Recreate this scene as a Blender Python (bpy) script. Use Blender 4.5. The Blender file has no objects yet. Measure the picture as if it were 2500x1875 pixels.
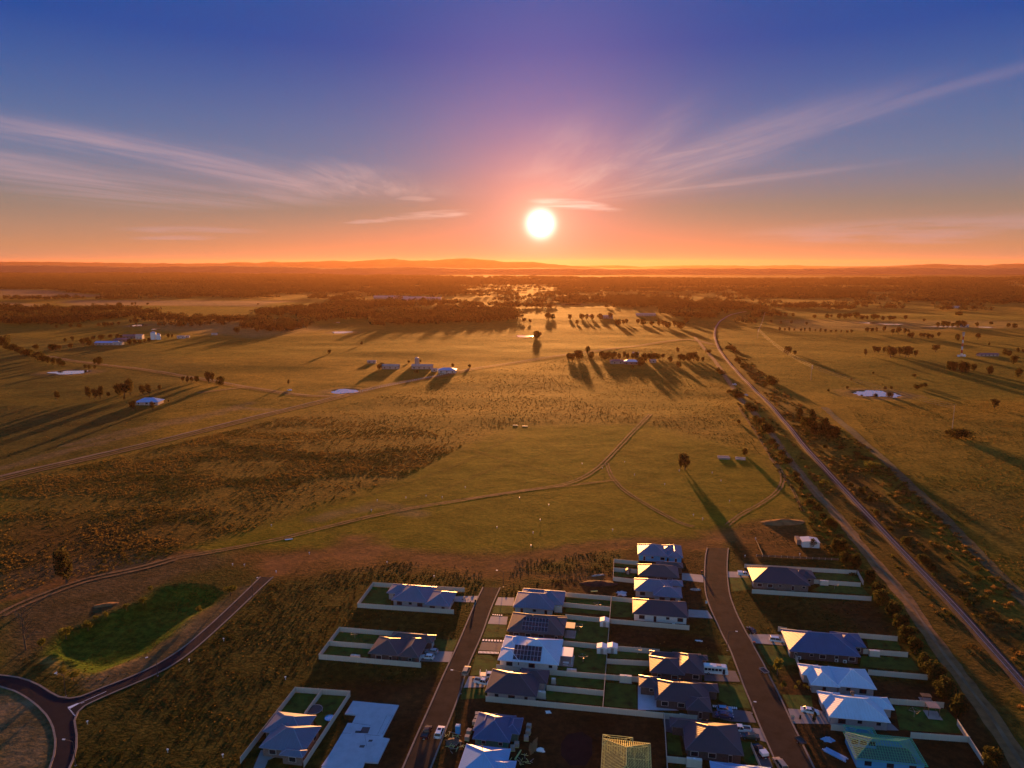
import bpy, bmesh, math, random
import numpy as np
from mathutils import Vector, Matrix
from mathutils.geometry import tessellate_polygon

random.seed(7)
rng = np.random.default_rng(7)
SC = bpy.context.scene
COL = SC.collection
rad = math.radians

# ------------------------------------------------------------------ camera
CAM_H, FPX, PITCH = 120.0, 1735.0, rad(9.6)
cd = bpy.data.cameras.new('camera')
cam = bpy.data.objects.new('camera', cd)
COL.objects.link(cam)
cam.location = (0, 0, CAM_H)
cam.rotation_euler = (math.pi / 2 - PITCH, 0, 0)
cd.sensor_width = 36.0
cd.lens = 36.0 * FPX / 2500.0
cd.clip_start = 1.0
cd.clip_end = 120000.0
SC.camera = cam

# ------------------------------------------------------------------ exposure, sun, sky
EXPO = 2.6
SC.view_settings.view_transform = 'Standard'
SC.view_settings.look = 'None'
SC.view_settings.exposure = EXPO
SC.view_settings.gamma = 1.0
SC.view_settings.use_curve_mapping = False
SUN_AZ, SUN_EL = rad(2.25), rad(3.1)
sun_dir = Vector((math.sin(SUN_AZ) * math.cos(SUN_EL), math.cos(SUN_AZ) * math.cos(SUN_EL), math.sin(SUN_EL)))
sd = bpy.data.lights.new('sun', 'SUN')
sd.energy = 2.9
sd.angle = rad(1.1)
sd.color = (1.0, 0.40, 0.10)
sun = bpy.data.objects.new('sun', sd)
COL.objects.link(sun)
sun.rotation_euler = sun_dir.to_track_quat('Z', 'Y').to_euler()
sun.location = sun_dir * 50000

cy = SC.cycles
cy.use_denoising = True
cy.max_bounces = 6
cy.diffuse_bounces = 2
cy.glossy_bounces = 3
cy.transmission_bounces = 3
cy.transparent_max_bounces = 4
cy.volume_bounces = 0
cy.caustics_reflective = False
cy.caustics_refractive = False
cy.sample_clamp_indirect = 4.0


def lin(r, g, b):
    def f(c):
        c /= 255.0
        return c / 12.92 if c <= 0.04045 else ((c + 0.055) / 1.055) ** 2.4
    return (f(r), f(g), f(b), 1.0)


class NB:
    """small node builder"""
    def __init__(self, tree):
        self.t = tree
        self.n = tree.nodes
        self.l = tree.links

    def new(self, typ, **kw):
        nd = self.n.new(typ)
        for k, v in kw.items():
            setattr(nd, k, v)
        return nd

    def put(self, sock, val):
        if isinstance(val, bpy.types.NodeSocket):
            self.l.new(val, sock)
        elif val is not None:
            try:
                sock.default_value = val
            except Exception:
                sock.default_value = tuple(val)[:len(sock.default_value)]

    def m(self, op, a, b=None, c=None, clamp=False):
        nd = self.new('ShaderNodeMath', operation=op, use_clamp=clamp)
        self.put(nd.inputs[0], a)
        if b is not None:
            self.put(nd.inputs[1], b)
        if c is not None:
            self.put(nd.inputs[2], c)
        return nd.outputs[0]

    def vm(self, op, a, b=None):
        nd = self.new('ShaderNodeVectorMath', operation=op)
        self.put(nd.inputs[0], a)
        if b is not None:
            self.put(nd.inputs[3 if op == 'SCALE' else 1], b)
        return nd.outputs[1] if op in ('DOT_PRODUCT', 'LENGTH', 'DISTANCE') else nd.outputs[0]

    def mix(self, f, a, b, mode='MIX'):
        nd = self.new('ShaderNodeMix', data_type='RGBA', blend_type=mode)
        self.put(nd.inputs[0], f)
        self.put(nd.inputs[6], a)
        self.put(nd.inputs[7], b)
        return nd.outputs[2]

    def sm(self, x, lo, hi, a=0.0, b=1.0):
        nd = self.new('ShaderNodeMapRange', interpolation_type='SMOOTHSTEP')
        self.put(nd.inputs[0], x)
        for i, v in enumerate((lo, hi, a, b)):
            self.put(nd.inputs[i + 1], v)
        return nd.outputs[0]

    def xyz(self, x, y, z=0.0):
        nd = self.new('ShaderNodeCombineXYZ')
        self.put(nd.inputs[0], x); self.put(nd.inputs[1], y); self.put(nd.inputs[2], z)
        return nd.outputs[0]

    def noise(self, vec, scale, detail=3.0, rough=0.55, dist=0.0):
        nd = self.new('ShaderNodeTexNoise')
        self.put(nd.inputs['Vector'], vec)
        nd.inputs['Scale'].default_value = scale
        nd.inputs['Detail'].default_value = detail
        nd.inputs['Roughness'].default_value = rough
        nd.inputs['Distortion'].default_value = dist
        return nd.outputs[0]

    def ramp(self, fac, stops):
        nd = self.new('ShaderNodeValToRGB')
        self.put(nd.inputs[0], fac)
        els = nd.color_ramp.elements
        while len(els) < len(stops):
            els.new(0.5)
        for e, (p, c) in zip(els, stops):
            e.position = p
            e.color = c
        return nd.outputs[0]


def ray_dir(px, py):
    a, b = (px - 1250) / FPX, -(py - 937.5) / FPX
    v = Vector((a, math.cos(PITCH) + b * math.sin(PITCH), -math.sin(PITCH) + b * math.cos(PITCH)))
    return v.normalized()


def build_world():
    w = bpy.data.worlds.new('World')
    SC.world = w
    w.use_nodes = True
    w.node_tree.nodes.clear()
    b = NB(w.node_tree)
    tc = b.new('ShaderNodeTexCoord')
    d = b.vm('NORMALIZE', tc.outputs['Generated'])
    sp = b.new('ShaderNodeSeparateXYZ')
    b.put(sp.inputs[0], d)
    x, y, z = sp.outputs
    zc = b.m('MAXIMUM', z, 0.0)
    el = b.m('SQRT', zc)
    q = math.sqrt
    front = b.ramp(el, [(0.0, lin(176, 148, 128)), (q(.022), lin(194, 144, 110)), (q(.045), lin(176, 140, 118)), (q(.075), lin(146, 132, 124)),
                        (q(.13), lin(106, 124, 158)), (q(.176), lin(84, 112, 162)), (q(.218), lin(62, 98, 162)), (q(.27), lin(22, 78, 160)), (1.0, lin(50, 100, 172))])
    back = b.ramp(el, [(0.0, lin(186, 178, 172)), (q(.05), lin(178, 182, 184)), (q(.18), lin(150, 180, 202)),
                       (q(.4), lin(108, 160, 206)), (1.0, lin(50, 100, 172))])
    hz = b.m('DIVIDE', b.m('ADD', b.m('MULTIPLY', x, math.sin(SUN_AZ)), b.m('MULTIPLY', y, math.cos(SUN_AZ))),
             b.m('MAXIMUM', b.m('SQRT', b.m('ADD', b.m('MULTIPLY', x, x), b.m('MULTIPLY', y, y))), 0.001))
    col = b.mix(b.sm(hz, 0.45, -0.5), front, back)
    # physically based sky under the painterly gradient
    sky = b.new('ShaderNodeTexSky', sky_type='NISHITA')
    sky.sun_disc = False
    sky.sun_elevation = SUN_EL
    sky.sun_rotation = SUN_AZ
    sky.air_density = 1.2
    sky.dust_density = 2.0
    nish = b.vm('SCALE', sky.outputs[0], 0.03)
    col = b.mix(0.08, col, nish)
    # angle from the sun, degrees
    dt = b.vm('DOT_PRODUCT', d, tuple(sun_dir))
    ang = b.m('MULTIPLY', b.m('ARCCOSINE', b.m('MINIMUM', dt, 1.0)), 57.2958)
    g1 = b.m('MULTIPLY', b.m('EXPONENT', b.m('MULTIPLY', b.m('POWER', b.m('DIVIDE', ang, 6.4), 1.45), -1.0)), 0.86)
    col = b.mix(g1, col, lin(250, 146, 124))
    gw = b.m('EXPONENT', b.m('MULTIPLY', b.m('POWER', b.m('DIVIDE', ang, 17.0), 2.0), -1.0))
    low = b.sm(z, 0.07, 0.0)
    col = b.mix(b.m('MULTIPLY', b.m('MULTIPLY', gw, low), 0.75), col, lin(250, 140, 112))
    # purple lens glow straight above the sun, painted into the sky
    pv = b.m('MULTIPLY', b.m('EXPONENT', b.m('MULTIPLY', b.m('POWER', b.m('DIVIDE', b.m('SUBTRACT', b.m('ARCTAN2', x, y), SUN_AZ), rad(8.5)), 2.0), -1.0)),
             b.m('MULTIPLY', b.sm(z, 0.1, 0.2), b.sm(z, 0.5, 0.25)))
    col = b.mix(b.m('MULTIPLY', pv, 0.3), col, lin(118, 112, 176))
    # ---- cirrus, on a high plane seen in perspective: parallel streaks
    iz = b.m('DIVIDE', 1.0, b.m('ADD', zc, 0.012))
    X = b.m('MULTIPLY', x, iz)
    Y = b.m('MULTIPLY', y, iz)
    wob = b.m('MULTIPLY', b.m('SUBTRACT', b.noise(b.xyz(b.m('MULTIPLY', X, 0.35), b.m('MULTIPLY', Y, 0.16)), 1.0, 2.0), 0.5), 1.1)
    Xw = b.m('ADD', X, wob)
    cloud = 0.0

    def streak(A, B, wA, wB, amp, nseed, ns=2.2, fade=0.25, fine=0.5):
        nonlocal cloud
        dA, dB = ray_dir(*A), ray_dir(*B)
        pA = (dA.x / (dA.z + .012), dA.y / (dA.z + .012))
        pB = (dB.x / (dB.z + .012), dB.y / (dB.z + .012))
        ux, uy = pB[0] - pA[0], pB[1] - pA[1]
        L = math.hypot(ux, uy)
        ux, uy = ux / L, uy / L
        dx, dy = b.m('SUBTRACT', X, pA[0]), b.m('SUBTRACT', Y, pA[1])
        s = b.m('ADD', b.m('MULTIPLY', dx, ux), b.m('MULTIPLY', dy, uy))
        tt = b.m('SUBTRACT', b.m('MULTIPLY', dx, uy), b.m('MULTIPLY', dy, ux))
        nz = b.noise(b.xyz(b.m('MULTIPLY', tt, ns), b.m('MULTIPLY', s, ns * 0.16), nseed), 1.0, 6.0, 0.62, 0.5)
        tt = b.m('ADD', tt, b.m('MULTIPLY', b.m('SUBTRACT', b.noise(b.xyz(s, nseed), 0.45, 3.0), 0.5), wA * 1.6))
        wid = b.m('ADD', wA, b.m('MULTIPLY', b.m('DIVIDE', s, L), wB - wA))
        r = b.m('DIVIDE', tt, b.m('MAXIMUM', wid, 0.02))
        prof = b.m('EXPONENT', b.m('MULTIPLY', b.m('MULTIPLY', r, r), -1.0))
        ends = b.m('MULTIPLY', b.sm(s, -fade * L, fade * L), b.sm(s, L * (1 + fade), L * (1 - fade)))
        tex = b.sm(nz, 0.5 - fine * .35, 0.5 + fine * 0.35, 0.15, 1.0)
        c = b.m('MULTIPLY', b.m('MULTIPLY', prof, ends), b.m('MULTIPLY', tex, amp))
        cloud = b.m('MAXIMUM', cloud, c) if cloud != 0.0 else c

    streak((1480, 470), (2420, 190), 0.24, 0.12, 0.34, 1.3, 3.2, 0.22, 0.75)
    streak((1700, 420), (2300, 225), 0.10, 0.05, 0.40, 2.3, 4.5, 0.25, 0.8)
    streak((1560, 430), (2150, 235), 0.36, 0.34, 0.36, 4.1, 3.0, 0.25, 0.8)
    streak((1390, 470), (1660, 290), 0.34, 0.14, 0.40, 7.7, 4.0, 0.25, 0.8)
    streak((1440, 490), (2100, 405), 0.5, 0.15, 0.28, 9.7)
    streak((1600, 395), (1780, 345), 0.2, 0.14, 0.40, 12.7, 4.0, 0.3, 0.8)
    streak((1340, 440), (1450, 300), 0.5, 0.3, 0.25, 14.7, 4.0, 0.3, 0.8)
    streak((1560, 470), (1980, 330), 0.35, 0.2, 0.30, 16.7, 3.5, 0.3, 0.8)
    streak((-160, 270), (820, 470), 0.36, 0.9, 0.58, 21.0, 2.6, 0.2, 0.6)
    streak((-160, 400), (640, 500), 0.95, 1.8, 0.5, 25.0, 1.5, 0.25, 0.5)
    streak((-260, 350), (300, 440), 0.5, 0.8, 0.5, 26.5, 1.8, 0.3, 0.6)
    streak((520, 380), (760, 480), 0.22, 0.8, 0.45, 28.0, 2.6)
    streak((800, 400), (900, 475), 0.35, 1.1, 0.40, 29.0, 3.4)
    streak((300, 330), (640, 460), 0.14, 0.5, 0.22, 31.0, 2.4)
    az = b.m('ARCTAN2', x, y)
    low_n = b.noise(b.xyz(b.m('MULTIPLY', az, 9.0), b.m('MULTIPLY', z, 110.0)), 1.0, 5.0, 0.6, 0.3)

    def blob(px, py, wpx, hpx, amp, tilt=0.0):
        nonlocal cloud
        dd = ray_dir(px, py)
        a0, e0 = math.atan2(dd.x, dd.y), dd.z
        da = b.m('DIVIDE', b.m('SUBTRACT', az, a0), wpx / FPX)
        de = b.m('SUBTRACT', z, e0)
        de = b.m('DIVIDE', b.m('ADD', b.m('SUBTRACT', de, b.m('MULTIPLY', b.m('SUBTRACT', az, a0), tilt)), b.m('MULTIPLY', b.m('SUBTRACT', low_n, 0.5), 0.012)), hpx / FPX)
        r2 = b.m('ADD', b.m('MULTIPLY', da, da), b.m('MULTIPLY', de, de))
        c = b.m('MULTIPLY', b.sm(r2, 1.3, 0.05), b.m('MULTIPLY', b.sm(low_n, 0.3, 0.62), amp))
        cloud = b.m('MAXIMUM', cloud, c)
    blob(1390, 496, 95, 11, 1.0, -0.07)
    blob(1450, 508, 75, 8, 0.6, -0.1)
    blob(1040, 526, 110, 10, 0.75, 0.09)
    blob(900, 540, 60, 6, 0.4, 0.06)
    blob(1015, 484, 50, 8, 0.3)
    blob(470, 562, 150, 9, 0.35)
    blob(430, 580, 90, 6, 0.3)
    blob(2300, 560, 420, 30, 0.35, 0.02)
    lit = b.mix(b.sm(ang, 26.0, 3.0), lin(200, 166, 172), lin(255, 204, 184))
    col = b.mix(cloud, col, lit)
    # sun disc, with its bloom and flare halo painted into the sky
    core = b.m('MULTIPLY', b.m('EXPONENT', b.m('MULTIPLY', b.m('POWER', b.m('DIVIDE', ang, 0.76), 2.0), -1.0)), 5.0)
    halo = b.m('MULTIPLY', b.m('EXPONENT', b.m('MULTIPLY', b.m('POWER', b.m('DIVIDE', ang, 1.7), 1.2), -1.0)), 0.5)
    add = b.mix(1.0, b.vm('SCALE', (1.0, 0.95, 0.8), core), b.vm('SCALE', (0.9, 0.62, 0.28), halo), 'ADD')
    col = b.mix(1.0, col, add, 'ADD')
    halo2 = b.m('MULTIPLY', b.m('EXPONENT', b.m('MULTIPLY', b.m('DIVIDE', ang, 3.6), -1.0)), 0.36)
    col = b.mix(1.0, col, b.vm('SCALE', (0.9, 0.42, 0.36), halo2), 'ADD')
    bg = b.new('ShaderNodeBackground')
    b.put(bg.inputs[0], col)
    bg.inputs[1].default_value = 1.0 / (2 ** EXPO)
    out = b.new('ShaderNodeOutputWorld')
    b.l.new(bg.outputs[0], out.inputs[0])
    w.cycles.sampling_method = 'MANUAL'
    w.cycles.sample_map_resolution = 1024


build_world()

# ------------------------------------------------------------------ ground plan helpers
GR = rad(9.36)                      # the street grid is turned a little to the right
GU = Vector((math.cos(GR), -math.sin(GR), 0))
GV = Vector((math.sin(GR), math.cos(GR), 0))


def crop(x0, y0, s):
    return lambda X, Y: (x0 + X / s, y0 + Y / s)


D = lambda X, Y: (X * 2500 / 2212, Y * 2500 / 2212)
r0 = crop(0, 1350, 3.16)
r1 = crop(550, 1350, 3.16)
r2 = crop(1050, 1350, 3.16)
r3 = crop(1450, 1300, 2.885)
r4 = crop(1850, 1300, 2.885)
rL = crop(0, 650, 3.16)
rC = crop(650, 600, 3.16)
rK = crop(1250, 650, 3.403)
rR = crop(1800, 650, 3.16)
rM = crop(1250, 1000, 3.16)
rN = crop(650, 1000, 3.16)
rE = crop(1850, 1000, 3.403)


def flat(px, py, z=0.0):
    d = ray_dir(px, py)
    t = (z - CAM_H) / d.z
    return Vector((d.x * t, d.y * t, z))


def _hash(ix, iy, s):
    h = (ix.astype(np.int64) * 374761393 + iy.astype(np.int64) * 668265263 + s * 1274126177) & 0xffffffff
    h = ((h ^ (h >> 13)) * 1274126177) & 0xffffffff
    h = h ^ (h >> 16)
    return (h & 0xffff) / 65535.0


def vnoise(x, y, s=0):
    x = np.asarray(x, float); y = np.asarray(y, float)
    ix, iy = np.floor(x), np.floor(y)
    fx, fy = x - ix, y - iy
    fx = fx * fx * (3 - 2 * fx); fy = fy * fy * (3 - 2 * fy)
    a, b_ = _hash(ix, iy, s), _hash(ix + 1, iy, s)
    c, d_ = _hash(ix, iy + 1, s), _hash(ix + 1, iy + 1, s)
    return (a * (1 - fx) + b_ * fx) * (1 - fy) + (c * (1 - fx) + d_ * fx) * fy


def sstep(a, b, x):
    t = np.clip((x - a) / (b - a), 0, 1)
    return t * t * (3 - 2 * t)


BASIN = [r0(345, 800), r0(480, 900), r0(680, 955), r0(900, 890), r0(1190, 765), r0(1500, 500), r0(1690, 390),
         r0(1725, 320), r0(1640, 255), r0(1400, 235), r0(1220, 270), r0(1060, 380), r0(760, 500), r0(520, 600), r0(380, 700)]
BASIN_W = [flat(*p) for p in BASIN]
ponds = []        # (cx, cy, rx, ry, level) filled below


def poly_mask(P, x, y):
    inside = np.zeros(x.shape, bool)
    n = len(P)
    for i in range(n):
        x1, y1 = P[i][0], P[i][1]
        x2, y2 = P[(i + 1) % n][0], P[(i + 1) % n][1]
        c = ((y1 > y) != (y2 > y))
        with np.errstate(divide='ignore', invalid='ignore'):
            xi = (x2 - x1) * (y - y1) / (y2 - y1 + 1e-12) + x1
        inside ^= c & (x < xi)
    return inside


def seg_dist(P, x, y, closed=False):
    best = np.full(x.shape, 1e9)
    n = len(P)
    for i in range(n if closed else n - 1):
        ax, ay = P[i][0], P[i][1]
        bx, by = P[(i + 1) % n][0], P[(i + 1) % n][1]
        ux, uy = bx - ax, by - ay
        L2 = ux * ux + uy * uy + 1e-9
        t = np.clip(((x - ax) * ux + (y - ay) * uy) / L2, 0, 1)
        best = np.minimum(best, np.hypot(x - ax - t * ux, y - ay - t * uy))
    return best


def hills_base(x, y):
    w = sstep(330, 620, y)
    h = (vnoise(x / 150, y / 110, 3) - .5) * 2.6 + (vnoise(x / 60, y / 42, 5) - .5) * 0.9 + (vnoise(x / 480, y / 380, 8) - .5) * 7 * sstep(500, 1500, y)
    near = (vnoise(x / 14, y / 10, 11) - .5) * 0.12
    weed = sstep(335, 380, y)
    return h * w + near * weed


def height(x, y):
    x = np.asarray(x, float); y = np.asarray(y, float)
    h = hills_base(x, y)
    shp = h.shape
    xf, yf, hf = np.atleast_1d(x), np.atleast_1d(y), np.atleast_1d(h).copy()
    m = (xf > -190) & (xf < -45) & (yf > 190) & (yf < 330)
    if m.any():
        xm, ym = xf[m], yf[m]
        ins = poly_mask(BASIN_W, xm, ym)
        dist = seg_dist(BASIN_W, xm, ym, True)
        hf[m] += np.where(ins, -2.6 * sstep(0, 9, dist), 0.0)
    for (cx, cyy, rx, ry, lv) in ponds:
        q = np.hypot((xf - cx) / rx, (yf - cyy) / ry)
        mm = q < 2.6
        if mm.any():
            qq = q[mm]
            t = sstep(2.6, 1.5, qq)
            bank = 0.3 * np.exp(-((qq - 1.35) / .18) ** 2) - 0.6 * sstep(1.12, 0.9, qq)
            hf[mm] = hf[mm] * (1 - t) + (lv + bank) * t
    return hf.reshape(shp) if shp else float(hf[0])


def at(px, py):
    """ground point seen at photo pixel px, py"""
    d = ray_dir(px, py)
    z = 0.0
    for _ in range(7):
        t = (z - CAM_H) / d.z
        z = 0.5 * z + 0.5 * height(d.x * t, d.y * t) if _ else height(d.x * t, d.y * t)
    t = (z - CAM_H) / d.z
    return Vector((d.x * t, d.y * t, height(d.x * t, d.y * t)))


def px_m(p):
    """photo pixels per metre at world point p"""
    return FPX / (p.y * math.cos(PITCH) + (CAM_H - p.z) * math.sin(PITCH))


for (cxp, cyp, wp, hp) in [
        (*D(738, 718), 44, 5), (*D(1133, 726.5), 38, 4.5), (*D(745, 845.5), 62, 11), (*D(1237, 657.5), 38, 3.2),
        (*D(1893, 851), 96, 16), (*D(150, 804.5), 84, 9), (*D(1878, 697.8), 42, 3), (*D(1925, 700.5), 50, 2.8),
        (*D(300, 703), 36, 4.5), (*D(337, 711), 11, 3.4), (*D(728, 697), 14, 2.6), (*D(1272, 681.5), 10, 3),
        (*D(2128, 707), 30, 2.5), (*D(2040, 706), 60, 2.2)]:
    a, b_ = flat(cxp - wp / 2, cyp), flat(cxp + wp / 2, cyp)
    c, e = flat(cxp, cyp - hp / 2), flat(cxp, cyp + hp / 2)
    lv = float(hills_base(np.array((a.x + b_.x) / 2), np.array((c.y + e.y) / 2)))
    d0 = ray_dir(cxp, cyp)
    t0 = (lv - CAM_H) / d0.z
    ponds.append((d0.x * t0, d0.y * t0, abs(b_.x - a.x) / 2 * 1.05, max(abs(c.y - e.y) / 2, 6.0), lv))

# ------------------------------------------------------------------ object helpers
def tag(o, label=None, cat=None, group=None, kind=None):
    if label: o['label'] = label
    if cat: o['category'] = cat
    if group: o['group'] = group
    if kind: o['kind'] = kind
    return o


def empty(name, loc, rz=0.0, label=None, cat=None, group=None, kind=None):
    o = bpy.data.objects.new(name, None)
    o.empty_display_size = 0.5
    COL.objects.link(o)
    o.location = loc
    o.rotation_euler = (0, 0, rz)
    return tag(o, label, cat, group, kind)


class MB:
    """collects faces, links them as one mesh object"""
    def __init__(self):
        self.v, self.f, self.mi = [], [], []

    def add(self, vs, fs, mi=0, M=None):
        k = len(self.v)
        for p in vs:
            p = Vector(p)
            if M is not None:
                p = M @ p
            self.v.append(tuple(p))
        for f in fs:
            self.f.append([i + k for i in f])
            self.mi.append(mi)
        return self

    def box(self, x0, x1, y0, y1, z0, z1, mi=0, M=None):
        vs = [(x0, y0, z0), (x1, y0, z0), (x1, y1, z0), (x0, y1, z0), (x0, y0, z1), (x1, y0, z1), (x1, y1, z1), (x0, y1, z1)]
        return self.add(vs, [(0, 3, 2, 1), (4, 5, 6, 7), (0, 1, 5, 4), (1, 2, 6, 5), (2, 3, 7, 6), (3, 0, 4, 7)], mi, M)

    def bar(self, a, b, r=0.05, n=4, r2=None, mi=0):
        a, b = Vector(a), Vector(b)
        d = (b - a)
        if d.length < 1e-6:
            return self
        d.normalize()
        up = Vector((0, 0, 1)) if abs(d.z) < 0.9 else Vector((1, 0, 0))
        s = d.cross(up).normalized()
        t = s.cross(d)
        r2 = r if r2 is None else r2
        vs = []
        for p, rr in ((a, r), (b, r2)):
            for i in range(n):
                an = 2 * math.pi * (i + .5) / n
                vs.append(p + s * math.cos(an) * rr + t * math.sin(an) * rr)
        fs = [(i, (i + 1) % n, n + (i + 1) % n, n + i) for i in range(n)]
        fs += [tuple(range(n))[::-1], tuple(range(n, 2 * n))]
        return self.add(vs, fs, mi)

    def prism(self, pts, z0, z1, mi=0, M=None):
        n = len(pts)
        vs = [(p[0], p[1], z0) for p in pts] + [(p[0], p[1], z1) for p in pts]
        fs = [(i, (i + 1) % n, n + (i + 1) % n, n + i) for i in range(n)]
        tess = tessellate_polygon([[Vector((p[0], p[1], 0)) for p in pts]])
        fs += [(t[2], t[1], t[0]) for t in tess] + [(n + t[0], n + t[1], n + t[2]) for t in tess]
        return self.add(vs, fs, mi, M)

    def mesh(self, name, mats, smooth=False):
        me = bpy.data.meshes.new(name)
        me.from_pydata(self.v, [], self.f)
        if not isinstance(mats, (list, tuple)):
            mats = [mats]
        for m_ in mats:
            me.materials.append(m_)
        if len(mats) > 1:
            me.polygons.foreach_set('material_index', self.mi)
        bm = bmesh.new()
        bm.from_mesh(me)
        bmesh.ops.recalc_face_normals(bm, faces=bm.faces)
        bm.to_mesh(me)
        bm.free()
        if smooth:
            me.polygons.foreach_set('use_smooth', [True] * len(me.polygons))
        me.update()
        return me

    def build(self, name, mats, parent=None, smooth=False):
        return link(name, self.mesh(name, mats, smooth), parent)


def link(name, me, parent=None, loc=None, rz=None, scale=None):
    o = bpy.data.objects.new(name, me)
    COL.objects.link(o)
    if parent is not None:
        o.parent = parent
    if loc is not None: o.location = loc
    if rz is not None: o.rotation_euler = (0, 0, rz)
    if scale is not None: o.scale = scale
    return o


def dup(root, loc, rz, label=None, group=None, scale=None):
    c = root.copy()
    COL.objects.link(c)
    c.location = loc
    c.rotation_euler = (0, 0, rz)
    if scale is not None:
        c.scale = scale if hasattr(scale, '__len__') else (scale,) * 3
    if label: c['label'] = label
    if group: c['group'] = group
    for ch in list(root.children):
        k = ch.copy(); COL.objects.link(k); k.parent = c
        for g in list(ch.children):
            q = g.copy(); COL.objects.link(q); q.parent = k
    return c


# ------------------------------------------------------------------ materials
def mat(name, color, rough=0.7, spec=0.3, metal=0.0, var=0.15, scale=0.6, bump=0.0, bscale=8.0, tint=None, coord='Object'):
    m_ = bpy.data.materials.new(name)
    m_.use_nodes = True
    b = NB(m_.node_tree)
    p = m_.node_tree.nodes['Principled BSDF']
    tc = b.new('ShaderNodeTexCoord')
    if coord == 'World':
        vec = b.new('ShaderNodeNewGeometry').outputs['Position']
    else:
        vec = tc.outputs[coord]
    n1 = b.noise(vec, scale, 4.0, 0.6)
    c0 = tuple(color[:3]) + (1,)
    dark = tuple(c * (1 - var * 1.6) for c in color[:3]) + (1,)
    lite = tuple(min(1, c * (1 + var * 1.2)) for c in (tint or color)[:3]) + (1,)
    colr = b.ramp(n1, [(0.28, dark), (0.5, c0), (0.74, lite)])
    b.put(p.inputs['Base Color'], colr)
    p.inputs['Roughness'].default_value = rough
    p.inputs['Metallic'].default_value = metal
    p.inputs['Specular IOR Level'].default_value = spec
    if bump > 0:
        bn = b.new('ShaderNodeBump')
        bn.inputs['Strength'].default_value = 1.0
        bn.inputs['Distance'].default_value = bump
        b.put(bn.inputs['Height'], b.noise(vec, bscale, 4.0))
        b.put(p.inputs['Normal'], bn.outputs[0])
    return m_


def rib_roof(m_):
    b = NB(m_.node_tree)
    p = m_.node_tree.nodes['Principled BSDF']
    old = p.inputs['Base Color'].links[0].from_socket
    tc = b.new('ShaderNodeTexCoord')
    so = b.new('ShaderNodeSeparateXYZ'); b.put(so.inputs[0], tc.outputs['Object'])
    sn = b.new('ShaderNodeSeparateXYZ'); b.put(sn.inputs[0], tc.outputs['Normal'])
    side = b.m('GREATER_THAN', b.m('ABSOLUTE', sn.outputs[0]), b.m('ABSOLUTE', sn.outputs[1]))
    u = b.m('ADD', b.m('MULTIPLY', so.outputs[1], side), b.m('MULTIPLY', so.outputs[0], b.m('SUBTRACT', 1.0, side)))
    rib = b.sm(b.m('ABSOLUTE', b.m('SUBTRACT', b.m('FRACT', b.m('MULTIPLY', u, 1.3)), 0.5)), 0.34, 0.48)
    st = b.noise(b.xyz(b.m('MULTIPLY', u, 2.2), b.m('MULTIPLY', so.outputs[2], 0.6), side), 1.0, 4.0, 0.6)
    f = b.m('ADD', b.m('MULTIPLY', rib, 0.16), b.m('MULTIPLY', b.sm(st, 0.35, 0.7), 0.22))
    col = b.mix(f, old, b.vm('SCALE', old, 0.55))
    b.put(p.inputs['Base Color'], col)
    bn = b.new('ShaderNodeBump'); bn.inputs['Distance'].default_value = 0.02; bn.inputs['Strength'].default_value = 0.6
    b.put(bn.inputs['Height'], rib); b.put(p.inputs['Normal'], bn.outputs[0])


def leaf_mat(name, c1, c2, trans=0.45, c3=None):
    m_ = bpy.data.materials.new(name)
    m_.use_nodes = True
    t = m_.node_tree
    t.nodes.clear()
    b = NB(t)
    oi = b.new('ShaderNodeObjectInfo')
    geo = b.new('ShaderNodeNewGeometry')
    pn = b.noise(geo.outputs['Position'], 0.35, 3.0)
    f = b.m('ADD', b.m('MULTIPLY', oi.outputs['Random'], 0.5), b.m('MULTIPLY', geo.outputs['Random Per Island'], 0.5))
    col = b.mix(f, tuple(c1) + (1,), tuple(c2) + (1,))
    if c3:
        col = b.mix(b.sm(b.noise(geo.outputs['Position'], 0.045, 3.0), 0.42, 0.62), col, tuple(c3) + (1,))
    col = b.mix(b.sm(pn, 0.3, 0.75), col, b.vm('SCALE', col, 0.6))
    df = b.new('ShaderNodeBsdfDiffuse'); b.put(df.inputs[0], col)
    tr = b.new('ShaderNodeBsdfTranslucent'); b.put(tr.inputs[0], b.vm('SCALE', col, 1.25))
    mx = b.new('ShaderNodeMixShader'); mx.inputs[0].default_value = trans
    b.l.new(df.outputs[0], mx.inputs[1]); b.l.new(tr.outputs[0], mx.inputs[2])
    out = b.new('ShaderNodeOutputMaterial')
    b.l.new(mx.outputs[0], out.inputs[0])
    return m_


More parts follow.
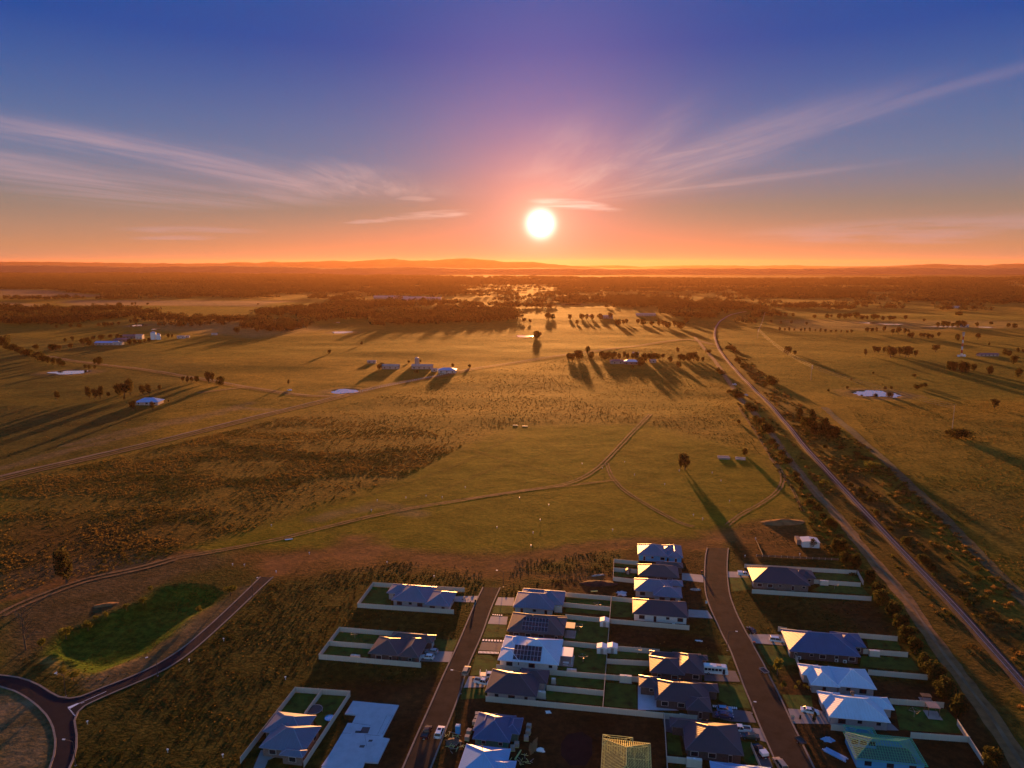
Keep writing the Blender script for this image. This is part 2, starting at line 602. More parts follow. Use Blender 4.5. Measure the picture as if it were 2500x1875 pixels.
def ground_mat():
    m_ = bpy.data.materials.new('ground_soil_and_grass')
    m_.use_nodes = True
    b = NB(m_.node_tree)
    p = m_.node_tree.nodes['Principled BSDF']
    pos = b.new('ShaderNodeNewGeometry').outputs['Position']
    ca = b.new('ShaderNodeVertexColor'); ca.layer_name = 'zone'
    ra = b.new('ShaderNodeAttribute'); ra.attribute_name = 'rough_veg'
    veg = ra.outputs['Fac']      # 0 mown ... 1 rank weeds, above 1.4 woodland floor
    n_big = b.noise(pos, 0.008, 4.0, 0.6)
    n_mid = b.noise(pos, 0.06, 5.0, 0.65)
    n_fin = b.noise(pos, 0.42, 6.0, 0.75)
    col = ca.outputs[0]
    col = b.mix(b.m('MULTIPLY', b.sm(n_big, 0.35, 0.65), 0.35), col, b.mix(1.0, col, (1.25, 1.05, 0.75, 1), 'MULTIPLY'))
    col = b.mix(b.m('MULTIPLY', b.sm(n_mid, 0.40, 0.66), 0.8), col, b.mix(1.0, col, (0.55, 0.62, 0.5, 1), 'MULTIPLY'))
    sp = b.m('MULTIPLY', b.sm(n_fin, 0.35, 0.72), 1.0)
    lo = b.mix(1.0, col, (0.32, 0.4, 0.34, 1), 'MULTIPLY')
    hi = b.mix(1.0, col, (1.8, 1.5, 1.2, 1), 'MULTIPLY')
    col2 = b.mix(sp, lo, hi)
    col = b.mix(b.m('ADD', 0.35, b.m('MULTIPLY', b.m('MINIMUM', veg, 1.0), 0.65), clamp=True), col, col2)
    b.put(p.inputs['Base Color'], col)
    p.inputs['Roughness'].default_value = 0.95
    p.inputs['Specular IOR Level'].default_value = 0.02
    b.put(p.inputs['Sheen Weight'], b.m('MULTIPLY', b.sm(veg, 1.5, 1.05), 0.09))
    p.inputs['Sheen Roughness'].default_value = 0.6
    b.put(p.inputs['Sheen Tint'], b.vm('SCALE', col, 4.0))
    bn = b.new('ShaderNodeBump')
    bn.inputs['Strength'].default_value = 1.0
    bn.inputs['Distance'].default_value = 0.35
    hgt = b.m('MULTIPLY', b.noise(pos, 0.9, 4.0, 0.6), b.m('ADD', 0.15, b.m('MINIMUM', veg, 1.0)))
    hgt = b.m('ADD', hgt, b.m('MULTIPLY', b.noise(pos, 0.12, 3.0), 0.5))
    b.put(bn.inputs['Height'], hgt)
    b.put(p.inputs['Normal'], bn.outputs[0])
    return m_


M = {}
M['ground'] = ground_mat()
M['asphalt_brown'] = mat('road_asphalt', (.050, .033, .022), .95, .06, var=.25, scale=.25, coord='World', bump=.01)
M['asphalt_dark'] = mat('new_asphalt', (.017, .018, .022), .95, .06, var=.2, scale=.2, coord='World')
M['kerb'] = mat('kerb_concrete', (.22, .175, .14), .8, .3, var=.2, scale=.5, coord='World')
M['dirt'] = mat('track_dirt', (.24, .120, .045), .95, .1, var=.3, scale=.25, coord='World', bump=.15, bscale=.8)
M['dirt_red'] = mat('red_dirt', (.16, .075, .045), .95, .1, var=.28, scale=.12, coord='World', bump=.1, bscale=1.2)
M['ballast'] = mat('rail_ballast', (.044, .029, .020), .9, .2, var=.3, scale=1.0, coord='World', bump=.1, bscale=3)
M['rail'] = mat('rail_steel', (.55, .45, .38), .28, .5, metal=.9, var=.1)
M['sleeper'] = mat('sleeper_concrete', (.16, .13, .11), .9, .2)
M['lawn'] = mat('lawn_grass', (.032, .085, .010), .9, .15, var=.45, scale=.35, coord='World', bump=.06, bscale=2.5)
M['lawn_dry'] = mat('dry_lawn', (.075, .072, .026), .9, .15, var=.4, scale=.3, coord='World', bump=.06, bscale=2.5)
M['soil_dark'] = mat('bare_soil', (.055, .032, .024), .95, .1, var=.4, scale=.18, coord='World', bump=.1, bscale=1.5)
M['drive'] = mat('driveway_concrete', (.24, .22, .21), .75, .3, var=.12, scale=.3, coord='World')
M['drive_pale'] = mat('pale_driveway_concrete', (.36, .31, .27), .75, .3, var=.12, scale=.3, coord='World')
M['drive_dark'] = mat('dark_driveway_paving', (.09, .09, .10), .75, .3, var=.15, scale=.3, coord='World')
M['slab'] = mat('fresh_slab_concrete', (.46, .47, .52), .7, .35, var=.10, scale=.35, coord='World')
M['fence'] = mat('cream_fence_sheet', (.52, .50, .42), .55, .35, var=.06, scale=.8)
M['fence_post'] = mat('cream_fence_post', (.58, .56, .48), .5, .35, var=.05)
M['wood'] = mat('old_timber', (.13, .09, .06), .85, .2, var=.25, scale=2)
M['pine'] = mat('pine_framing', (.60, .62, .22), .75, .25, var=.2, scale=1.2)
M['white'] = mat('white_paint', (.78, .78, .76), .4, .45, var=.04)
M['steel'] = mat('galvanised_steel', (.42, .42, .42), .45, .5, metal=.5, var=.1)
M['dark_steel'] = mat('dark_steel', (.06, .055, .05), .5, .4, var=.1)
M['glass'] = mat('dark_window_glass', (.018, .022, .028), .08, .6, var=.1)
M['frame_w'] = mat('pale_window_frame', (.55, .55, .55), .5, .4, var=.05)
M['frame_d'] = mat('dark_window_frame', (.05, .05, .055), .5, .4, var=.05)
M['tyre'] = mat('tyre_rubber', (.018, .018, .018), .85, .2)
M['rim'] = mat('alloy_rim', (.4, .4, .42), .35, .5, metal=.7)
M['lamp_glass'] = mat('headlight_glass', (.6, .62, .65), .15, .6)
M['tail'] = mat('red_tail_light', (.35, .01, .01), .25, .5)
M['solar'] = mat('solar_cells', (.012, .014, .022), .22, .5, var=.1)
M['blue_wrap'] = mat('blue_wall_wrap', (.05, .32, .62), .5, .4, var=.12, scale=.7)
M['green_wrap'] = mat('green_wall_wrap', (.03, .16, .13), .6, .3, var=.15, scale=.7)
M['water'] = mat('dam_water', (.85, .85, .84), .06, .5, metal=1.0, var=.02)
M['bark'] = mat('tree_bark', (.10, .075, .055), .9, .15, var=.25, scale=3)
M['bark_pale'] = mat('pale_gum_bark', (.12, .09, .06), .85, .2, var=.25, scale=2)
M['brick_pile'] = mat('wrapped_brick', (.40, .32, .26), .7, .3, var=.2, scale=3)
M['plastic_w'] = mat('white_plastic', (.75, .76, .78), .35, .5, var=.05)
M['toilet'] = mat('blue_plastic', (.03, .34, .72), .4, .5, var=.08)
M['tank'] = mat('cream_tank_plastic', (.62, .58, .48), .45, .4, var=.06)
M['dam_bank'] = mat('dam_bank_clay', (.24, .15, .08), .95, .1, var=.25, scale=.1, coord='World')
M['mast_red'] = mat('mast_red_paint', (.45, .05, .03), .5, .4)
M['mast_white'] = mat('mast_white_paint', (.78, .75, .7), .5, .4)
M['rubble'] = mat('rubble', (.38, .34, .30), .9, .2, var=.3, scale=1.5, bump=.1)
M['orange_sheet'] = mat('weathered_iron', (.34, .26, .2), .5, .4, var=.2)
ROOFS = {
    'slate': mat('slate_blue_metal_roof', (.135, .16, .225), .42, .45, var=.07, scale=.25),
    'blue': mat('sky_tinted_metal_roof', (.04, .095, .20), .42, .45, var=.07, scale=.25),  # mostly the tint of sky light, put into the roof colour
    'dark': mat('charcoal_metal_roof', (.040, .041, .046), .42, .5, var=.08, scale=.25),
    'brown': mat('brown_grey_metal_roof', (.075, .062, .055), .42, .5, var=.08, scale=.25),
    'white': mat('pale_metal_roof', (.52, .62, .74), .42, .4, var=.05, scale=.25),
    'sky': mat('light_blue_metal_roof', (.22, .42, .68), .42, .4, var=.05, scale=.25),
}
for _r in ROOFS.values():
    rib_roof(_r)
WALLS = {
    'brick': mat('face_brick_wall', (.20, .15, .13), .85, .2, var=.2, scale=2.2),
    'dark_brick': mat('dark_brick_wall', (.09, .07, .065), .85, .2, var=.2, scale=2.2),
    'cream': mat('cream_rendered_wall', (.50, .46, .42), .8, .2, var=.08, scale=1.5),
    'grey': mat('grey_rendered_wall', (.33, .32, .33), .8, .2, var=.08, scale=1.5),
    'white': mat('white_rendered_wall', (.66, .64, .62), .75, .25, var=.06, scale=1.5),
    'farm': mat('haze_tinted_cladding', (.42, .33, .27), .8, .2, var=.12, scale=.3),  # pink of the warm haze veil put into the shed colour
    'blue': M['blue_wrap'], 'green': M['green_wrap'],
}
LEAF = {
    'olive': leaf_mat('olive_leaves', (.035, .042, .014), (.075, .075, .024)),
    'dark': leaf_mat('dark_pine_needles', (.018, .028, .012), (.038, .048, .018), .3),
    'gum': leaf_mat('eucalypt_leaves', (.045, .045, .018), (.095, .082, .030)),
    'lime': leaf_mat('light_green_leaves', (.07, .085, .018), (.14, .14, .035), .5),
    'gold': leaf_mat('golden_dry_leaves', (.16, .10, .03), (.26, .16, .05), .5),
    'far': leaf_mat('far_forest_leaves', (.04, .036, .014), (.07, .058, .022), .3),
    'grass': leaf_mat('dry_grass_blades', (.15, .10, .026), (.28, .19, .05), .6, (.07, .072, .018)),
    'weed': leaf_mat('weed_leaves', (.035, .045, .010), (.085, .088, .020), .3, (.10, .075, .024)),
}

# ------------------------------------------------------------------ the ground sheet
def axis(pts):
    out = []
    for (a, b_, st0, st1) in pts:
        x = a
        while x < b_ - 1e-6:
            out.append(x)
            f = (x - a) / (b_ - a)
            x += st0 * (st1 / st0) ** f
    out.append(pts[-1][1])
    return np.array(out)


xs_pos = axis([(0, 260, 2.4, 2.4), (260, 900, 2.6, 9), (900, 24000, 10, 1500)])
xs = np.concatenate([-xs_pos[::-1][:-1], xs_pos])
ys = axis([(-600, 90, 100, 8), (90, 420, 2.2, 2.2), (420, 1200, 2.4, 7), (1200, 26000, 8, 1300)])
GX, GY = np.meshgrid(xs, ys)
GZ = height(GX, GY)
nx, ny = len(xs), len(ys)

c = lambda *v: np.array(v, float)
C_GOLD, C_OLIVE, C_MOWN = c(.190, .132, .018), c(.100, .100, .012), c(.158, .132, .011)
C_RED, C_WEED, C_LUSH = c(.225, .100, .034), c(.038, .044, .011), c(.048, .098, .012)
C_SOIL, C_BRUSH, C_FOREST = c(.062, .032, .014), c(.110, .084, .018), c(.040, .034, .008)
C_TAN = c(.20, .14, .085)

zone = np.empty((ny, nx, 3)); zone[:] = C_GOLD
veg = np.full((ny, nx), 0.55)
X1, Y1 = GX, GY


def P(*pts, f=D):
    return [flat(*f(*p)) for p in pts]


def paint(poly, colr, k=1.0, v=None, soft=6.0, nz=8.0):
    xmn, xmx = min(p[0] for p in poly) - soft, max(p[0] for p in poly) + soft
    ymn, ymx = min(p[1] for p in poly) - soft, max(p[1] for p in poly) + soft
    iy = np.where((ys >= ymn) & (ys <= ymx))[0]; ix = np.where((xs >= xmn) & (xs <= xmx))[0]
    if len(iy) == 0 or len(ix) == 0: return
    s_ = np.s_[iy[0]:iy[-1] + 1, ix[0]:ix[-1] + 1]
    x, y = GX[s_], GY[s_]
    x2 = x + (vnoise(x / nz, y / nz, 31) - .5) * soft * 1.3
    y2 = y + (vnoise(x / nz, y / nz, 37) - .5) * soft * 1.3
    ins = poly_mask(poly, x2, y2)
    d_ = seg_dist(poly, x2, y2, True)
    a = np.where(ins, .5 + .5 * np.clip(d_ / soft, 0, 1), .5 - .5 * np.clip(d_ / soft, 0, 1)) * k
    zone[s_] = zone[s_] * (1 - a[..., None]) + colr * a[..., None]
    if v is not None:
        veg[s_] = veg[s_] * (1 - a) + v * a


def brush(line, w, colr, k=1.0, v=None, soft=2.0):
    xmn, xmx = min(p[0] for p in line) - w - soft, max(p[0] for p in line) + w + soft
    ymn, ymx = min(p[1] for p in line) - w - soft, max(p[1] for p in line) + w + soft
    iy = np.where((ys >= ymn) & (ys <= ymx))[0]; ix = np.where((xs >= xmn) & (xs <= xmx))[0]
    if len(iy) == 0 or len(ix) == 0: return
    s_ = np.s_[iy[0]:iy[-1] + 1, ix[0]:ix[-1] + 1]
    x, y = GX[s_], GY[s_]
    d_ = seg_dist(line, x + (vnoise(x / 6, y / 6, 41) - .5) * soft, y + (vnoise(x / 6, y / 6, 43) - .5) * soft)
    a = sstep(w / 2 + soft, w / 2 - soft * .3, d_) * k
    zone[s_] = zone[s_] * (1 - a[..., None]) + colr * a[..., None]
    if v is not None:
        veg[s_] = veg[s_] * (1 - a) + v * a


# broad belts of farmland
m_ = vnoise(GX / 420, GY / 260, 51)
zone += (C_OLIVE - zone) * (sstep(.40, .66, m_) * .75)[..., None]
far_m = sstep(3300, 5200, GY + (vnoise(GX / 900, GY / 500, 57) - .5) * 1500)
fm2 = vnoise(GX / 900, GY / 330, 61)
forest_col = C_FOREST * (1 - sstep(.56, .70, fm2)[..., None]) + C_GOLD * .75 * sstep(.56, .70, fm2)[..., None]
zone = zone * (1 - far_m[..., None]) + forest_col * far_m[..., None]
veg = veg * (1 - far_m) + 1.6 * far_m
FIELDS = dict(
    left_dark=P((0, 775), (200, 800), (420, 840), (330, 920), (250, 960), (0, 1020)),
    weedy=P((0, 1045), (350, 965), (680, 885), (850, 900), (1000, 965), (870, 1035), (640, 1110), (400, 1195), (0, 1290)),
    mown=P((1000, 968), (1110, 922), (1400, 918), (1560, 955), (1650, 985), (1712, 1060), (1690, 1090), (1560, 1160),
           (1330, 1165), (1080, 1195), (830, 1190), (600, 1200), (400, 1190), (640, 1112), (870, 1035)),
)
paint(FIELDS['left_dark'], C_OLIVE * .7, .8, .6, 18, 30)
paint(FIELDS['weedy'], C_BRUSH, .85, 1.0, 8, 14)
paint(P((0, 1130), (300, 1090), (500, 1120), (380, 1200), (0, 1290)), C_SOIL, .45, 1.0, 18, 14)
paint(FIELDS['mown'], C_MOWN, .95, .2, 7, 9)
paint(P((1080, 930), (1400, 920), (1290, 1010), (1200, 1045), (1000, 1075), (1000, 985)), C_MOWN * 1.15, .6, .1, 3, 8)
paint(P((1190, 880), (1320, 868), (1410, 885), (1390, 905), (1150, 905)), C_BRUSH * .8, .6, .8, 8, 14)
paint(P((330, 690), (620, 690), (700, 712), (540, 730), (330, 712)), c(.23, .155, .055), .8, .1, 30, 60)
paint(P((0, 700), (330, 712), (420, 742), (0, 760)), C_OLIVE, .6, .3, 30, 60)
paint(P((140, 648), (640, 650), (560, 662), (150, 662)), c(.19, .13, .07), .9, .1, 30, 100)
paint(P((0, 652), (90, 655), (90, 664), (0, 664)), c(.19, .13, .07), .9, .1, 30, 100)
paint(P((0, 625), (120, 628), (215, 640), (60, 644), (0, 642)), c(.17, .12, .07), .9, .1, 30, 100)
paint(P((1690, 690), (2212, 695), (2212, 712), (1700, 712)), c(.20, .15, .05), .7, .2, 30, 60)
paint(P((1700, 672), (2212, 672), (2212, 692), (1700, 688)), C_OLIVE, .8, .2, 30, 60)
paint(P((1850, 770), (2212, 760), (2212, 860), (2000, 840), (1800, 815)), C_OLIVE, .7, .5, 20, 40)
# around the estate
paint(P((700, 885), (1000, 968), (1110, 922), (1400, 918), (1560, 955), (1500, 850), (1280, 800), (1000, 830)), C_BRUSH * 1.35, .6, .9, 14, 24)
paint(P((1230, 800), (1520, 800), (1560, 900), (1400, 905), (1230, 860)), C_OLIVE, .5, .7, 14, 24)
paint(P((-60, 720), (300, 745), (470, 800), (330, 900), (200, 980), (-60, 1050)), c(.060, .068, .016), .7, .6, 22, 30)  # left side vignette painted as darker, greener field colour
paint(P((-60, 870), (260, 900), (330, 960), (-60, 1045)), c(.060, .062, .018), .6, .7, 12, 30)  # more of the left vignette darkening, in the ground colour
paint(P((2212, 1060), (1980, 1060), (1900, 1010), (2212, 1330), (2400, 1400)), c(.075, .070, .020), .6, .8, 14, 20)  # right corner vignette painted as darker ground
paint(P((-60, 1150), (250, 1130), (350, 1180), (-60, 1290)), C_SOIL, .5, 1, 10, 14)
paint(P((0, 1290), (380, 1195), (830, 1190), (1080, 1195), (1500, 1160), (1720, 1130), (1800, 1180), (2250, 1780), (2212, 1800), (0, 1800)), C_WEED, .95, .9, 5, 10)
paint(P((0, 1240), (250, 1205), (500, 1195), (400, 1250), (200, 1330), (60, 1420), (0, 1460)), C_TAN * .5, .7, .5, 8, 10)
paint(P((500, 1190), (840, 1190), (1080, 1200), (1540, 1165), (1330, 1190), (1180, 1215), (1100, 1260), (1060, 1250), (860, 1225), (640, 1250), (580, 1245)), C_RED * .8, .75, .4, 5, 8)
paint(P((1180, 1215), (1290, 1185), (1340, 1180), (1320, 1240), (1270, 1270), (1150, 1250)), C_WEED, .8, 1., 3, 6)
paint(P((1240, 1200), (1280, 1190), (1270, 1260), (1235, 1275)), C_RED * .7, .6, .3, 2, 5)
paint(P((700, 1490), (1000, 1450), (900, 1659), (860, 1800), (660, 1800), (760, 1500)), C_SOIL, .95, .35, 3, 8)
paint(P((840, 1500), (930, 1480), (930, 1530), (850, 1520)), C_RED * .6, .6, .35, 3, 8)
paint(P((1000, 1500), (1450, 1545), (1440, 1800), (880, 1800)), C_SOIL, .97, .4, 2, 5)
paint(P((1130, 1270), (1330, 1230), (1370, 1170), (1520, 1180), (1520, 1330), (1370, 1400), (1200, 1300)), C_SOIL, .8, .5, 2, 5)
paint(P((1315, 1355), (1530, 1375), (1560, 1410), (1315, 1390)), C_SOIL * .9, .9, .6, 1.5, 5)
paint(P((1590, 1130), (1730, 1120), (1790, 1200), (1600, 1215)), C_RED * .55, .8, .5, 3, 6)
paint(P((1580, 1290), (1880, 1300), (1960, 1370), (1620, 1365)), C_WEED * .9, .8, .6, 3, 6)
paint(P((1760, 1300), (1880, 1300), (1960, 1400), (1880, 1370)), C_SOIL * 1.1, .7, .5, 3, 6)
paint(P((1680, 1450), (2100, 1490), (2212, 1700), (1760, 1800)), C_SOIL, .9, .4, 2, 6)
paint(P((1320, 1500), (1240, 1590), (1260, 1640), (1320, 1610)), C_SOIL * .55, .7, .3, 5, 6)
# verge between rail and dirt road, brush east of the line
paint(P((1545, 740), (1720, 870), (1850, 1000), (2212, 1360), (2212, 1480), (2090, 1320), (1750, 990), (1590, 820)), C_BRUSH * .9, .85, 1., 5, 10)
paint(P((1760, 900), (1930, 985), (2212, 1230), (2212, 1300), (1800, 960)), C_OLIVE * .85, .6, .5, 5, 14)
paint(P((1850, 1010), (2060, 1220), (2212, 1380), (2212, 1720), (2120, 1560), (1900, 1260), (1760, 1060)), C_SOIL * 1.15, .6, .8, 6, 10)
# lush drainage basin and its bank
paint([Vector((p.x, p.y, 0)) for p in BASIN_W], C_LUSH, 1.0, .8, 2.2, 6)
brush([flat(*r0(*p)) for p in ((350, 820), (480, 905), (660, 965), (740, 958), (900, 895), (1190, 770), (1500, 510), (1700, 390))], 2.6, c(.20, .15, .05), .8, .2, 1.6)  # near bank painted paler, for the sunlight falling on it
brush([flat(*r0(*p)) for p in ((760, 985), (1000, 900), (1200, 810), (1500, 600), (1700, 440), (1900, 300))], 7, c(.13, .095, .055), .8, .3, 2.5)
# the round island, lower left
ISL = [r0(-60, 1020), r0(0, 1037), r0(100, 1067), r0(200, 1122), r0(290, 1192), r0(350, 1255), r0(400, 1350), r0(418, 1440), r0(408, 1560), r0(375, 1660), r0(300, 1800), r0(-60, 1900)]
paint([flat(*p) for p in ISL], c(.15, .12, .07), .9, .4, 2, 8)
brush([flat(*r0(*p)) for p in ((-20, 1240), (80, 1200), (200, 1160))], 6, c(.24, .17, .10), .7, .2, 4)
# worn turning circles at the road ends
for (px_, py_, w_, h_) in [(*D(1560, 1156), 108, 34), (*D(600, 1220), 80, 32), (*D(1060, 1232), 96, 40), (*D(770, 1183), 130, 60)]:
    poly = [flat(px_ + w_ * .5 * math.cos(a * .39), py_ + h_ * .5 * math.sin(a * .39)) for a in range(16)]
    paint(poly, C_RED * 1.2, .92, .05, 5, 6)
for ln, w_ in [(((1540, 1180), (1400, 1168), (1280, 1180), (1160, 1205), (1060, 1225)), 8), (((1080, 1225), (900, 1205), (760, 1185), (640, 1205), (590, 1230)), 8),
               (((0, 1290), (140, 1250), (300, 1215), (400, 1195)), 7), (((1080, 1240), (1250, 1245), (1320, 1250)), 4)]:
    brush(P(*ln), w_, C_RED * .95, .75, .1, 4)
# faint old drainage lines across the mown field
for ln in [((1000, 970), (1240, 1035), (1300, 1050)), ((1310, 1035), (1500, 1080), (1620, 1110)), ((640, 1112), (850, 1055), (1000, 1000), (1110, 945)), ((700, 1150), (1000, 1040), (1100, 1000))]:
    brush(P(*ln), 2.0, C_OLIVE * .6, .55, .5, 2.5)
for ln in [((690, 1120), (820, 1090), (900, 1110)), ((0, 1010), (200, 960), (420, 900), (540, 870)), ((380, 915), (520, 880), (600, 885)), ((150, 960), (380, 905))]:
    brush(P(*ln), 5.0, C_TAN, .45, .3, 6)
# pale ring of each dam bank
for (cx, cyy, rx, ry, lv) in ponds:
    if rx > 8:
        ring = [Vector((cx + rx * 1.75 * math.cos(a * .393), cyy + ry * 1.75 * math.sin(a * .393), 0)) for a in range(16)]
        paint(ring, c(.19, .125, .06), .7, .3, max(2.5, ry * .5), 9)

me = bpy.data.meshes.new('ground')
me.vertices.add(nx * ny)
me.vertices.foreach_set('co', np.stack([GX, GY, GZ], -1).astype(np.float32).ravel())
idx = np.arange(nx * ny).reshape(ny, nx)
quads = np.stack([idx[:-1, :-1], idx[:-1, 1:], idx[1:, 1:], idx[1:, :-1]], -1).reshape(-1, 4)
me.loops.add(quads.size)
me.loops.foreach_set('vertex_index', quads.ravel().astype(np.int32))
me.polygons.add(len(quads))
me.polygons.foreach_set('loop_start', np.arange(0, quads.size, 4, dtype=np.int32))
me.polygons.foreach_set('loop_total', np.full(len(quads), 4, np.int32))
me.polygons.foreach_set('use_smooth', np.ones(len(quads), bool))
me.update(calc_edges=True)
ca = me.color_attributes.new('zone', 'FLOAT_COLOR', 'POINT')
ca.data.foreach_set('color', np.concatenate([zone, np.ones((ny, nx, 1))], -1).astype(np.float32).ravel())
va = me.attributes.new('rough_veg', 'FLOAT', 'POINT')
va.data.foreach_set('value', veg.astype(np.float32).ravel())
me.materials.append(M['ground'])
ground = link('ground', me)
tag(ground, 'flat dry farmland with mown field and red soil, running to the horizon', kind='structure')

# ------------------------------------------------------------------ strips laid on the ground
def smooth_line(pts, step=4.0):
    pts = [Vector((p[0], p[1], 0)) for p in pts]
    ext = [pts[0] * 2 - pts[1]] + pts + [pts[-1] * 2 - pts[-2]]
    out = []
    for i in range(1, len(ext) - 2):
        a, b_, c_, d_ = ext[i - 1:i + 3]
        n = max(1, int((c_ - b_).length / step))
        for k in range(n):
            t = k / n
            out.append(0.5 * ((2 * b_) + (c_ - a) * t + (2 * a - 5 * b_ + 4 * c_ - d_) * t * t + (3 * b_ - a - 3 * c_ + d_) * t ** 3))
    out.append(pts[-1])
    return out


def normals(line):
    ns = []
    for i in range(len(line)):
        a, b_ = line[max(0, i - 1)], line[min(len(line) - 1, i + 1)]
        t = (b_ - a).normalized() if (b_ - a).length > 1e-6 else Vector((1, 0, 0))
        ns.append(Vector((-t.y, t.x, 0)))
    return ns


def strip(name, line, w, material, off=0.06, jitter=0.0, ctr=0.0, crown=0.0, thick=0.0, kind='structure', parent=None, sink=0.0):
    ns = normals(line)
    vs, fs = [], []
    k = 4
    for i, (p, n) in enumerate(zip(line, ns)):
        h0 = height(p.x, p.y)
        for j in range(k + 1):
            s = (j / k - .5) * w
            if j in (0, k): s += random.uniform(-jitter, jitter)
            q = p + n * (ctr + s)
            o_ = off + max(0, q.y - 300) * 0.0005
            vs.append((q.x, q.y, height(q.x, q.y) + o_ + crown * (1 - (2 * j / k - 1) ** 2)))
    for i in range(len(line) - 1):
        for j in range(k):
            a = i * (k + 1) + j
            fs.append((a, a + 1, a + k + 2, a + k + 1))
    mb = MB(); mb.add(vs, fs)
    o = mb.build(name, material, parent, True)
    if kind and parent is None: tag(o, kind=kind)
    return o


def A(*pts, f=D):
    return [at(*f(*p)) for p in pts]


TRK = [
    (((380, 1205), (480, 1188), (600, 1165), (720, 1135), (850, 1105), (1000, 1080), (1130, 1060), (1230, 1043), (1290, 1012), (1340, 962), (1375, 925), (1405, 895)), 3.4),
    (((1310, 1000), (1322, 1030), (1350, 1060), (1400, 1092), (1470, 1130), (1500, 1138)), 2.6),
    (((1010, 1079), (1130, 1061), (1240, 1048), (1330, 1037)), 2.0),
    (((1570, 1135), (1600, 1112), (1640, 1090), (1675, 1065), (1690, 1040), (1685, 1015), (1665, 990)), 2.6),
    (((1735, 1105), (1705, 1045), (1670, 995), (1630, 930), (1595, 880)), 1.6),
    (((380, 1206), (300, 1228), (180, 1255), (60, 1300), (0, 1330)), 5.0),
]
for pts, w_ in TRK:
    ln = smooth_line(A(*pts), 3.0)
    for s in (-1, 1):
        strip('dirt_track', ln, w_ * .30, M['dirt'], .10, .18, ctr=s * w_ * .32)
FAR_TRK = [
    (((-30, 1045), (60, 1022), (200, 990), (350, 955), (520, 912), (700, 868), (830, 835), (960, 812), (1080, 790), (1200, 771), (1320, 755), (1440, 739), (1490, 735), (1535, 745)), 6.0),
    (((90, 770), (240, 792), (420, 818), (530, 838), (640, 854), (720, 858)), 5.0),
    (((430, 850), (540, 836)), 3.0),
]
for pts, w_ in FAR_TRK:
    ln = smooth_line(A(*pts), 8.0)
    strip('dirt_track', ln, w_ * .34, M['dirt'], .12, .3, ctr=-w_ * .3)
    strip('dirt_track', ln, w_ * .30, M['dirt'], .12, .3, ctr=w_ * .42)
    strip('dirt_track', ln, w_ * .5, M['dam_bank'], .10, .5, ctr=w_ * 1.2)

# gravel road beside the railway
GRAV = smooth_line(A((1500, 728), (1540, 775), (1566, 812), (1600, 862), (1650, 915), (1700, 985), (1752, 1052), (1810, 1115), (1862, 1182), (1915, 1245), (1965, 1305), (2025, 1395), (2085, 1475), (2150, 1565), (2230, 1690)), 5.0)
strip('gravel_road', GRAV, 5.0, M['dirt'], .08, .5)
strip('gravel_road', GRAV, 1.0, M['dam_bank'], .16, .2, ctr=.2)
strip('grass_path', smooth_line(A((1780, 880), (1900, 985), (2020, 1100), (2130, 1215), (2260, 1340)), 6.0), 5.5, M['lawn_dry'], .10, .5)

# ------------------------------------------------------------------ railway
RAIL = smooth_line(A((1612, 674), (1590, 678), (1570, 685), (1551, 700), (1544, 718), (1547, 740), (1562, 768), (1600, 813), (1650, 862), (1700, 918), (1740, 968), (1800, 1034), (1880, 1120), (1960, 1205), (2060, 1310), (2140, 1400), (2212, 1482), (2330, 1620)), 5.0)
rw = empty('railway_track', RAIL[-1], 0, None, None, None, 'structure')
rw.location = (0, 0, 0)
strip('ballast', RAIL, 4.4, M['ballast'], .10, .15, crown=.35, parent=rw)
ns = normals(RAIL)
for s in (-1, 1):
    mb = MB()
    for i in range(len(RAIL)):
        q = RAIL[i] + ns[i] * (s * .78)
        z = height(RAIL[i].x, RAIL[i].y) + .52 + max(0, RAIL[i].y - 300) * 0.0005
        far_w = .09 + max(0, q.y - 300) * .00007
        for (a, h_) in ((-far_w, -.12), (-far_w, .06), (far_w, .06), (far_w, -.12)):
            mb.v.append((q.x + ns[i].x * a, q.y + ns[i].y * a, z + h_))
    for i in range(len(RAIL) - 1):
        for j in range(3):
            mb.f.append([i * 4 + j, i * 4 + j + 1, i * 4 + j + 5, i * 4 + j + 4]); mb.mi.append(0)
    mb.build('rail', M['rail'], rw)
mb = MB()
acc = 0.0
for i in range(len(RAIL) - 1):
    a, b_ = RAIL[i], RAIL[i + 1]
    if a.y > 700: continue
    L = (b_ - a).length
    t = acc
    while t < L:
        p = a.lerp(b_, t / L)
        z = height(p.x, p.y) + .43 + max(0, p.y - 300) * 0.0005
        d_ = (b_ - a).normalized()
        Mx = Matrix.Translation((p.x, p.y, z)) @ Matrix.Rotation(math.atan2(d_.y, d_.x), 4, 'Z')
        mb.box(-.12, .12, -1.25, 1.25, 0, .07, 0, Mx)
        t += .65
    acc = t - L
tag(mb.build('sleeper', M['sleeper'], rw), kind='stuff')

# ------------------------------------------------------------------ sealed roads with kerbs
def sheet(name, pix, material, z=0.012, label=None, cat=None, kind='structure', f=None, parent=None):
    pts = [flat(*(f(*p) if f else p)) for p in pix]
    tess = tessellate_polygon([[Vector((p.x, p.y, 0)) for p in pts]])
    mb = MB(); mb.add([(p.x, p.y, z) for p in pts], [tuple(t) for t in tess])
    me_ = mb.mesh(name, material)
    if me_.polygons and me_.polygons[0].normal.z < 0:
        me_.flip_normals()
    o = link(name, me_, parent)
    return tag(o, label, cat, None, kind)


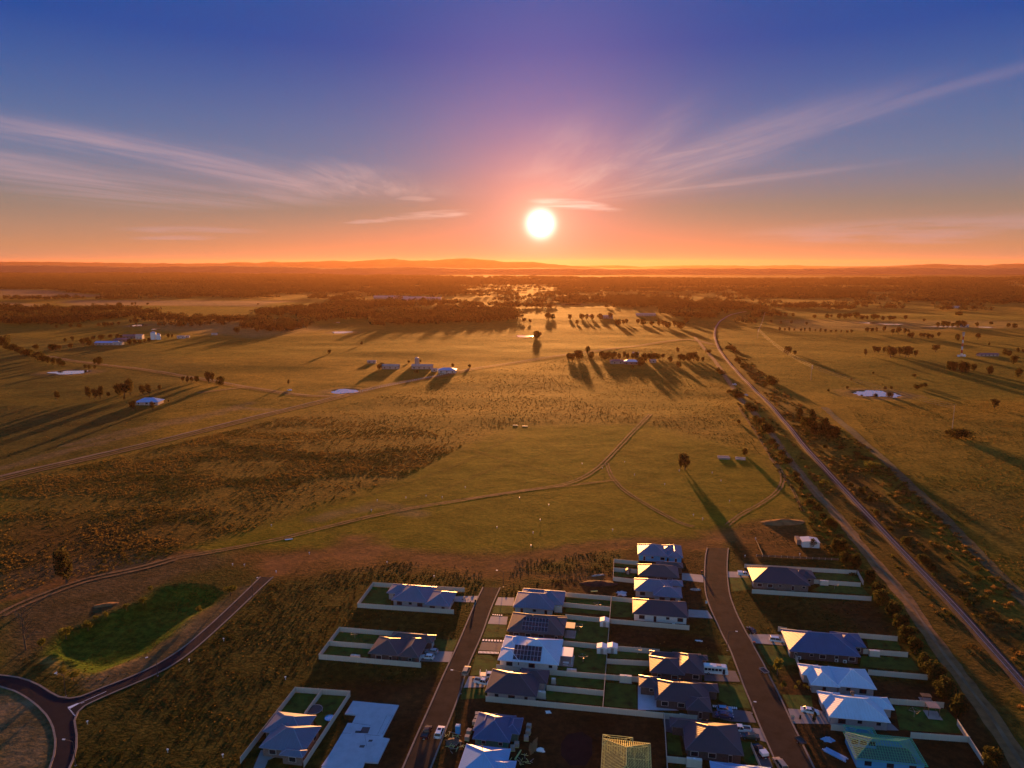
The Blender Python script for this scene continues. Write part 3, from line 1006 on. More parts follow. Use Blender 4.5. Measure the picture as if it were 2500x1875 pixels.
def kerb(line_px, f, inward, w=.42, h=.13):
    ln = smooth_line([flat(*f(*p)) for p in line_px], 3.0)
    ns_ = normals(ln)
    mb = MB()
    for p, n in zip(ln, ns_):
        for (s, z) in ((0, .0), (0, h), (w, h), (w, .0)):
            q = p + n * (s * inward)
            mb.v.append((q.x, q.y, z))
    for i in range(len(ln) - 1):
        for j in range(3):
            mb.f.append([i * 4 + j, i * 4 + j + 1, i * 4 + j + 5, i * 4 + j + 4]); mb.mi.append(0)
    return tag(mb.build('kerb', M['kerb']), kind='structure')


def road(name, Lp, Rp, f, material, z=0.012):
    L_ = smooth_line([flat(*f(*p)) for p in Lp], 3.0)
    R_ = smooth_line([flat(*f(*p)) for p in Rp], 3.0)
    pts = L_ + R_[::-1]
    tess = tessellate_polygon([pts])
    mb = MB(); mb.add([(p.x, p.y, z) for p in pts], [tuple(t) for t in tess])
    me_ = mb.mesh(name, material)
    if me_.polygons[0].normal.z < 0: me_.flip_normals()
    return tag(link(name, me_), kind='structure')


ML, MR = [(404, 265), (330, 420), (215, 690), (90, 960), (0, 1165), (-110, 1410), (-235, 1700)], [(545, 268), (478, 420), (400, 640), (300, 870), (235, 1080), (140, 1330), (20, 1640), (0, 1690)]
road('road', ML, MR, r2, M['asphalt_brown'])
kerb(ML, r2, 1); kerb(MR, r2, -1)
RL = [(795, 108), (783, 160), (777, 240), (776, 330), (780, 410), (800, 490), (830, 570), (868, 650), (905, 730), (950, 815), (995, 930), (1050, 1080), (1100, 1200), (1150, 1330), (1210, 1470), (1270, 1610), (1310, 1700)]
RR = [(950, 112), (944, 180), (942, 260), (948, 350), (962, 440), (985, 510), (1018, 590), (1080, 710), (1115, 770), (1155, 845), (1200, 925), (1240, 1010), (1295, 1115), (1350, 1230), (1405, 1350), (1455, 1450), (1560, 1665), (1590, 1720)]
road('road', RL, RR, r3, M['asphalt_brown'])
kerb(RL, r3, 1); kerb(RR, r3, -1)
LU = [(2005, 184), (1900, 288), (1700, 478), (1550, 612), (1400, 735), (1200, 862), (1000, 955), (800, 1032), (690, 1078), (620, 1105), (540, 1118), (460, 1106), (400, 1075), (310, 1018), (230, 982), (150, 958), (0, 938), (-120, 925)]
LL = [(2112, 185), (1950, 335), (1750, 525), (1500, 748), (1300, 888), (1100, 985), (900, 1070), (790, 1118), (720, 1150), (660, 1180), (610, 1225), (583, 1290), (590, 1340), (600, 1400), (598, 1500), (575, 1590), (540, 1670), (500, 1740)]
ring_px = LU + [(-120, 1000), (-60, 1020), (0, 1037), (100, 1067), (200, 1122), (290, 1192), (350, 1255), (400, 1350), (418, 1440), (408, 1560), (375, 1660), (330, 1740)] + LL[::-1]
sm = lambda P_: smooth_line([flat(*r0(*p)) for p in P_], 3.0)
loop = sm(LU) + sm([(-120, 1005), (-60, 1020), (0, 1037), (100, 1067), (200, 1122), (290, 1192), (350, 1255), (400, 1350), (418, 1440), (408, 1560), (375, 1660), (330, 1740)]) + sm(LL)[::-1]
tess = tessellate_polygon([loop])
mb = MB(); mb.add([(p.x, p.y, .012) for p in loop], [tuple(t) for t in tess])
me_ = mb.mesh('road', M['asphalt_dark'])
if me_.polygons[0].normal.z < 0: me_.flip_normals()
tag(link('road', me_), kind='structure')
kerb(LU, r0, 1, .5); kerb(LL, r0, -1, .5)
kerb([(-60, 1020), (0, 1037), (100, 1067), (200, 1122), (290, 1192), (350, 1255), (400, 1350), (418, 1440), (408, 1560), (375, 1660), (330, 1740)], r0, 1, .5)
# painted markings at the junction
sheet('road_marking', [(520, 1190), (600, 1158), (612, 1162), (540, 1202)], M['white'], .018, f=r0)
for a, b_ in (((610, 1160), (820, 1068)), ((622, 1162), (650, 1152))):
    p, q = flat(*r0(*a)), flat(*r0(*b_))
    strip('road_marking', [p, p.lerp(q, .5), q], .16, M['white'], .02)
for k in range(7):
    t = k / 6
    p = flat(*r0(526 + 46 * t, 1196 + 56 * t)); q = flat(*r0(526 + 46 * t + 8, 1196 + 56 * t + 4))
    strip('road_marking', [p, p.lerp(q, .5), q], .3, M['white'], .02)

# ------------------------------------------------------------------ water in the farm dams
PONDN = ['broad farm dam gleaming white beyond the left track', 'bright dam just right of the far tree clump', 'pale blue white dam beside the long dirt track',
         'thin bright dam far off below the sun', 'large ragged bright dam in the right hand paddock', 'crescent dam with a curved clay bank at the left edge',
         'long thin dam beyond the right tree line, west half', 'long thin dam beyond the right tree line, east half', 'bright dam above the left farmyard', 'tiny round dam next to the farm silo',
         'small pair of puddles above the left dam', 'tiny glint of water among far trees', 'thin dam near the right edge', 'narrow dam right of the mast trees']
for i, (cx, cyy, rx, ry, lv) in enumerate(ponds):
    vs = []
    for k in range(40):
        a = 2 * math.pi * k / 40
        rr = 1 + .14 * math.sin(3 * a + i) + .08 * math.sin(5 * a + 2 * i) + (.10 * math.sin(9 * a) if i == 4 else 0)
        vs.append((cx + rx * rr * math.cos(a), cyy + ry * rr * math.sin(a), lv + .02 + cyy * .0001))
    mb = MB(); mb.add(vs, [tuple(range(40))])
    tag(mb.build('water', M['water']), PONDN[i], kind='structure')

# ------------------------------------------------------------------ far hills
def ridge(px0, px1, dist, prof, base_y=648, depth=2500):
    """rolling ridge with real depth; prof = [(px, py)] crest line in the photograph, at distance dist"""
    n = int((px1 - px0) / 6)
    rows = 9
    vs = []
    pxs = [p[0] for p in prof]; pys = [p[1] for p in prof]
    for i in range(n + 1):
        px = px0 + (px1 - px0) * i / n
        py = float(np.interp(px, pxs, pys)) + (float(vnoise(px / 13., dist / 100., 5)) - .5) * 1.6
        d = ray_dir(px, py)
        for j in range(rows):
            t = j / (rows - 1)
            y = dist + (t - .5) * depth
            k = dist / d.y
            crest = CAM_H + d.z * k
            prof_z = math.sin(math.pi * t) ** 1.3
            z = -6 + (crest + 6) * prof_z * (1 + .25 * (float(vnoise(px / 40., t * 5, 9)) - .5) * (1 if j != (rows - 1) // 2 else 0))
            vs.append((d.x * k * (1 + (t - .5) * depth / dist * .6), y, z))
    fs = [(i * rows + j, i * rows + j + 1, (i + 1) * rows + j + 1, (i + 1) * rows + j) for i in range(n) for j in range(rows - 1)]
    mb = MB(); mb.add(vs, fs)
    return tag(mb.build('hills', M['hill'], None, True), kind='structure')


M['hill'] = mat('wooded_hills', (.050, .038, .026), .95, .1, var=.3, scale=.004, coord='World')
d2 = lambda L: [D(*p) for p in L]
ridge(-300, 1480, 15000, d2([(-300, 566), (60, 565.5), (200, 567), (370, 569), (480, 568.5), (515, 566), (560, 568), (590, 564), (610, 567), (660, 566), (720, 563.5), (760, 565), (800, 562), (850, 558.5), (885, 563), (940, 562), (970, 559.5), (1005, 557.5), (1060, 562), (1100, 566), (1150, 564.5), (1190, 570), (1240, 574), (1310, 578)]))
ridge(1150, 2900, 21000, d2([(1060, 577), (1240, 573), (1330, 573), (1380, 574.5), (1480, 573), (1560, 572.5), (1620, 574), (1700, 572.5), (1760, 574), (1900, 575), (2100, 575), (2600, 574)]), depth=3500)
ridge(1950, 2900, 13000, d2([(1720, 582), (1800, 577), (1900, 575.5), (1960, 572), (2020, 569.8), (2080, 572), (2130, 573), (2160, 570), (2212, 569), (2300, 566), (2560, 570)]))
ridge(-300, 2900, 9000, d2([(-300, 574), (100, 573), (300, 577), (500, 574), (700, 579), (900, 577), (1000, 580), (1200, 579), (1350, 581), (1500, 578.5), (1700, 580), (1900, 578), (2100, 579), (2600, 577)]), depth=1800)

# ------------------------------------------------------------------ instanced masses (geometry nodes)
def hidden(me_, name):
    return bpy.data.objects.new(name, me_)


def leaf_cards(n, fn, size, seed=0, upright=0.0):
    """n little leaf quads placed by fn(rnd)->(pos, outward)"""
    rnd = random.Random(seed)
    mb = MB()
    for _ in range(n):
        p, o_ = fn(rnd)
        s = size * rnd.uniform(.6, 1.35)
        a = Vector((rnd.gauss(0, 1), rnd.gauss(0, 1), rnd.gauss(0, .8) + upright)).normalized()
        b_ = a.cross(Vector((rnd.gauss(0, 1), rnd.gauss(0, 1), rnd.gauss(0, 1)))).normalized()
        mb.add([p - a * s - b_ * s * .5, p - a * s * .3 + b_ * s * .7, p + a * s, p + b_ * -s * .6 + a * s * .2], [(0, 1, 2, 3)])
    return mb


def scatter_object(name, pts, scl, protos, label, kind='stuff', seed=0):
    """one stuff object: every point carries one of the prototype meshes"""
    me_ = bpy.data.meshes.new(name)
    me_.vertices.add(len(pts))
    me_.vertices.foreach_set('co', np.asarray(pts, np.float32).ravel())
    me_.attributes.new('scl', 'FLOAT', 'POINT').data.foreach_set('value', np.asarray(scl, np.float32))
    r_ = np.random.default_rng(seed)
    me_.attributes.new('rot', 'FLOAT_VECTOR', 'POINT').data.foreach_set('vector', np.stack([np.zeros(len(pts)), np.zeros(len(pts)), r_.uniform(0, 6.28, len(pts))], -1).astype(np.float32).ravel())
    me_.update()
    o = link(name, me_)
    pc = bpy.data.collections.new(name + '_source')
    for q in protos: pc.objects.link(q)
    ng = bpy.data.node_groups.new(name, 'GeometryNodeTree')
    ng.interface.new_socket('Geometry', in_out='INPUT', socket_type='NodeSocketGeometry')
    ng.interface.new_socket('Geometry', in_out='OUTPUT', socket_type='NodeSocketGeometry')
    gi, go = ng.nodes.new('NodeGroupInput'), ng.nodes.new('NodeGroupOutput')
    iop = ng.nodes.new('GeometryNodeInstanceOnPoints')
    ci = ng.nodes.new('GeometryNodeCollectionInfo')
    ci.inputs['Collection'].default_value = pc
    ci.inputs['Separate Children'].default_value = True
    ci.inputs['Reset Children'].default_value = True
    na = ng.nodes.new('GeometryNodeInputNamedAttribute'); na.data_type = 'FLOAT'; na.inputs[0].default_value = 'scl'
    nr = ng.nodes.new('GeometryNodeInputNamedAttribute'); nr.data_type = 'FLOAT_VECTOR'; nr.inputs[0].default_value = 'rot'
    L_ = ng.links.new
    L_(gi.outputs[0], iop.inputs['Points'])
    L_(ci.outputs[0], iop.inputs['Instance'])
    iop.inputs['Pick Instance'].default_value = True
    L_(na.outputs[0], iop.inputs['Scale'])
    L_(nr.outputs[0], iop.inputs['Rotation'])
    L_(iop.outputs[0], go.inputs[0])
    md = o.modifiers.new('scatter', 'NODES')
    md.node_group = ng
    return tag(o, label, None, None, kind)


def tuft(seed, leafm, n=20, blade=True):
    rnd = random.Random(seed)
    mb = MB()
    for _ in range(n):
        a = rnd.uniform(0, 6.28)
        r_ = rnd.uniform(0, .6)
        lean = rnd.uniform(.05, .5)
        h_ = rnd.uniform(.2, .5)
        w_ = rnd.uniform(.07, .15)
        p = Vector((r_ * math.cos(a), r_ * math.sin(a), -.05))
        o_ = Vector((math.cos(a), math.sin(a), 0))
        s = Vector((-o_.y, o_.x, 0)) * w_
        m1 = p + o_ * lean * .35 + Vector((0, 0, h_ * .6))
        t1 = p + o_ * lean + Vector((0, 0, h_))
        mb.add([p - s, p + s, m1 + s, t1, m1 - s], [(0, 1, 2, 3, 4)])
    me_ = mb.mesh('tuft', leafm)
    return hidden(me_, 'tuft')


def bushlet(seed, leafm, n=46):
    def fn(r):
        u = Vector((r.gauss(0, 1), r.gauss(0, 1), r.gauss(0, 1))).normalized() * (r.random() ** .4)
        return Vector((u.x * .7, u.y * .7, .2 + u.z * .24)), u
    return hidden(leaf_cards(n, fn, .16, seed).mesh('bushlet', leafm), 'bushlet')


def sample_poly(poly, dens, s=1, prob=None, cap=200000, avoid=()):
    r_ = np.random.default_rng(s)
    xmn, xmx = min(p[0] for p in poly), max(p[0] for p in poly)
    ymn, ymx = min(p[1] for p in poly), max(p[1] for p in poly)
    n = min(cap, int((xmx - xmn) * (ymx - ymn) * dens))
    x, y = r_.uniform(xmn, xmx, n), r_.uniform(ymn, ymx, n)
    k = poly_mask(poly, x, y)
    for q in avoid:
        k &= ~poly_mask(q, x, y)
    if prob is not None:
        k &= r_.random(n) < prob(x, y)
    x, y = x[k], y[k]
    return np.stack([x, y, height(x, y)], -1)


def near_line(lines, x, y, w):
    k = np.zeros(x.shape, bool)
    for ln in lines:
        k |= seg_dist(ln, x, y) < w
    return k


TRK_W = [A(*p) for p, _ in TRK + FAR_TRK]
clumpy = lambda sc_, lo, hi, sd_: (lambda x, y: sstep(lo, hi, vnoise(x / sc_, y / (sc_ * .7), sd_)) * .8 + .2 * vnoise(x / 5, y / 4, sd_ + 1))
grass_protos = [tuft(s, LEAF['grass']) for s in range(4)] + [bushlet(3, LEAF['grass'], 30)]
weed_protos = [bushlet(s, LEAF['weed']) for s in range(3)] + [tuft(9, LEAF['grass']), tuft(10, LEAF['weed'])]


def cull(pts):
    """keep only what the photograph, or a step to the side of it, can show"""
    x, y = pts[:, 0], pts[:, 1]
    k = (np.abs(x) < y * .80 + 40)
    return pts[k]


# weedy paddock on the left
g = sample_poly(FIELDS['weedy'], .75, 11, clumpy(26, .30, .62, 71), 150000)
g = cull(g); k = ~near_line(TRK_W, g[:, 0], g[:, 1], 5); k &= rng.random(len(g)) < 1 - .93 * sstep(380, 540, g[:, 1] + g[:, 0] * .35); g = g[k]
scatter_object('tall_weeds', g, rng.uniform(.35, 1.0, len(g)), grass_protos + weed_protos[3:4], 'brown and golden weeds covering the rough paddock on the left', seed=1)
# dry paddocks further off
g1 = sample_poly(P((700, 885), (960, 820), (1200, 778), (1440, 745), (1520, 745), (1650, 985), (1400, 915), (1110, 918), (1000, 962)), .16, 12, clumpy(40, .1, .7, 75), 70000)
g2 = sample_poly(P((1830, 880), (2300, 850), (2400, 1400), (2230, 1330), (2000, 1090)), .3, 13, clumpy(34, .25, .62, 77), 90000)
g3 = sample_poly(P((0, 880), (250, 900), (450, 860), (700, 858), (340, 950), (0, 1030)), .06, 14, clumpy(40, .35, .62, 79), 40000)
g4 = sample_poly(P((1580, 745), (1850, 760), (2300, 780), (2300, 850), (1830, 880), (1720, 850)), .035, 15, clumpy(60, .35, .62, 80), 40000)
g = cull(np.concatenate([g1, g2, g3, g4])); k = ~near_line(TRK_W, g[:, 0], g[:, 1], 5); g = g[k]
scatter_object('dry_grass', g, rng.uniform(.3, .75, len(g)), grass_protos, 'dry golden grass tussocks of the open paddocks', seed=2)
# weeds on the vacant land inside the estate
LAWN_PX = []
EST_AVOID = [P((860, 1250), (1060, 1260), (1010, 1440), (690, 1430), (720, 1345), (770, 1310)), P((520, 1659), (640, 1480), (780, 1490), (700, 1800), (480, 1800)),
             [flat(*r0(*p)) for p in LU + LL[::-1]], [Vector((p.x, p.y, 0)) for p in loop], [flat(*p) for p in ISL], [Vector((p.x, p.y, 0)) for p in BASIN_W]]
w1 = sample_poly(P((180, 1560), (340, 1470), (590, 1255), (680, 1240), (860, 1212), (1040, 1225), (1050, 1262), (960, 1460), (800, 1490), (640, 1480), (500, 1659), (480, 1800), (120, 1800)), .75, 21, clumpy(16, .22, .6, 81), 90000,
                 [P((772, 1258), (1010, 1272), (980, 1332), (765, 1315)), P((712, 1355), (985, 1380), (975, 1432), (690, 1422)), EST_AVOID[1]])
w2 = sample_poly(P((1110, 1210), (1290, 1190), (1340, 1185), (1325, 1250), (1090, 1285)), .8, 22, clumpy(10, .25, .6, 83), 60000)
w3 = sample_poly(P((1590, 1120), (1740, 1110), (1800, 1190), (1600, 1215)), .05, 23)
w4 = sample_poly(P((1050, 1150), (1500, 1160), (1300, 1175), (1080, 1195), (840, 1190)), .03, 24)
w5 = sample_poly(P((0, 1180), (300, 1180), (400, 1200), (150, 1255), (0, 1290)), .25, 25, clumpy(14, .35, .6, 85))
w6 = sample_poly(P((1590, 1300), (1870, 1300), (1960, 1370), (1640, 1360)), .25, 26, clumpy(12, .4, .65, 87))
w7 = sample_poly(P((1325, 1360), (1530, 1380), (1560, 1405), (1325, 1388)), .5, 27, clumpy(9, .35, .6, 88))
w8 = sample_poly(P((0, 1440), (90, 1400), (350, 1475), (150, 1500), (0, 1455)), .2, 28)
g = cull(np.concatenate([w1, w2, w3, w5, w6, w7, w8]))
wr = [smooth_line([flat(*r2(*p)) for p in ML], 6), smooth_line([flat(*r0(*p)) for p in LL], 6), smooth_line([flat(*r0(*p)) for p in LU], 6), smooth_line([flat(*r3(*p)) for p in RR], 6)]
k = ~near_line(wr, g[:, 0], g[:, 1], 1.2); k &= ~poly_mask([Vector((p.x, p.y, 0)) for p in loop], g[:, 0], g[:, 1]); g = g[k]
scatter_object('vacant_lot_weeds', g, rng.uniform(.22, .58, len(g)), weed_protos, 'green and straw coloured weeds on the vacant building lots', seed=3)
# brush both sides of the railway
b1 = sample_poly(P((1570, 735), (1720, 868), (1780, 905), (1900, 985), (2212, 1300), (2212, 1470), (1990, 1240), (1740, 955), (1600, 790)), .16, 31, clumpy(18, .3, .6, 91), 40000)
b2 = sample_poly(P((1600, 845), (1700, 960), (1760, 1045), (1870, 1165), (1960, 1260), (2130, 1450), (2212, 1540), (2212, 1500), (1880, 1135), (1735, 985), (1640, 870)), .10, 32, clumpy(18, .3, .6, 93), 40000)
b3 = sample_poly(P((1585, 860), (1640, 925), (1740, 1050), (1800, 1130), (1900, 1250), (1880, 1280), (1780, 1190), (1735, 1110), (1640, 950)), .12, 33, None, 40000)
g = cull(np.concatenate([b1, b2, b3])); k = seg_dist(RAIL, g[:, 0], g[:, 1]) > 3.6; k &= seg_dist(GRAV, g[:, 0], g[:, 1]) > 4.2; g = g[k]
scatter_object('railway_brush', g, rng.uniform(.9, 2.3, len(g)), weed_protos + [bushlet(8, LEAF['gold'])], 'low tangled brush growing along both sides of the railway', seed=4)
# lush growth in the basin
g = sample_poly([Vector((p.x, p.y, 0)) for p in BASIN_W], .5, 41, clumpy(9, .3, .6, 95), 60000)
scatter_object('basin_reeds', g, rng.uniform(.2, .42, len(g)), [bushlet(20, LEAF['lime']), bushlet(21, LEAF['olive']), tuft(22, LEAF['lime'])], 'green reeds and grass filling the drainage basin', seed=5)

# distant forest
def forest_patch(seed, ntree, R_, leafm, nl=34):
    def mk():
        rnd = random.Random(seed)
        mb = MB()
        for _ in range(ntree):
            a, r_ = rnd.uniform(0, 6.28), R_ * math.sqrt(rnd.random())
            cx, cy_ = r_ * math.cos(a), r_ * math.sin(a)
            h_ = rnd.uniform(8, 15); w_ = h_ * rnd.uniform(.3, .5)
            for __ in range(nl):
                u = Vector((rnd.gauss(0, 1), rnd.gauss(0, 1), rnd.gauss(0, 1))).normalized() * (rnd.random() ** .35)
                p = Vector((cx + u.x * w_, cy_ + u.y * w_, h_ * .6 + u.z * h_ * .42))
                s = rnd.uniform(.9, 1.9)
                aa = Vector((rnd.gauss(0, 1), rnd.gauss(0, 1), rnd.gauss(0, 1))).normalized()
                bb = aa.cross(Vector((rnd.gauss(0, 1), rnd.gauss(0, 1), rnd.gauss(0, 1)))).normalized()
                mb.add([p - aa * s, p + bb * s * .7, p + aa * s, p - bb * s * .6], [(0, 1, 2, 3)])
        return mb.mesh('forest_patch', leafm)
    return hidden(mk(), 'forest_patch')


fp = [forest_patch(s, 14, 26, LEAF['far']) for s in range(4)]
holes = [P((130, 645), (650, 648), (600, 664), (150, 664)), P((-300, 651), (100, 654), (100, 665), (-300, 665)), P((-300, 624), (125, 627), (225, 640), (60, 645), (-300, 643)),
         P((1100, 654), (1330, 655), (1330, 661), (1100, 661)), P((1000, 645), (1100, 645), (1100, 648), (1000, 648))]
fA = sample_poly(P((-300, 662), (0, 666), (120, 671), (260, 671), (390, 690), (520, 690), (700, 704), (722, 714), (600, 717), (500, 706), (300, 706), (-300, 696)), .0011, 51, clumpy(120, .2, .5, 101))
fB = sample_poly(P((520, 678), (760, 655), (1100, 666), (1110, 698), (900, 704), (700, 704)), .0011, 52, clumpy(150, .25, .55, 103))
fC = sample_poly(P((-300, 585), (350, 592), (800, 597), (1560, 604), (2600, 600), (2600, 672), (1680, 668), (1640, 655), (1500, 668), (1250, 668), (1100, 663), (760, 654), (640, 642), (200, 648), (-300, 648)), .00055, 53, clumpy(380, .40, .56, 105), 400000, holes)
fD = sample_poly(P((1430, 664), (1560, 655), (1640, 665), (1690, 700), (1600, 700), (1540, 690), (1460, 700)), .0010, 54, clumpy(90, .3, .5, 107))
g = np.concatenate([fA, fB, fC, fD])
g = g[(np.abs(g[:, 0]) < g[:, 1] * .85 + 100)]
k = seg_dist(RAIL, g[:, 0], g[:, 1]) > 34; g = g[k]
# clear ground around the far dams
for (cx, cyy, rx, ry, lv) in ponds:
    k = ~((np.abs(g[:, 0] - cx) < rx + 30) & (g[:, 1] < cyy + ry) & (g[:, 1] > cyy - ry - (cyy * cyy / 1300. * .12)))
    g = g[k]
print('forest patches', len(g))
scatter_object('distant_forest', g, rng.uniform(.8, 1.25, len(g)) * (1 + np.clip(g[:, 1] - 3000, 0, 9000) / 9000), fp, 'dark eucalypt forest filling the plain beyond the paddocks', seed=6)

# ------------------------------------------------------------------ grid helpers for the estate
def uv(p):
    return p.dot(GU), p.dot(GV)


def from_uv(u, v, z=0.0):
    q = GU * u + GV * v
    return Vector((q.x, q.y, z))


UNIT = {}


def unit_box(m_):
    if m_.name not in UNIT:
        UNIT[m_.name] = MB().box(-.5, .5, -.5, .5, 0, 1).mesh('panel', m_)
    return UNIT[m_.name]


def ubox(name, material, parent, x0, x1, y0, y1, z0, z1, rz=None):
    o = link(name, unit_box(material), parent)
    o.location = ((x0 + x1) / 2, (y0 + y1) / 2, z0)
    o.scale = (abs(x1 - x0), abs(y1 - y0), z1 - z0)
    return o


EAVE = 2.75


def hip_roof(mb, x0, x1, y0, y1, z, pitch):
    """closed hip roof with a fascia; returns its ridge and hip lines"""
    w, d = x1 - x0, y1 - y0
    s = min(w, d) / 2
    h = s * math.tan(pitch)
    if w >= d:
        a, b_ = Vector((x0 + s, (y0 + y1) / 2, z + h)), Vector((x1 - s, (y0 + y1) / 2, z + h))
    else:
        a, b_ = Vector(((x0 + x1) / 2, y0 + s, z + h)), Vector(((x0 + x1) / 2, y1 - s, z + h))
    c_ = [Vector((x0, y0, z)), Vector((x1, y0, z)), Vector((x1, y1, z)), Vector((x0, y1, z))]
    f = [p - Vector((0, 0, .2)) for p in c_]
    vs = c_ + f + [a, b_]
    if w >= d:
        top = [(0, 1, 9, 8), (1, 2, 9), (2, 3, 8, 9), (3, 0, 8)]
        lines = [(a, b_), (c_[0], a), (c_[3], a), (c_[1], b_), (c_[2], b_)]
    else:
        top = [(0, 1, 8), (1, 2, 9, 8), (2, 3, 9), (3, 0, 8, 9)]
        lines = [(a, b_), (c_[0], a), (c_[1], a), (c_[2], b_), (c_[3], b_)]
    mb.add(vs, top + [(0, 4, 5, 1), (1, 5, 6, 2), (2, 6, 7, 3), (3, 7, 4, 0), (4, 7, 6, 5)])
    return lines


def house(label, f, blocks, roof='dark', wall='brick', street='E', pitch=26, eave=EAVE, garage=True, win=True, walls_open=(), nowall=()):
    """blocks: (near left, near right, any far) eave pixels"""
    rects = []
    for (NL, NR, F) in blocks:
        a, b_, c_ = (uv(flat(*f(*q), z=eave)) for q in (NL, NR, F))
        rects.append([a[0], b_[0], (a[1] + b_[1]) / 2, c_[1]])
    U0, U1 = min(r[0] for r in rects), max(r[1] for r in rects)
    V0, V1 = min(r[2] for r in rects), max(r[3] for r in rects)
    cu, cv = (U0 + U1) / 2, (V0 + V1) / 2
    root = empty('house', from_uv(cu, cv), -GR, label, 'house', 'houses of the new estate')
    print('house %-40s' % label[:40], ['%.1fx%.1f' % (r[1] - r[0], r[3] - r[2]) for r in rects])
    R_ = [[r[0] - cu, r[1] - cu, r[2] - cv, r[3] - cv] for r in rects]
    rm = ROOFS[roof]
    mb = MB(); caps = []
    for i, r in enumerate(R_):
        z = eave + .004 * i
        ls = hip_roof(mb, r[0] - .003 * i, r[1] + .003 * i, r[2] - .003 * i, r[3] + .003 * i, z, rad(pitch))
        caps += ls
    mb.build('roof', rm, root)

    def buried(p, i):
        for j, q in enumerate(R_):
            if j == i: continue
            if q[0] + .3 < p.x < q[1] - .3 and q[2] + .3 < p.y < q[3] - .3:
                s = min(q[1] - q[0], q[3] - q[2]) / 2
                dd = min(p.x - q[0], q[1] - p.x, p.y - q[2], q[3] - p.y)
                if eave + min(dd, s) * math.tan(rad(pitch)) > p.z + .05:
                    return True
        return False
    capm = ROOFS[roof + '_cap']
    for i in range(len(R_)):
        for (a, b_) in caps[i * 5:i * 5 + 5]:
            if (b_ - a).length < .8: continue
            # drop the stretches that run under another roof
            n = 12
            st = None
            for k in range(n + 1):
                p = a.lerp(b_, k / n)
                if not buried(p, i):
                    if st is None: st = p
                    en = p
                if (buried(p, i) or k == n) and st is not None:
                    if (en - st).length > .8:
                        MB().bar(st + Vector((0, 0, .03)), en + Vector((0, 0, .03)), .11, 4).build('ridge_cap', capm, root)
                    st = None
    # gutters
    for i, r in enumerate(R_):
        g = MB(); z = eave - .03 + .004 * i
        x0, x1, y0, y1 = r[0] - .09, r[1] + .09, r[2] - .09, r[3] + .09
        g.box(x0, x1, y0, y0 + .08, z - .12, z); g.box(x0, x1, y1 - .08, y1, z - .12, z)
        g.box(x0, x0 + .08, y0 + .081, y1 - .081, z - .121, z - .001); g.box(x1 - .08, x1, y0 + .081, y1 - .081, z - .121, z - .001)
        g.build('gutter', capm, root)
    wm = WALLS[wall]
    ins = .55
    w = MB(); W_ = []
    for i, r in enumerate(R_):
        if i in nowall:
            W_.append(None)
            for (px_, py_) in ((r[0] + .4, r[2] + .4), (r[1] - .4, r[2] + .4)):
                ubox('post', M['white'], root, px_ - .07, px_ + .07, py_ - .07, py_ + .07, 0, eave - .2)
            continue
        q = [r[0] + ins + .004 * i, r[1] - ins - .004 * i, r[2] + ins + .004 * i, r[3] - ins - .004 * i]
        W_.append(q)
        w.box(q[0], q[1], q[2], q[3], 0.0 - .01 * i, eave - .203 - .002 * i)
    w.build('wall', wm, root)

    def inside(x, y, i):
        return any(q and j != i and q[0] - .1 < x < q[1] + .1 and q[2] - .1 < y < q[3] + .1 for j, q in enumerate(W_))
    fm = M['frame_w'] if wall in ('brick', 'dark_brick', 'green', 'blue') else M['frame_d']
    rnd = random.Random(label)
    if win:
        for i, q in enumerate(W_):
            if not q: continue
            L = q[1] - q[0]
            n = max(1, int(L / 3.6))
            for k in range(n):
                x = q[0] + L * (k + .5) / n + rnd.uniform(-.5, .5)
                if inside(x, q[2] - .3, i) or inside(x - 1, q[2] - .3, i) or inside(x + 1, q[2] - .3, i): continue
                kind = rnd.random()
                ww, zb, zt = (.9, .05, 2.1) if kind < .22 else ((1.9, .75, 2.1) if kind < .7 else (1.1, 1.2, 2.1))
                nm = 'door' if zb < .1 else 'window'
                fr = ubox(nm, fm, root, x - ww / 2, x + ww / 2, q[2] - .06, q[2] + .02, zb, zt)
                pn = link('pane', unit_box(M['glass']), fr)
                pn.location = (0, -.62, .07); pn.scale = (.88, .35, .86)
            for sx, xx in ((-1, q[0]), (1, q[1])):
                Ly = q[3] - q[2]
                n = max(1, int(Ly / 4.0))
                for k in range(n):
                    y = q[2] + Ly * (k + .5) / n
                    if inside(xx + sx * .3, y, i): continue
                    gar = garage and ((street == 'E' and sx > 0) or (street == 'W' and sx < 0)) and k == 0
                    ww, zb, zt = (2.5, .03, 2.3) if gar else (1.5, .8, 2.1)
                    fr = ubox('garage_door' if gar else 'window', M['frame_w'] if gar else fm, root, xx - .03 + sx * .03, xx + .03 + sx * .03, y - min(ww, Ly * .8) / 2, y + min(ww, Ly * .8) / 2, zb, zt)
                    if not gar:
                        pn = link('pane', unit_box(M['glass']), fr)
                        pn.location = (sx * .62, 0, .07); pn.scale = (.35, .88, .86)
    return root, R_, rects, (cu, cv)


for k_, v_ in list(ROOFS.items()):
    base = {'slate': (.25, .28, .36), 'blue': (.12, .20, .34), 'dark': (.11, .11, .125), 'brown': (.17, .15, .14), 'white': (.72, .76, .82), 'sky': (.34, .52, .74)}[k_]
    ROOFS[k_ + '_cap'] = mat(k_ + '_ridge_cap', base, .4, .45, var=.05)


def roof_items(root, rect, kind, items, pitch=26, eave=EAVE):
    pass


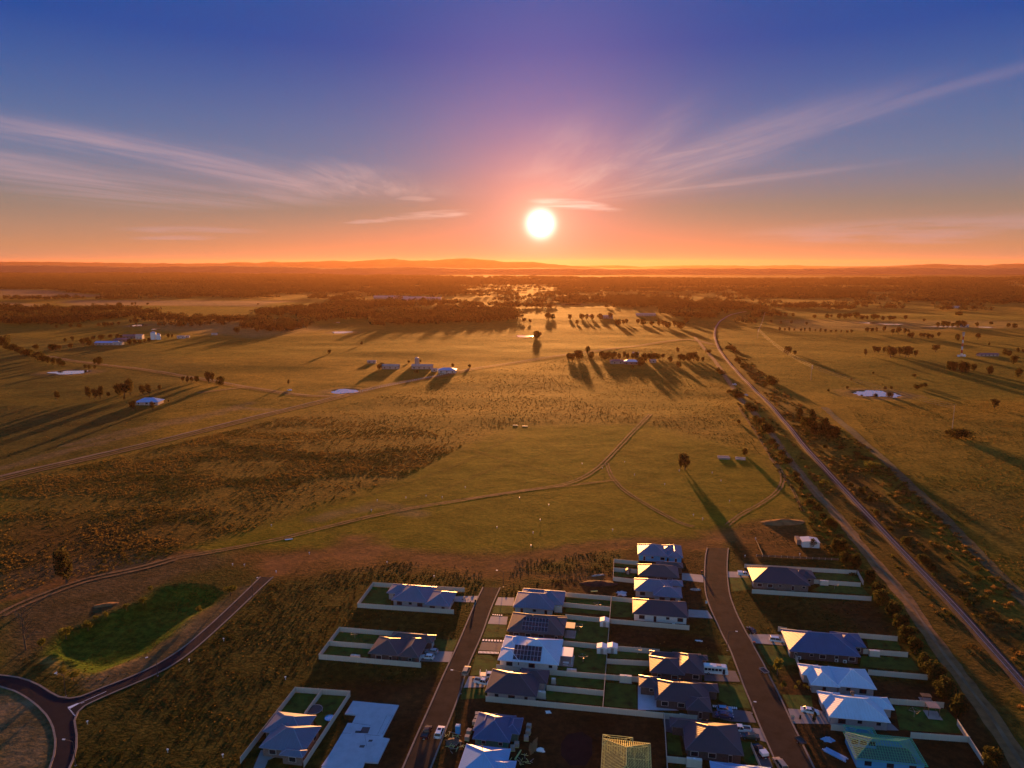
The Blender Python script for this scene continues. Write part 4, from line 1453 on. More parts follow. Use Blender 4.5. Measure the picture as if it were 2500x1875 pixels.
def solar(root, r, cx, cy0, nx_, ny_, pitch=26, eave=EAVE, pw=1.02, ph=1.68):
    """array on the near slope of block r (local), cx = centre x, cy0 = distance up from the near eave"""
    t = rad(pitch)
    for i in range(nx_):
        for j in range(ny_):
            s = cy0 + j * (ph + .03) + ph / 2
            x = cx + (i - (nx_ - 1) / 2) * (pw + .03)
            o = link('solar_panel', SOLAR_ME, root)
            o.location = (x, r[2] + s * math.cos(t), eave + s * math.sin(t) + .09)
            o.rotation_euler = (t, 0, 0)


_mb = MB().box(-.51, .51, -.84, .84, 0, .04, 0).box(-.46, .46, -.79, .79, .041, .048, 1)
SOLAR_ME = _mb.mesh('solar_panel', [M['steel'], M['solar']])

# ------------------------------------------------------------------ the houses
H = {}
H['h1'] = house('slate blue roofed house alone in the northernmost walled yard left of the middle road', r1,
    [((1283, 360), (1560, 385), (1320, 240)), ((1247, 305), (1420, 322), (1292, 238)), ((1537, 398), (1728, 412), (1600, 290))], 'slate', 'grey', 'E')
H['h2'] = house('brown grey hip roofed house with two white cars outside, left of the middle road', r1,
    [((1103, 772), (1335, 795), (1195, 642)), ((1325, 792), (1492, 812), (1345, 640)), ((1260, 668), (1600, 690), (1285, 606))], 'brown', 'dark_brick', 'E')
H['h3'] = house('large slate blue house with two sunlit rear hips in the lower left walled yard', r1,
    [((278, 1388), (600, 1398), (405, 1222)), ((255, 1508), (612, 1528), (390, 1300)), ((412, 1562), (600, 1572), (440, 1500))], 'slate', 'brick', 'S')
H['h4'] = house('slate blue roofed house at the top of the row right of the middle road', r2,
    [((640, 415), (950, 438), (700, 300)), ((800, 385), (1025, 402), (835, 285)), ((702, 330), (1030, 352), (706, 272))], 'slate', 'cream', 'W')
H['h5'] = house('brown roofed house with dark solar panels and a timber pergola behind', r2,
    [((592, 602), (1028, 634), (655, 458)), ((905, 560), (1045, 570), (930, 492))], 'brown', 'dark_brick', 'W')
H['h6'] = house('pale blue white roofed house with a dark solar array and rear patio', r2,
    [((522, 826), (690, 836), (575, 728)), ((596, 834), (992, 858), (592, 632)), ((548, 742), (690, 750), (588, 636))], 'white', 'white', 'W')
H['h7'] = house('charcoal roofed house beside parked white utes, lowest in its walled row', r2,
    [((425, 1068), (820, 1112), (545, 900)), ((680, 985), (900, 1010), (690, 885))], 'dark', 'grey', 'W')
H['h8'] = house('unfinished house with bright blue wall wrap, northernmost on the curved road', r3,
    [((308, 157), (525, 168), (306, 82)), ((520, 172), (627, 178), (560, 90)), ((470, 135), (605, 150), (480, 90))], 'slate', 'blue', 'E')
H['h9'] = house('small dark brown roofed house below the blue wrapped house', r3,
    [((312, 304), (600, 318), (312, 222)), ((440, 235), (628, 250), (470, 206))], 'brown', 'dark_brick', 'E')
H['h10'] = house('slate blue roofed house, third down along the curved road', r3,
    [((285, 408), (560, 425), (285, 322)), ((420, 447), (622, 458), (455, 380)), ((520, 370), (628, 378), (540, 335))], 'slate', 'grey', 'E')
H['h11'] = house('dark roofed house with pale walls and an empty block to its south', r3,
    [((273, 570), (665, 600), (276, 464)), ((560, 520), (650, 530), (560, 482))], 'dark', 'white', 'E')
H['h12'] = house('dark hip roofed house with the white bus on its driveway', r3,
    [((395, 985), (640, 1002), (402, 868)), ((570, 985), (778, 996), (570, 842)), ((395, 880), (800, 886), (400, 832))], 'dark', 'dark_brick', 'E')
H['h13'] = house('large charcoal roofed house with blue paved courtyard and two blue cars', r3,
    [((430, 1188), (820, 1200), (505, 1035)), ((318, 1086), (470, 1096), (322, 1004)), ((652, 1250), (832, 1262), (690, 1150)), ((700, 1110), (880, 1122), (740, 1055))], 'dark', 'dark_brick', 'E')
H['h14'] = house('charcoal pyramid roofed house with utes and a green sedan in front', r3,
    [((648, 1542), (1052, 1556), (700, 1322)), ((540, 1372), (760, 1380), (590, 1305))], 'dark', 'dark_brick', 'E')
H['h15'] = house('light blue roofed house cut off by the bottom edge near the curved road', r3,
    [((845, 1790), (1200, 1810), (838, 1612)), ((990, 1700), (1260, 1710), (1000, 1630))], 'sky', 'cream', 'E')
H['h17'] = house('half built blue roofed house ringed by pallets of bricks', r2,
    [((328, 1430), (612, 1462), (398, 1230)), ((560, 1385), (690, 1396), (600, 1262)), ((330, 1370), (480, 1378), (395, 1230))], 'blue', 'green', 'W', garage=False)
H['h18'] = house('light blue roofed unfinished house cut off by the bottom edge near the blue toilet', r2,
    [((195, 1730), (560, 1760), (290, 1475)), ((380, 1700), (640, 1715), (430, 1580))], 'sky', 'green', 'W', garage=False)
H['h19'] = house('dark blue roofed house, northernmost on the right side of the curved road', r3,
    [((1118, 346), (1525, 376), (1180, 245)), ((1120, 300), (1300, 312), (1102, 236)), ((1400, 315), (1565, 325), (1420, 262))], 'dark', 'brick', 'W')
H['h20'] = house('deep blue roofed house with a white four wheel drive on its driveway', r4,
    [((222, 832), (725, 876), (290, 690)), ((200, 770), (420, 782), (198, 680)), ((560, 795), (762, 806), (590, 705))], 'blue', 'dark_brick', 'W')
H['h21'] = house('long pale roofed house below the deep blue one', r4,
    [((375, 1072), (580, 1090), (400, 935)), ((560, 1078), (838, 1106), (590, 950)), ((312, 1000), (460, 1012), (278, 922))], 'white', 'grey', 'W')
H['h22'] = house('pale blue white roofed house with a round rooftop vent', r4,
    [((505, 1297), (935, 1338), (580, 1140)), ((455, 1206), (620, 1220), (412, 1114)), ((720, 1232), (958, 1242), (770, 1150))], 'white', 'grey', 'W')

# solar arrays
root, R_, _, _ = H['h6']
ctr = root.matrix_basis.inverted()


def local_at(root, f, X, Y, z):
    root_m = Matrix.Translation(root.location) @ Matrix.Rotation(root.rotation_euler.z, 4, 'Z')
    return root_m.inverted() @ flat(*f(X, Y), z=z)


def roof_panels(key, f, Xc, Yc, n, m_, block):
    root, R_, _, _ = H[key]
    r = R_[block]
    z = EAVE + 1.0
    t = math.tan(rad(26))
    for _ in range(12):
        p = local_at(root, f, Xc, Yc, z)
        z = EAVE + max(.2, (p.y - r[2])) * t
    s = (p.y - r[2]) / math.cos(rad(26)) - m_ * .85
    solar(root, r, p.x, max(.4, s), n, m_)


roof_panels('h6', r2, 752, 772, 8, 3, 1)
roof_panels('h5', r2, 812, 545, 8, 3, 0)
# small roof fittings
for key, f, X, Y, blk in (('h6', r2, 748, 710, 1), ('h22', r4, 668, 1142, 0), ('h13', r3, 605, 1048, 0), ('h14', r3, 797, 1340, 0), ('h17', r2, 508, 1262, 0), ('h18', r2, 403, 1512, 0), ('h5', r2, 793, 498, 0)):
    root, R_, _, _ = H[key]
    zt = EAVE + (R_[blk][3] - R_[blk][2]) / 2 * math.tan(rad(26)) - .1
    p = local_at(root, f, X, Y, zt)
    mb = MB()
    if key == 'h22':
        mb.bar((p.x, p.y, zt - .2), (p.x, p.y, zt + .5), .42, 10); mb.bar((p.x, p.y, zt + .5), (p.x, p.y, zt + 1.0), .62, 10, .4)
        mb.build('roof_vent', M['dark_steel'], root)
    else:
        mb.bar((p.x, p.y, zt - .4), (p.x, p.y, zt + .75), .09, 6); mb.box(p.x - .16, p.x + .16, p.y - .16, p.y + .16, zt + .75, zt + .85)
        mb.build('flue_pipe', M['dark_steel'], root)

# pergola, patio
def patio(label, f, NL, NR, F, z, mtop, floor=True, parts=True):
    a, b_, c_ = (uv(flat(*f(*q), z=z)) for q in (NL, NR, F))
    cu, cv = (a[0] + b_[0]) / 2, (min(a[1], b_[1]) + c_[1]) / 2
    w, d = abs(b_[0] - a[0]), abs(c_[1] - min(a[1], b_[1]))
    o = empty('patio_cover', from_uv(cu, cv), -GR, label, 'patio cover')
    ubox('roof_sheet', mtop, o, -w / 2, w / 2, -d / 2, d / 2, z - .12, z)
    for sx in (-1, 1):
        for sy in (-1, 1):
            ubox('post', M['white'] if mtop is M['white'] else M['wood'], o, sx * (w / 2 - .15) - .06, sx * (w / 2 - .15) + .06, sy * (d / 2 - .15) - .06, sy * (d / 2 - .15) + .06, .05, z - .12)
    if floor:
        ubox('floor_slab', M['drive_pale'], o, -w / 2 - .3, w / 2 + .3, -d / 2 - 1.2, d / 2, 0, .05)
    return o, w, d


po, pw_, pd_ = patio('flat white patio cover behind the pale roofed solar house', r2, (1000, 786), (1098, 800), (1008, 722), 2.7, M['white'])
t_ = empty('outdoor_table', po.location, -GR, 'white outdoor table and benches under the flat patio cover', 'table')
t_.location = from_uv(uv(po.location)[0], uv(po.location)[1] - pd_ / 2 - .3, .05)
ubox('tabletop', M['white'], t_, -.9, .9, -.5, .5, .70, .75)
for sx in (-1, 1):
    ubox('leg', M['dark_steel'], t_, sx * .75 - .04, sx * .75 + .04, -.4, .4, 0, .70)
    ubox('bench', M['white'], t_, -.8, .8, sx * .85 - .15, sx * .85 + .15, .40, .45)
patio('rusty sunlit pergola roof on posts behind the brown solar house', r2, (1045, 576), (1115, 582), (1050, 532), 2.9, M['orange_sheet'])

# ------------------------------------------------------------------ house slab
sp = [(985, 1140), (1062, 1147), (1190, 1160), (1340, 1173), (1290, 1270), (1212, 1422), (1268, 1432), (1178, 1618), (1078, 1612), (1046, 1700), (720, 1690), (820, 1525), (902, 1388), (945, 1310), (978, 1312), (1010, 1248), (922, 1240)]
o = empty('house_slab', flat(*r1(1050, 1400)), 0, 'bare pale concrete house slab beside the walled slate blue house', 'concrete slab')
O_ = o.location
mb = MB().prism([tuple(flat(*r1(*p), z=.35) - O_)[:2] for p in sp], 0, .35)
mb.build('main_slab', M['slab'], o)
for q in ([(905, 1500), (950, 1505), (965, 1535), (820, 1530)], [(1145, 1250), (1185, 1165), (1332, 1180), (1290, 1252)], [(815, 1535), (960, 1540), (925, 1622), (740, 1645)], [(990, 1146), (1058, 1150), (1030, 1242), (930, 1236)]):
    MB().prism([tuple(flat(*r1(*p), z=.37) - O_)[:2] for p in q], .351, .375).build('slab_panel', M['slab'], o)
for q in ([(1060, 1342), (1120, 1344), (1100, 1392), (1035, 1388)], [(1110, 1440), (1140, 1440), (1132, 1456), (1100, 1456)], [(1040, 1482), (1080, 1482), (1068, 1502), (1032, 1500)], [(1005, 1370), (1060, 1372), (1050, 1390), (1000, 1388)]):
    MB().prism([tuple(flat(*r1(*p), z=.36) - O_)[:2] for p in q], .3505, .358).build('plumbing_recess', M['dark_steel'], o)
for a, b_ in (((1245, 1255), (1175, 1400)), ((1290, 1250), (1210, 1400)), ((980, 1310), (1120, 1330)), ((1075, 1400), (1090, 1490)), ((900, 1388), (970, 1392)), ((1080, 1400), (1190, 1410))):
    p, q = (flat(*r1(*k), z=.36) - O_ for k in (a, b_))
    MB().bar((p.x, p.y, .352), (q.x, q.y, .352), .04, 4).build('slab_joint', M['dark_steel'], o)

# ------------------------------------------------------------------ timber roof frames
def roof_frame(label, f, blocks, floor_m, member, wall_m, wall_parts=True, space=.6, pitch=24, battens=False):
    eave = 2.8
    rects = []
    for (NL, NR, F) in blocks:
        a, b_, c_ = (uv(flat(*f(*q), z=eave)) for q in (NL, NR, F))
        rects.append([a[0], b_[0], (a[1] + b_[1]) / 2, c_[1]])
    cu = sum(r[0] + r[1] for r in rects) / 2 / len(rects); cv = sum(r[2] + r[3] for r in rects) / 2 / len(rects)
    root = empty('unfinished_house', from_uv(cu, cv), -GR, label, 'unfinished house')
    print('frame', ['%.1fx%.1f' % (r[1] - r[0], r[3] - r[2]) for r in rects])
    t = math.tan(rad(pitch))
    R_ = [[r[0] - cu, r[1] - cu, r[2] - cv, r[3] - cv] for r in rects]
    for i, (x0, x1, y0, y1) in enumerate(R_):
        w, d = x1 - x0, y1 - y0
        s = min(w, d) / 2
        other = [q for j, q in enumerate(R_) if j < i]
        # common and jack rafters, running up the slope from each eave
        def rafter(a, b_):
            if (b_ - a).length < .3: return
            MB().bar(a, b_, .06, 4).build('rafter', member, root)
        n = int(w / space)
        for k in range(1, n):
            x = x0 + w * k / n
            run = min(x - x0, x1 - x, d / 2)
            if any(q[0] < x < q[1] and q[2] < y0 + .3 < q[3] for q in other): continue
            rafter(Vector((x, y0, eave)), Vector((x, y0 + run, eave + run * t)))
            if not any(q[0] < x < q[1] and q[2] < y1 - .3 < q[3] for q in other):
                rafter(Vector((x, y1, eave)), Vector((x, y1 - run, eave + run * t)))
        n = int(d / space)
        for k in range(1, n):
            y = y0 + d * k / n
            run = min(y - y0, y1 - y, w / 2)
            for xx, sg in ((x0, 1), (x1, -1)):
                if any(q[0] < xx + sg * .3 < q[1] and q[2] < y < q[3] for q in other): continue
                rafter(Vector((xx, y, eave)), Vector((xx + sg * run, y, eave + run * t)))
        h = s * t
        if w >= d:
            a, b_ = Vector((x0 + s, (y0 + y1) / 2, eave + h)), Vector((x1 - s, (y0 + y1) / 2, eave + h))
            hips = [((x0, y0), a), ((x0, y1), a), ((x1, y0), b_), ((x1, y1), b_)]
        else:
            a, b_ = Vector(((x0 + x1) / 2, y0 + s, eave + h)), Vector(((x0 + x1) / 2, y1 - s, eave + h))
            hips = [((x0, y0), a), ((x1, y0), a), ((x0, y1), b_), ((x1, y1), b_)]
        MB().bar(a, b_, .07, 4).build('ridge_beam', member, root)
        for p, e in hips:
            MB().bar(Vector((p[0], p[1], eave)), e, .065, 4).build('hip_rafter', member, root)
        for (p, q) in (((x0, y0), (x1, y0)), ((x1, y0), (x1, y1)), ((x1, y1), (x0, y1)), ((x0, y1), (x0, y0))):
            MB().bar(Vector((*p, eave)), Vector((*q, eave)), .07, 4).build('eave_beam', member, root)
        if battens:
            k = 1
            while k * .62 < s * .98:
                e = k * .62
                z = eave + e * t + .08
                for (p, q) in (((x0 + e, y0 + e), (x1 - e, y0 + e)), ((x1 - e, y0 + e), (x1 - e, y1 - e)), ((x1 - e, y1 - e), (x0 + e, y1 - e)), ((x0 + e, y1 - e), (x0 + e, y0 + e))):
                    MB().bar(Vector((*p, z)), Vector((*q, z)), .03, 4).build('roof_batten', member, root)
                k += 1
        q = [x0 + .6, x1 - .6, y0 + .6, y1 - .6]
        ubox('floor', floor_m, root, q[0] + .004 * i, q[1] - .004 * i, q[2] + .004 * i, q[3] - .004 * i, 0, .25 + .004 * i)
        if wall_m is not None:
            ubox('wall', wall_m, root, q[0] + .01 * i, q[1] - .01 * i, q[2] - .06 + .01 * i, q[2] + .06 + .01 * i, .26, 2.7)
            ubox('wall', wall_m, root, q[0] - .06, q[0] + .06, q[2] + .07, q[3], .26, 2.7)
            ubox('wall', wall_m, root, q[1] - .06, q[1] + .06, q[2] + .07, q[3], .26, 2.7)
            ubox('wall', wall_m, root, q[0] + .07, q[1] - .07, q[3] - .06, q[3] + .06, .26, 2.7)
            for k in range(3):
                x = q[0] + (q[1] - q[0]) * (k + .5) / 3
                ubox('window', M['glass'], root, x - .8, x + .8, q[2] - .08, q[2] - .055, 1.0, 2.2)
            # ceiling joists
        else:
            for xx in (q[0], (q[0] + q[1]) / 2, q[1]):
                n = int((q[3] - q[2]) / .6)
                for k in range(n + 1):
                    ubox('stud', member, root, xx - .04, xx + .04, q[2] + k * .6 - .03, q[2] + k * .6 + .03, .25, 2.7)
            for yy in (q[2], q[3]):
                n = int((q[1] - q[0]) / .6)
                for k in range(1, n):
                    ubox('stud', member, root, q[0] + k * .6 - .03, q[0] + k * .6 + .03, yy - .04, yy + .04, .25, 2.7)
    return root


roof_frame('open timber roof frame glowing in the sun on the bare red lot', r3,
    [((40, 1830), (412, 1850), (62, 1450)), ((58, 1500), (275, 1510), (64, 1422)), ((190, 1590), (388, 1600), (200, 1486))], M['soil_dark'], M['pine'], None, space=.5)
M['green_batten'] = mat('green_treated_steel', (.07, .42, .22), .5, .4, var=.1)
roof_frame('unfinished house with green roof battens and blue wall wrap, lowest on the right', r4,
    [((690, 1600), (1198, 1646), (800, 1420)), ((645, 1455), (860, 1465), (625, 1357))], M['green_wrap'], M['green_batten'], M['blue_wrap'], battens=True)

# ------------------------------------------------------------------ fences
PANEL_ME = MB().box(-.5, .5, -.02, .02, 0, 1).box(-.5, .5, -.035, .035, .955, 1.003).box(-.5, .5, -.035, .035, .0, .05).mesh('fence_panel', M['fence'])
POST_ME = MB().box(-.05, .05, -.05, .05, 0, 1).mesh('fence_post', M['fence_post'])
WOOD_PANEL = MB().box(-.5, .5, -.02, .02, 0, 1).mesh('fence_panel', M['wood'])


def fence(label, f, a, b_, h=1.75, ztop=True, kind='cream', group='cream boundary fences of the estate'):
    p = flat(*f(*a), z=h if ztop else 0); q = flat(*f(*b_), z=h if ztop else 0)
    p.z = q.z = 0
    d_ = q - p
    L = d_.length
    rz = math.atan2(d_.y, d_.x)
    o = empty('boundary_fence', p, rz, label, 'fence', group)
    n = max(1, round(L / 2.4)); s = L / n
    for i in range(n):
        k = link('fence_panel', PANEL_ME if kind == 'cream' else WOOD_PANEL, o)
        k.location = ((i + .5) * s, 0, .03); k.scale = (s - .1, 1, h - .06)
    for i in range(n + 1):
        k = link('fence_post', POST_ME, o)
        k.location = (i * s, 0, 0); k.scale = (1, 1, h + .02)
    return o


FE = [
    ('northern fence of the northernmost walled yard left of the middle road', r1, (1138, 225), (1845, 268)),
    ('short west fence of the northernmost walled yard left of the middle road', r1, (1138, 226), (1020, 384)),
    ('southern fence below the lone slate blue house, left of the middle road', r1, (1020, 386), (1762, 436)),
    ('northern fence behind the brown roofed house with two white cars', r1, (878, 570), (1620, 630)),
    ('west end fence of the yard of the brown roofed house', r1, (878, 571), (722, 778)),
    ('fence splitting the yard of the brown roofed house in two', r1, (800, 677), (1150, 704)),
    ('southern fence below the brown roofed house with two white cars', r1, (721, 780), (1508, 845)),
    ('rear fence of the lower left walled yard', r1, (537, 1033), (962, 1063)),
    ('long west fence of the lower left walled yard', r1, (537, 1034), (115, 1575)),
    ('short fence dividing the lower left yard', r1, (742, 1050), (610, 1230)),
    ('long east fence of the lower left walled yard beside the slab', r1, (962, 1064), (605, 1605)),
    ('top fence behind the northern slate blue house right of the middle road', r2, (1035, 302), (1398, 333)),
    ('fence from the spine fence to the dark house with pale walls', r2, (1402, 334), (1565, 350)),
    ('second fence right of the northern slate blue house', r2, (1025, 380), (1393, 415)),
    ('long spine fence running down between the two rows of back yards', r2, (1398, 335), (1332, 1186)),
    ('fence above the yard of the brown solar house', r2, (1045, 472), (1392, 506)),
    ('fence below the dark house with pale walls', r2, (1398, 508), (2000, 558)),
    ('fence between the brown solar house and the pale solar house yards', r2, (1020, 675), (1364, 708)),
    ('fence from the garden sheds to the house with the bus', r2, (1376, 712), (1770, 742)),
    ('short fence in the yard behind the house with the bus', r2, (1365, 815), (1695, 833)),
    ('fence right of the charcoal house, below the pale solar house yard', r2, (925, 900), (1348, 935)),
    ('fence behind the charcoal house with the blue courtyard', r2, (1354, 936), (1620, 956)),
    ('lowest inner fence right of the charcoal house with utes', r2, (900, 1018), (1338, 1060)),
    ('long southern fence crossing the whole block above the bare lot', r2, (430, 1102), (1800, 1232)),
    ('front fence piece between the pale solar house and the charcoal house', r2, (512, 858), (690, 880)),
    ('top fence of the northern yards by the curved road', r2, (1420, 45), (1605, 62)),
    ('short west fence of the northern yards by the curved road', r2, (1419, 46), (1412, 181)),
    ('middle fence of the northern yards by the curved road', r2, (1416, 112), (1600, 126)),
    ('lower fence of the northern yards by the curved road', r2, (1413, 183), (1575, 200)),
    ('fence between the bare lot and the pyramid roofed house', r2, (1808, 1236), (1834, 1680)),
    ('short fence below the pyramid roofed house', r2, (1828, 1566), (1990, 1582)),
    ('fence running east from the long southern fence to the utes', r2, (1806, 1234), (2062, 1252)),
    ('rear fence behind the dark blue roofed house on the right', r3, (1062, 221), (1850, 266)),
    ('middle fence beside the water tank right of the curved road', r4, (365, 328), (725, 353)),
    ('southern fence below the dark blue roofed house on the right', r3, (1115, 398), (1955, 451)),
    ('short fence stepping down beside the cypress row, north end', r4, (704, 266), (745, 340)),
    ('short fence piece left of the deep blue roofed house', r4, (145, 661), (205, 670)),
    ('fence running east behind the deep blue roofed house', r4, (708, 708), (985, 731)),
    ('fence with a water tank, east of the deep blue roofed house', r4, (700, 815), (1058, 843)),
    ('short leaning fence at the front of the deep blue roofed house', r4, (268, 860), (290, 916)),
    ('fence running east behind the long pale roofed house', r4, (780, 965), (1198, 1001)),
    ('fence behind the yard of the pale house with the vent', r4, (930, 1168), (1312, 1196)),
    ('fence piece left of the green roof frame', r4, (520, 1350), (622, 1360)),
    ('long fence behind the green roof frame', r4, (1080, 1406), (1492, 1436)),
    ('sunlit east fence beside the cypress row, lower right', r4, (1408, 1315), (1592, 1592)),
    ('small fence piece below the charcoal ute driveway', r2, (2010, 1100), (2100, 1103)),
    ('front side fence of the house on the middle road corner', r2, (1565, 350), (1572, 362)),
]
for lb, f, a, b_ in FE[:-2]:
    fence(lb, f, a, b_)
fence('thin fence line between the pyramid house lawn and the curved road', r3, (1108, 1480), (1185, 1660), 1.2)
fence('old timber fence round the brown paddock right of the curved road', r3, (1145, 155), (1720, 182), .9, kind='wood', group='old timber fences')
fence('weathered fence line left of the brown paddock', r3, (1140, 40), (1190, 152), .8, kind='wood', group='old timber fences')

# ------------------------------------------------------------------ lawns, drives, paving
LW = [
    ('lawn', r1, [(1145, 250), (1265, 262), (1242, 306), (1282, 345), (1280, 398), (1045, 384)], .010),
    ('lawn', r1, [(882, 592), (1190, 632), (1105, 770), (1100, 802), (762, 782)], .010),
    ('lawn', r1, [(1612, 662), (1795, 668), (1752, 758), (1650, 752), (1600, 690)], .010),
    ('lawn', r1, [(545, 1075), (945, 1095), (745, 1360), (680, 1290), (430, 1240), (440, 1200)], .010),
    ('lawn', r2, [(1045, 400), (1390, 436), (1393, 480), (1045, 455)], .010),
    ('lawn', r2, [(1050, 335), (1395, 352), (1392, 410), (1050, 390)], .010),
    ('lawn', r2, [(1030, 500), (1390, 535), (1376, 700), (1025, 665)], .010),
    ('lawn', r2, [(1000, 700), (1372, 735), (1360, 930), (985, 900)], .010),
    ('lawn', r2, [(930, 925), (1352, 965), (1345, 1050), (905, 1010)], .010),
    ('lawn', r2, [(900, 1050), (1345, 1085), (1340, 1180), (890, 1130)], .010),
    ('lawn', r2, [(1385, 350), (1565, 372), (1575, 500), (1392, 492)], .010),
    ('lawn', r2, [(1425, 75), (1600, 90), (1600, 112), (1420, 100)], .010),
    ('lawn', r2, [(1420, 140), (1600, 152), (1580, 190), (1420, 178)], .010),
    ('lawn', r2, [(1385, 750), (1692, 775), (1692, 815), (1385, 812)], .010),
    ('lawn', r2, [(1372, 850), (1700, 865), (1620, 940), (1368, 925)], .010),
    ('lawn', r2, [(1358, 1000), (1590, 1020), (1595, 1200), (1345, 1182)], .010),
    ('lawn', r2, [(500, 402), (642, 405), (648, 465), (478, 470)], .010),
    ('lawn', r2, [(445, 548), (590, 553), (585, 650), (405, 655)], .010),
    ('lawn', r2, [(355, 785), (470, 790), (520, 835), (515, 925), (310, 945)], .010),
    ('lawn', r2, [(255, 1045), (425, 1050), (430, 1120), (235, 1130)], .010),
    ('lawn', r3, [(952, 318), (1100, 320), (1115, 400), (980, 415)], .010),
    ('lawn', r3, [(1150, 795), (1370, 800), (1430, 925), (1290, 950), (1230, 930)], .010),
    ('lawn', r3, [(1325, 1140), (1530, 1150), (1545, 1250), (1375, 1240)], .010),
    ('lawn', r3, [(880, 1065), (1050, 1075), (1105, 1240), (985, 1230), (880, 1180)], .010),
    ('lawn', r3, [(870, 865), (985, 870), (950, 900), (930, 960), (895, 930)], .010),
    ('lawn', r3, [(1030, 1465), (1110, 1480), (1170, 1640), (1060, 1620)], .010),
    ('lawn', r4, [(410, 285), (705, 295), (722, 345), (380, 330)], .010),
    ('lawn', r4, [(445, 375), (735, 380), (780, 440), (370, 410)], .010),
    ('lawn', r4, [(765, 745), (985, 755), (1010, 830), (780, 810)], .010),
    ('lawn', r4, [(730, 870), (1080, 885), (1140, 975), (720, 945)], .010),
    ('lawn', r4, [(965, 1220), (1330, 1245), (1405, 1330), (1480, 1420), (1000, 1390)], .010),
    ('lawn', r3, [(515, 1410), (600, 1420), (625, 1570), (520, 1560)], .010),
]
for nm, f, pts, z in LW:
    sheet(nm, pts, M['lawn'], z, f=f)
for i, (f, pts, mm) in enumerate([
    (r1, [(1745, 335), (1955, 332), (1938, 382), (1745, 375)], 'drive_pale'),
    (r1, [(1615, 755), (1755, 762), (1730, 842), (1500, 835), (1512, 790)], 'drive'),
    (r1, [(275, 1520), (420, 1560), (330, 1600), (290, 1700), (200, 1700)], 'drive'),
    (r2, [(525, 342), (650, 345), (645, 408), (500, 402)], 'drive_pale'),
    (r2, [(470, 488), (600, 492), (590, 553), (445, 546)], 'drive_pale'),
    (r2, [(400, 684), (570, 690), (545, 760), (375, 748)], 'drive_dark'),
    (r2, [(300, 950), (425, 955), (440, 1000), (420, 1035), (258, 1040)], 'drive_pale'),
    (r2, [(985, 770), (1105, 785), (1090, 855), (960, 845)], 'drive_pale'),
    (r3, [(945, 275), (1110, 278), (1105, 318), (945, 316)], 'drive_pale'),
    (r3, [(620, 285), (770, 300), (772, 352), (620, 335)], 'drive_pale'),
    (r3, [(665, 542), (800, 550), (838, 606), (665, 595)], 'drive_pale'),
    (r3, [(1090, 716), (1350, 720), (1365, 798), (1115, 778)], 'drive_pale'),
    (r3, [(778, 965), (995, 975), (1030, 1052), (778, 1045)], 'drive_dark'),
    (r3, [(970, 1245), (1105, 1262), (1145, 1340), (960, 1330), (835, 1300), (835, 1262)], 'drive_dark'),
    (r3, [(1085, 1375), (1180, 1382), (1225, 1480), (1150, 1460), (1020, 1440), (980, 1400)], 'drive'),
    (r3, [(1365, 1240), (1600, 1255), (1690, 1300), (1690, 1350), (1400, 1345)], 'drive'),
    (r3, [(310, 1080), (440, 1100), (440, 1190), (600, 1255), (310, 1250)], 'slab'),
    (r3, [(1130, 1500), (1215, 1520), (1260, 1650), (1190, 1690)], 'drive_dark'),
    (r4, [(520, 1340), (940, 1345), (995, 1395), (530, 1385)], 'drive'),
    (r4, [(-10, 720), (195, 725), (215, 800), (0, 778)], 'drive_pale'),
    (r3, [(480, 1290), (620, 1310), (700, 1330), (650, 1560), (620, 1430), (500, 1400)], 'drive_dark')]):
    sheet('driveway', pts, M[mm], .016 + .001 * (i % 3), f=f)
sheet('pool_hole', [(1010, 1470), (1060, 1400), (1170, 1380), (1250, 1430), (1250, 1560), (1200, 1640), (1080, 1640), (1010, 1560)], mat('dark_burnt_soil', (.022, .013, .011), .95, .1, var=.3, scale=.3, coord='World'), .008, f=r2)['label'] = 'round patch of dark soil on the bare lot'


# white pavers edging the drives
def paver_row(label, f, a, b_, n, w=.55, d=.35, gap=True):
    p, q = flat(*f(*a)), flat(*f(*b_))
    dd = q - p
    o = empty('paver_row', p, math.atan2(dd.y, dd.x), label, 'pavers')
    L = dd.length
    for i in range(n):
        k = link('paver', unit_box(M['white']), o)
        k.location = ((i + .5) * L / n, 0, 0); k.scale = (L / n * .62, d, .06)
    return o


paver_row('ladder of white pavers beside the dark driveway of the pale solar house', r2, (372, 765), (530, 772), 15, d=1.2)
paver_row('white edging blocks above the dark driveway of the pale solar house', r2, (400, 672), (580, 680), 8, d=1.0)
paver_row('row of white pavers leading from the blue courtyard house to the road', r3, (835, 1222), (1010, 1238), 14, d=.9)
paver_row('white garden edging left of the brown solar house', r2, (478, 476), (560, 482), 5, d=.6)

# ------------------------------------------------------------------ vehicles
PAINT = {
    'white': mat('white_car_paint', (.78, .79, .80), .25, .6, var=.02),
    'silver': mat('silver_car_paint', (.42, .44, .46), .25, .6, metal=.3, var=.02),
    'black': mat('black_car_paint', (.02, .02, .022), .22, .6, var=.02),
    'blue': mat('light_blue_car_paint', (.13, .30, .50), .25, .6, var=.02),
    'navy': mat('navy_car_paint', (.03, .055, .13), .22, .6, var=.02),
    'green': mat('dark_green_car_paint', (.03, .055, .045), .25, .6, var=.02),
    'gold': mat('warm_tinted_car_paint', (.34, .27, .2), .28, .6, var=.02),  # warm tint stands in for orange sunlight on the bottom edge car
}
WHEEL = MB().bar((0, -.11, 0), (0, .11, 0), .33, 12).mesh('tyre', M['tyre'])
RIM = MB().bar((0, -.12, 0), (0, .12, 0), .19, 8).mesh('rim', M['rim'])

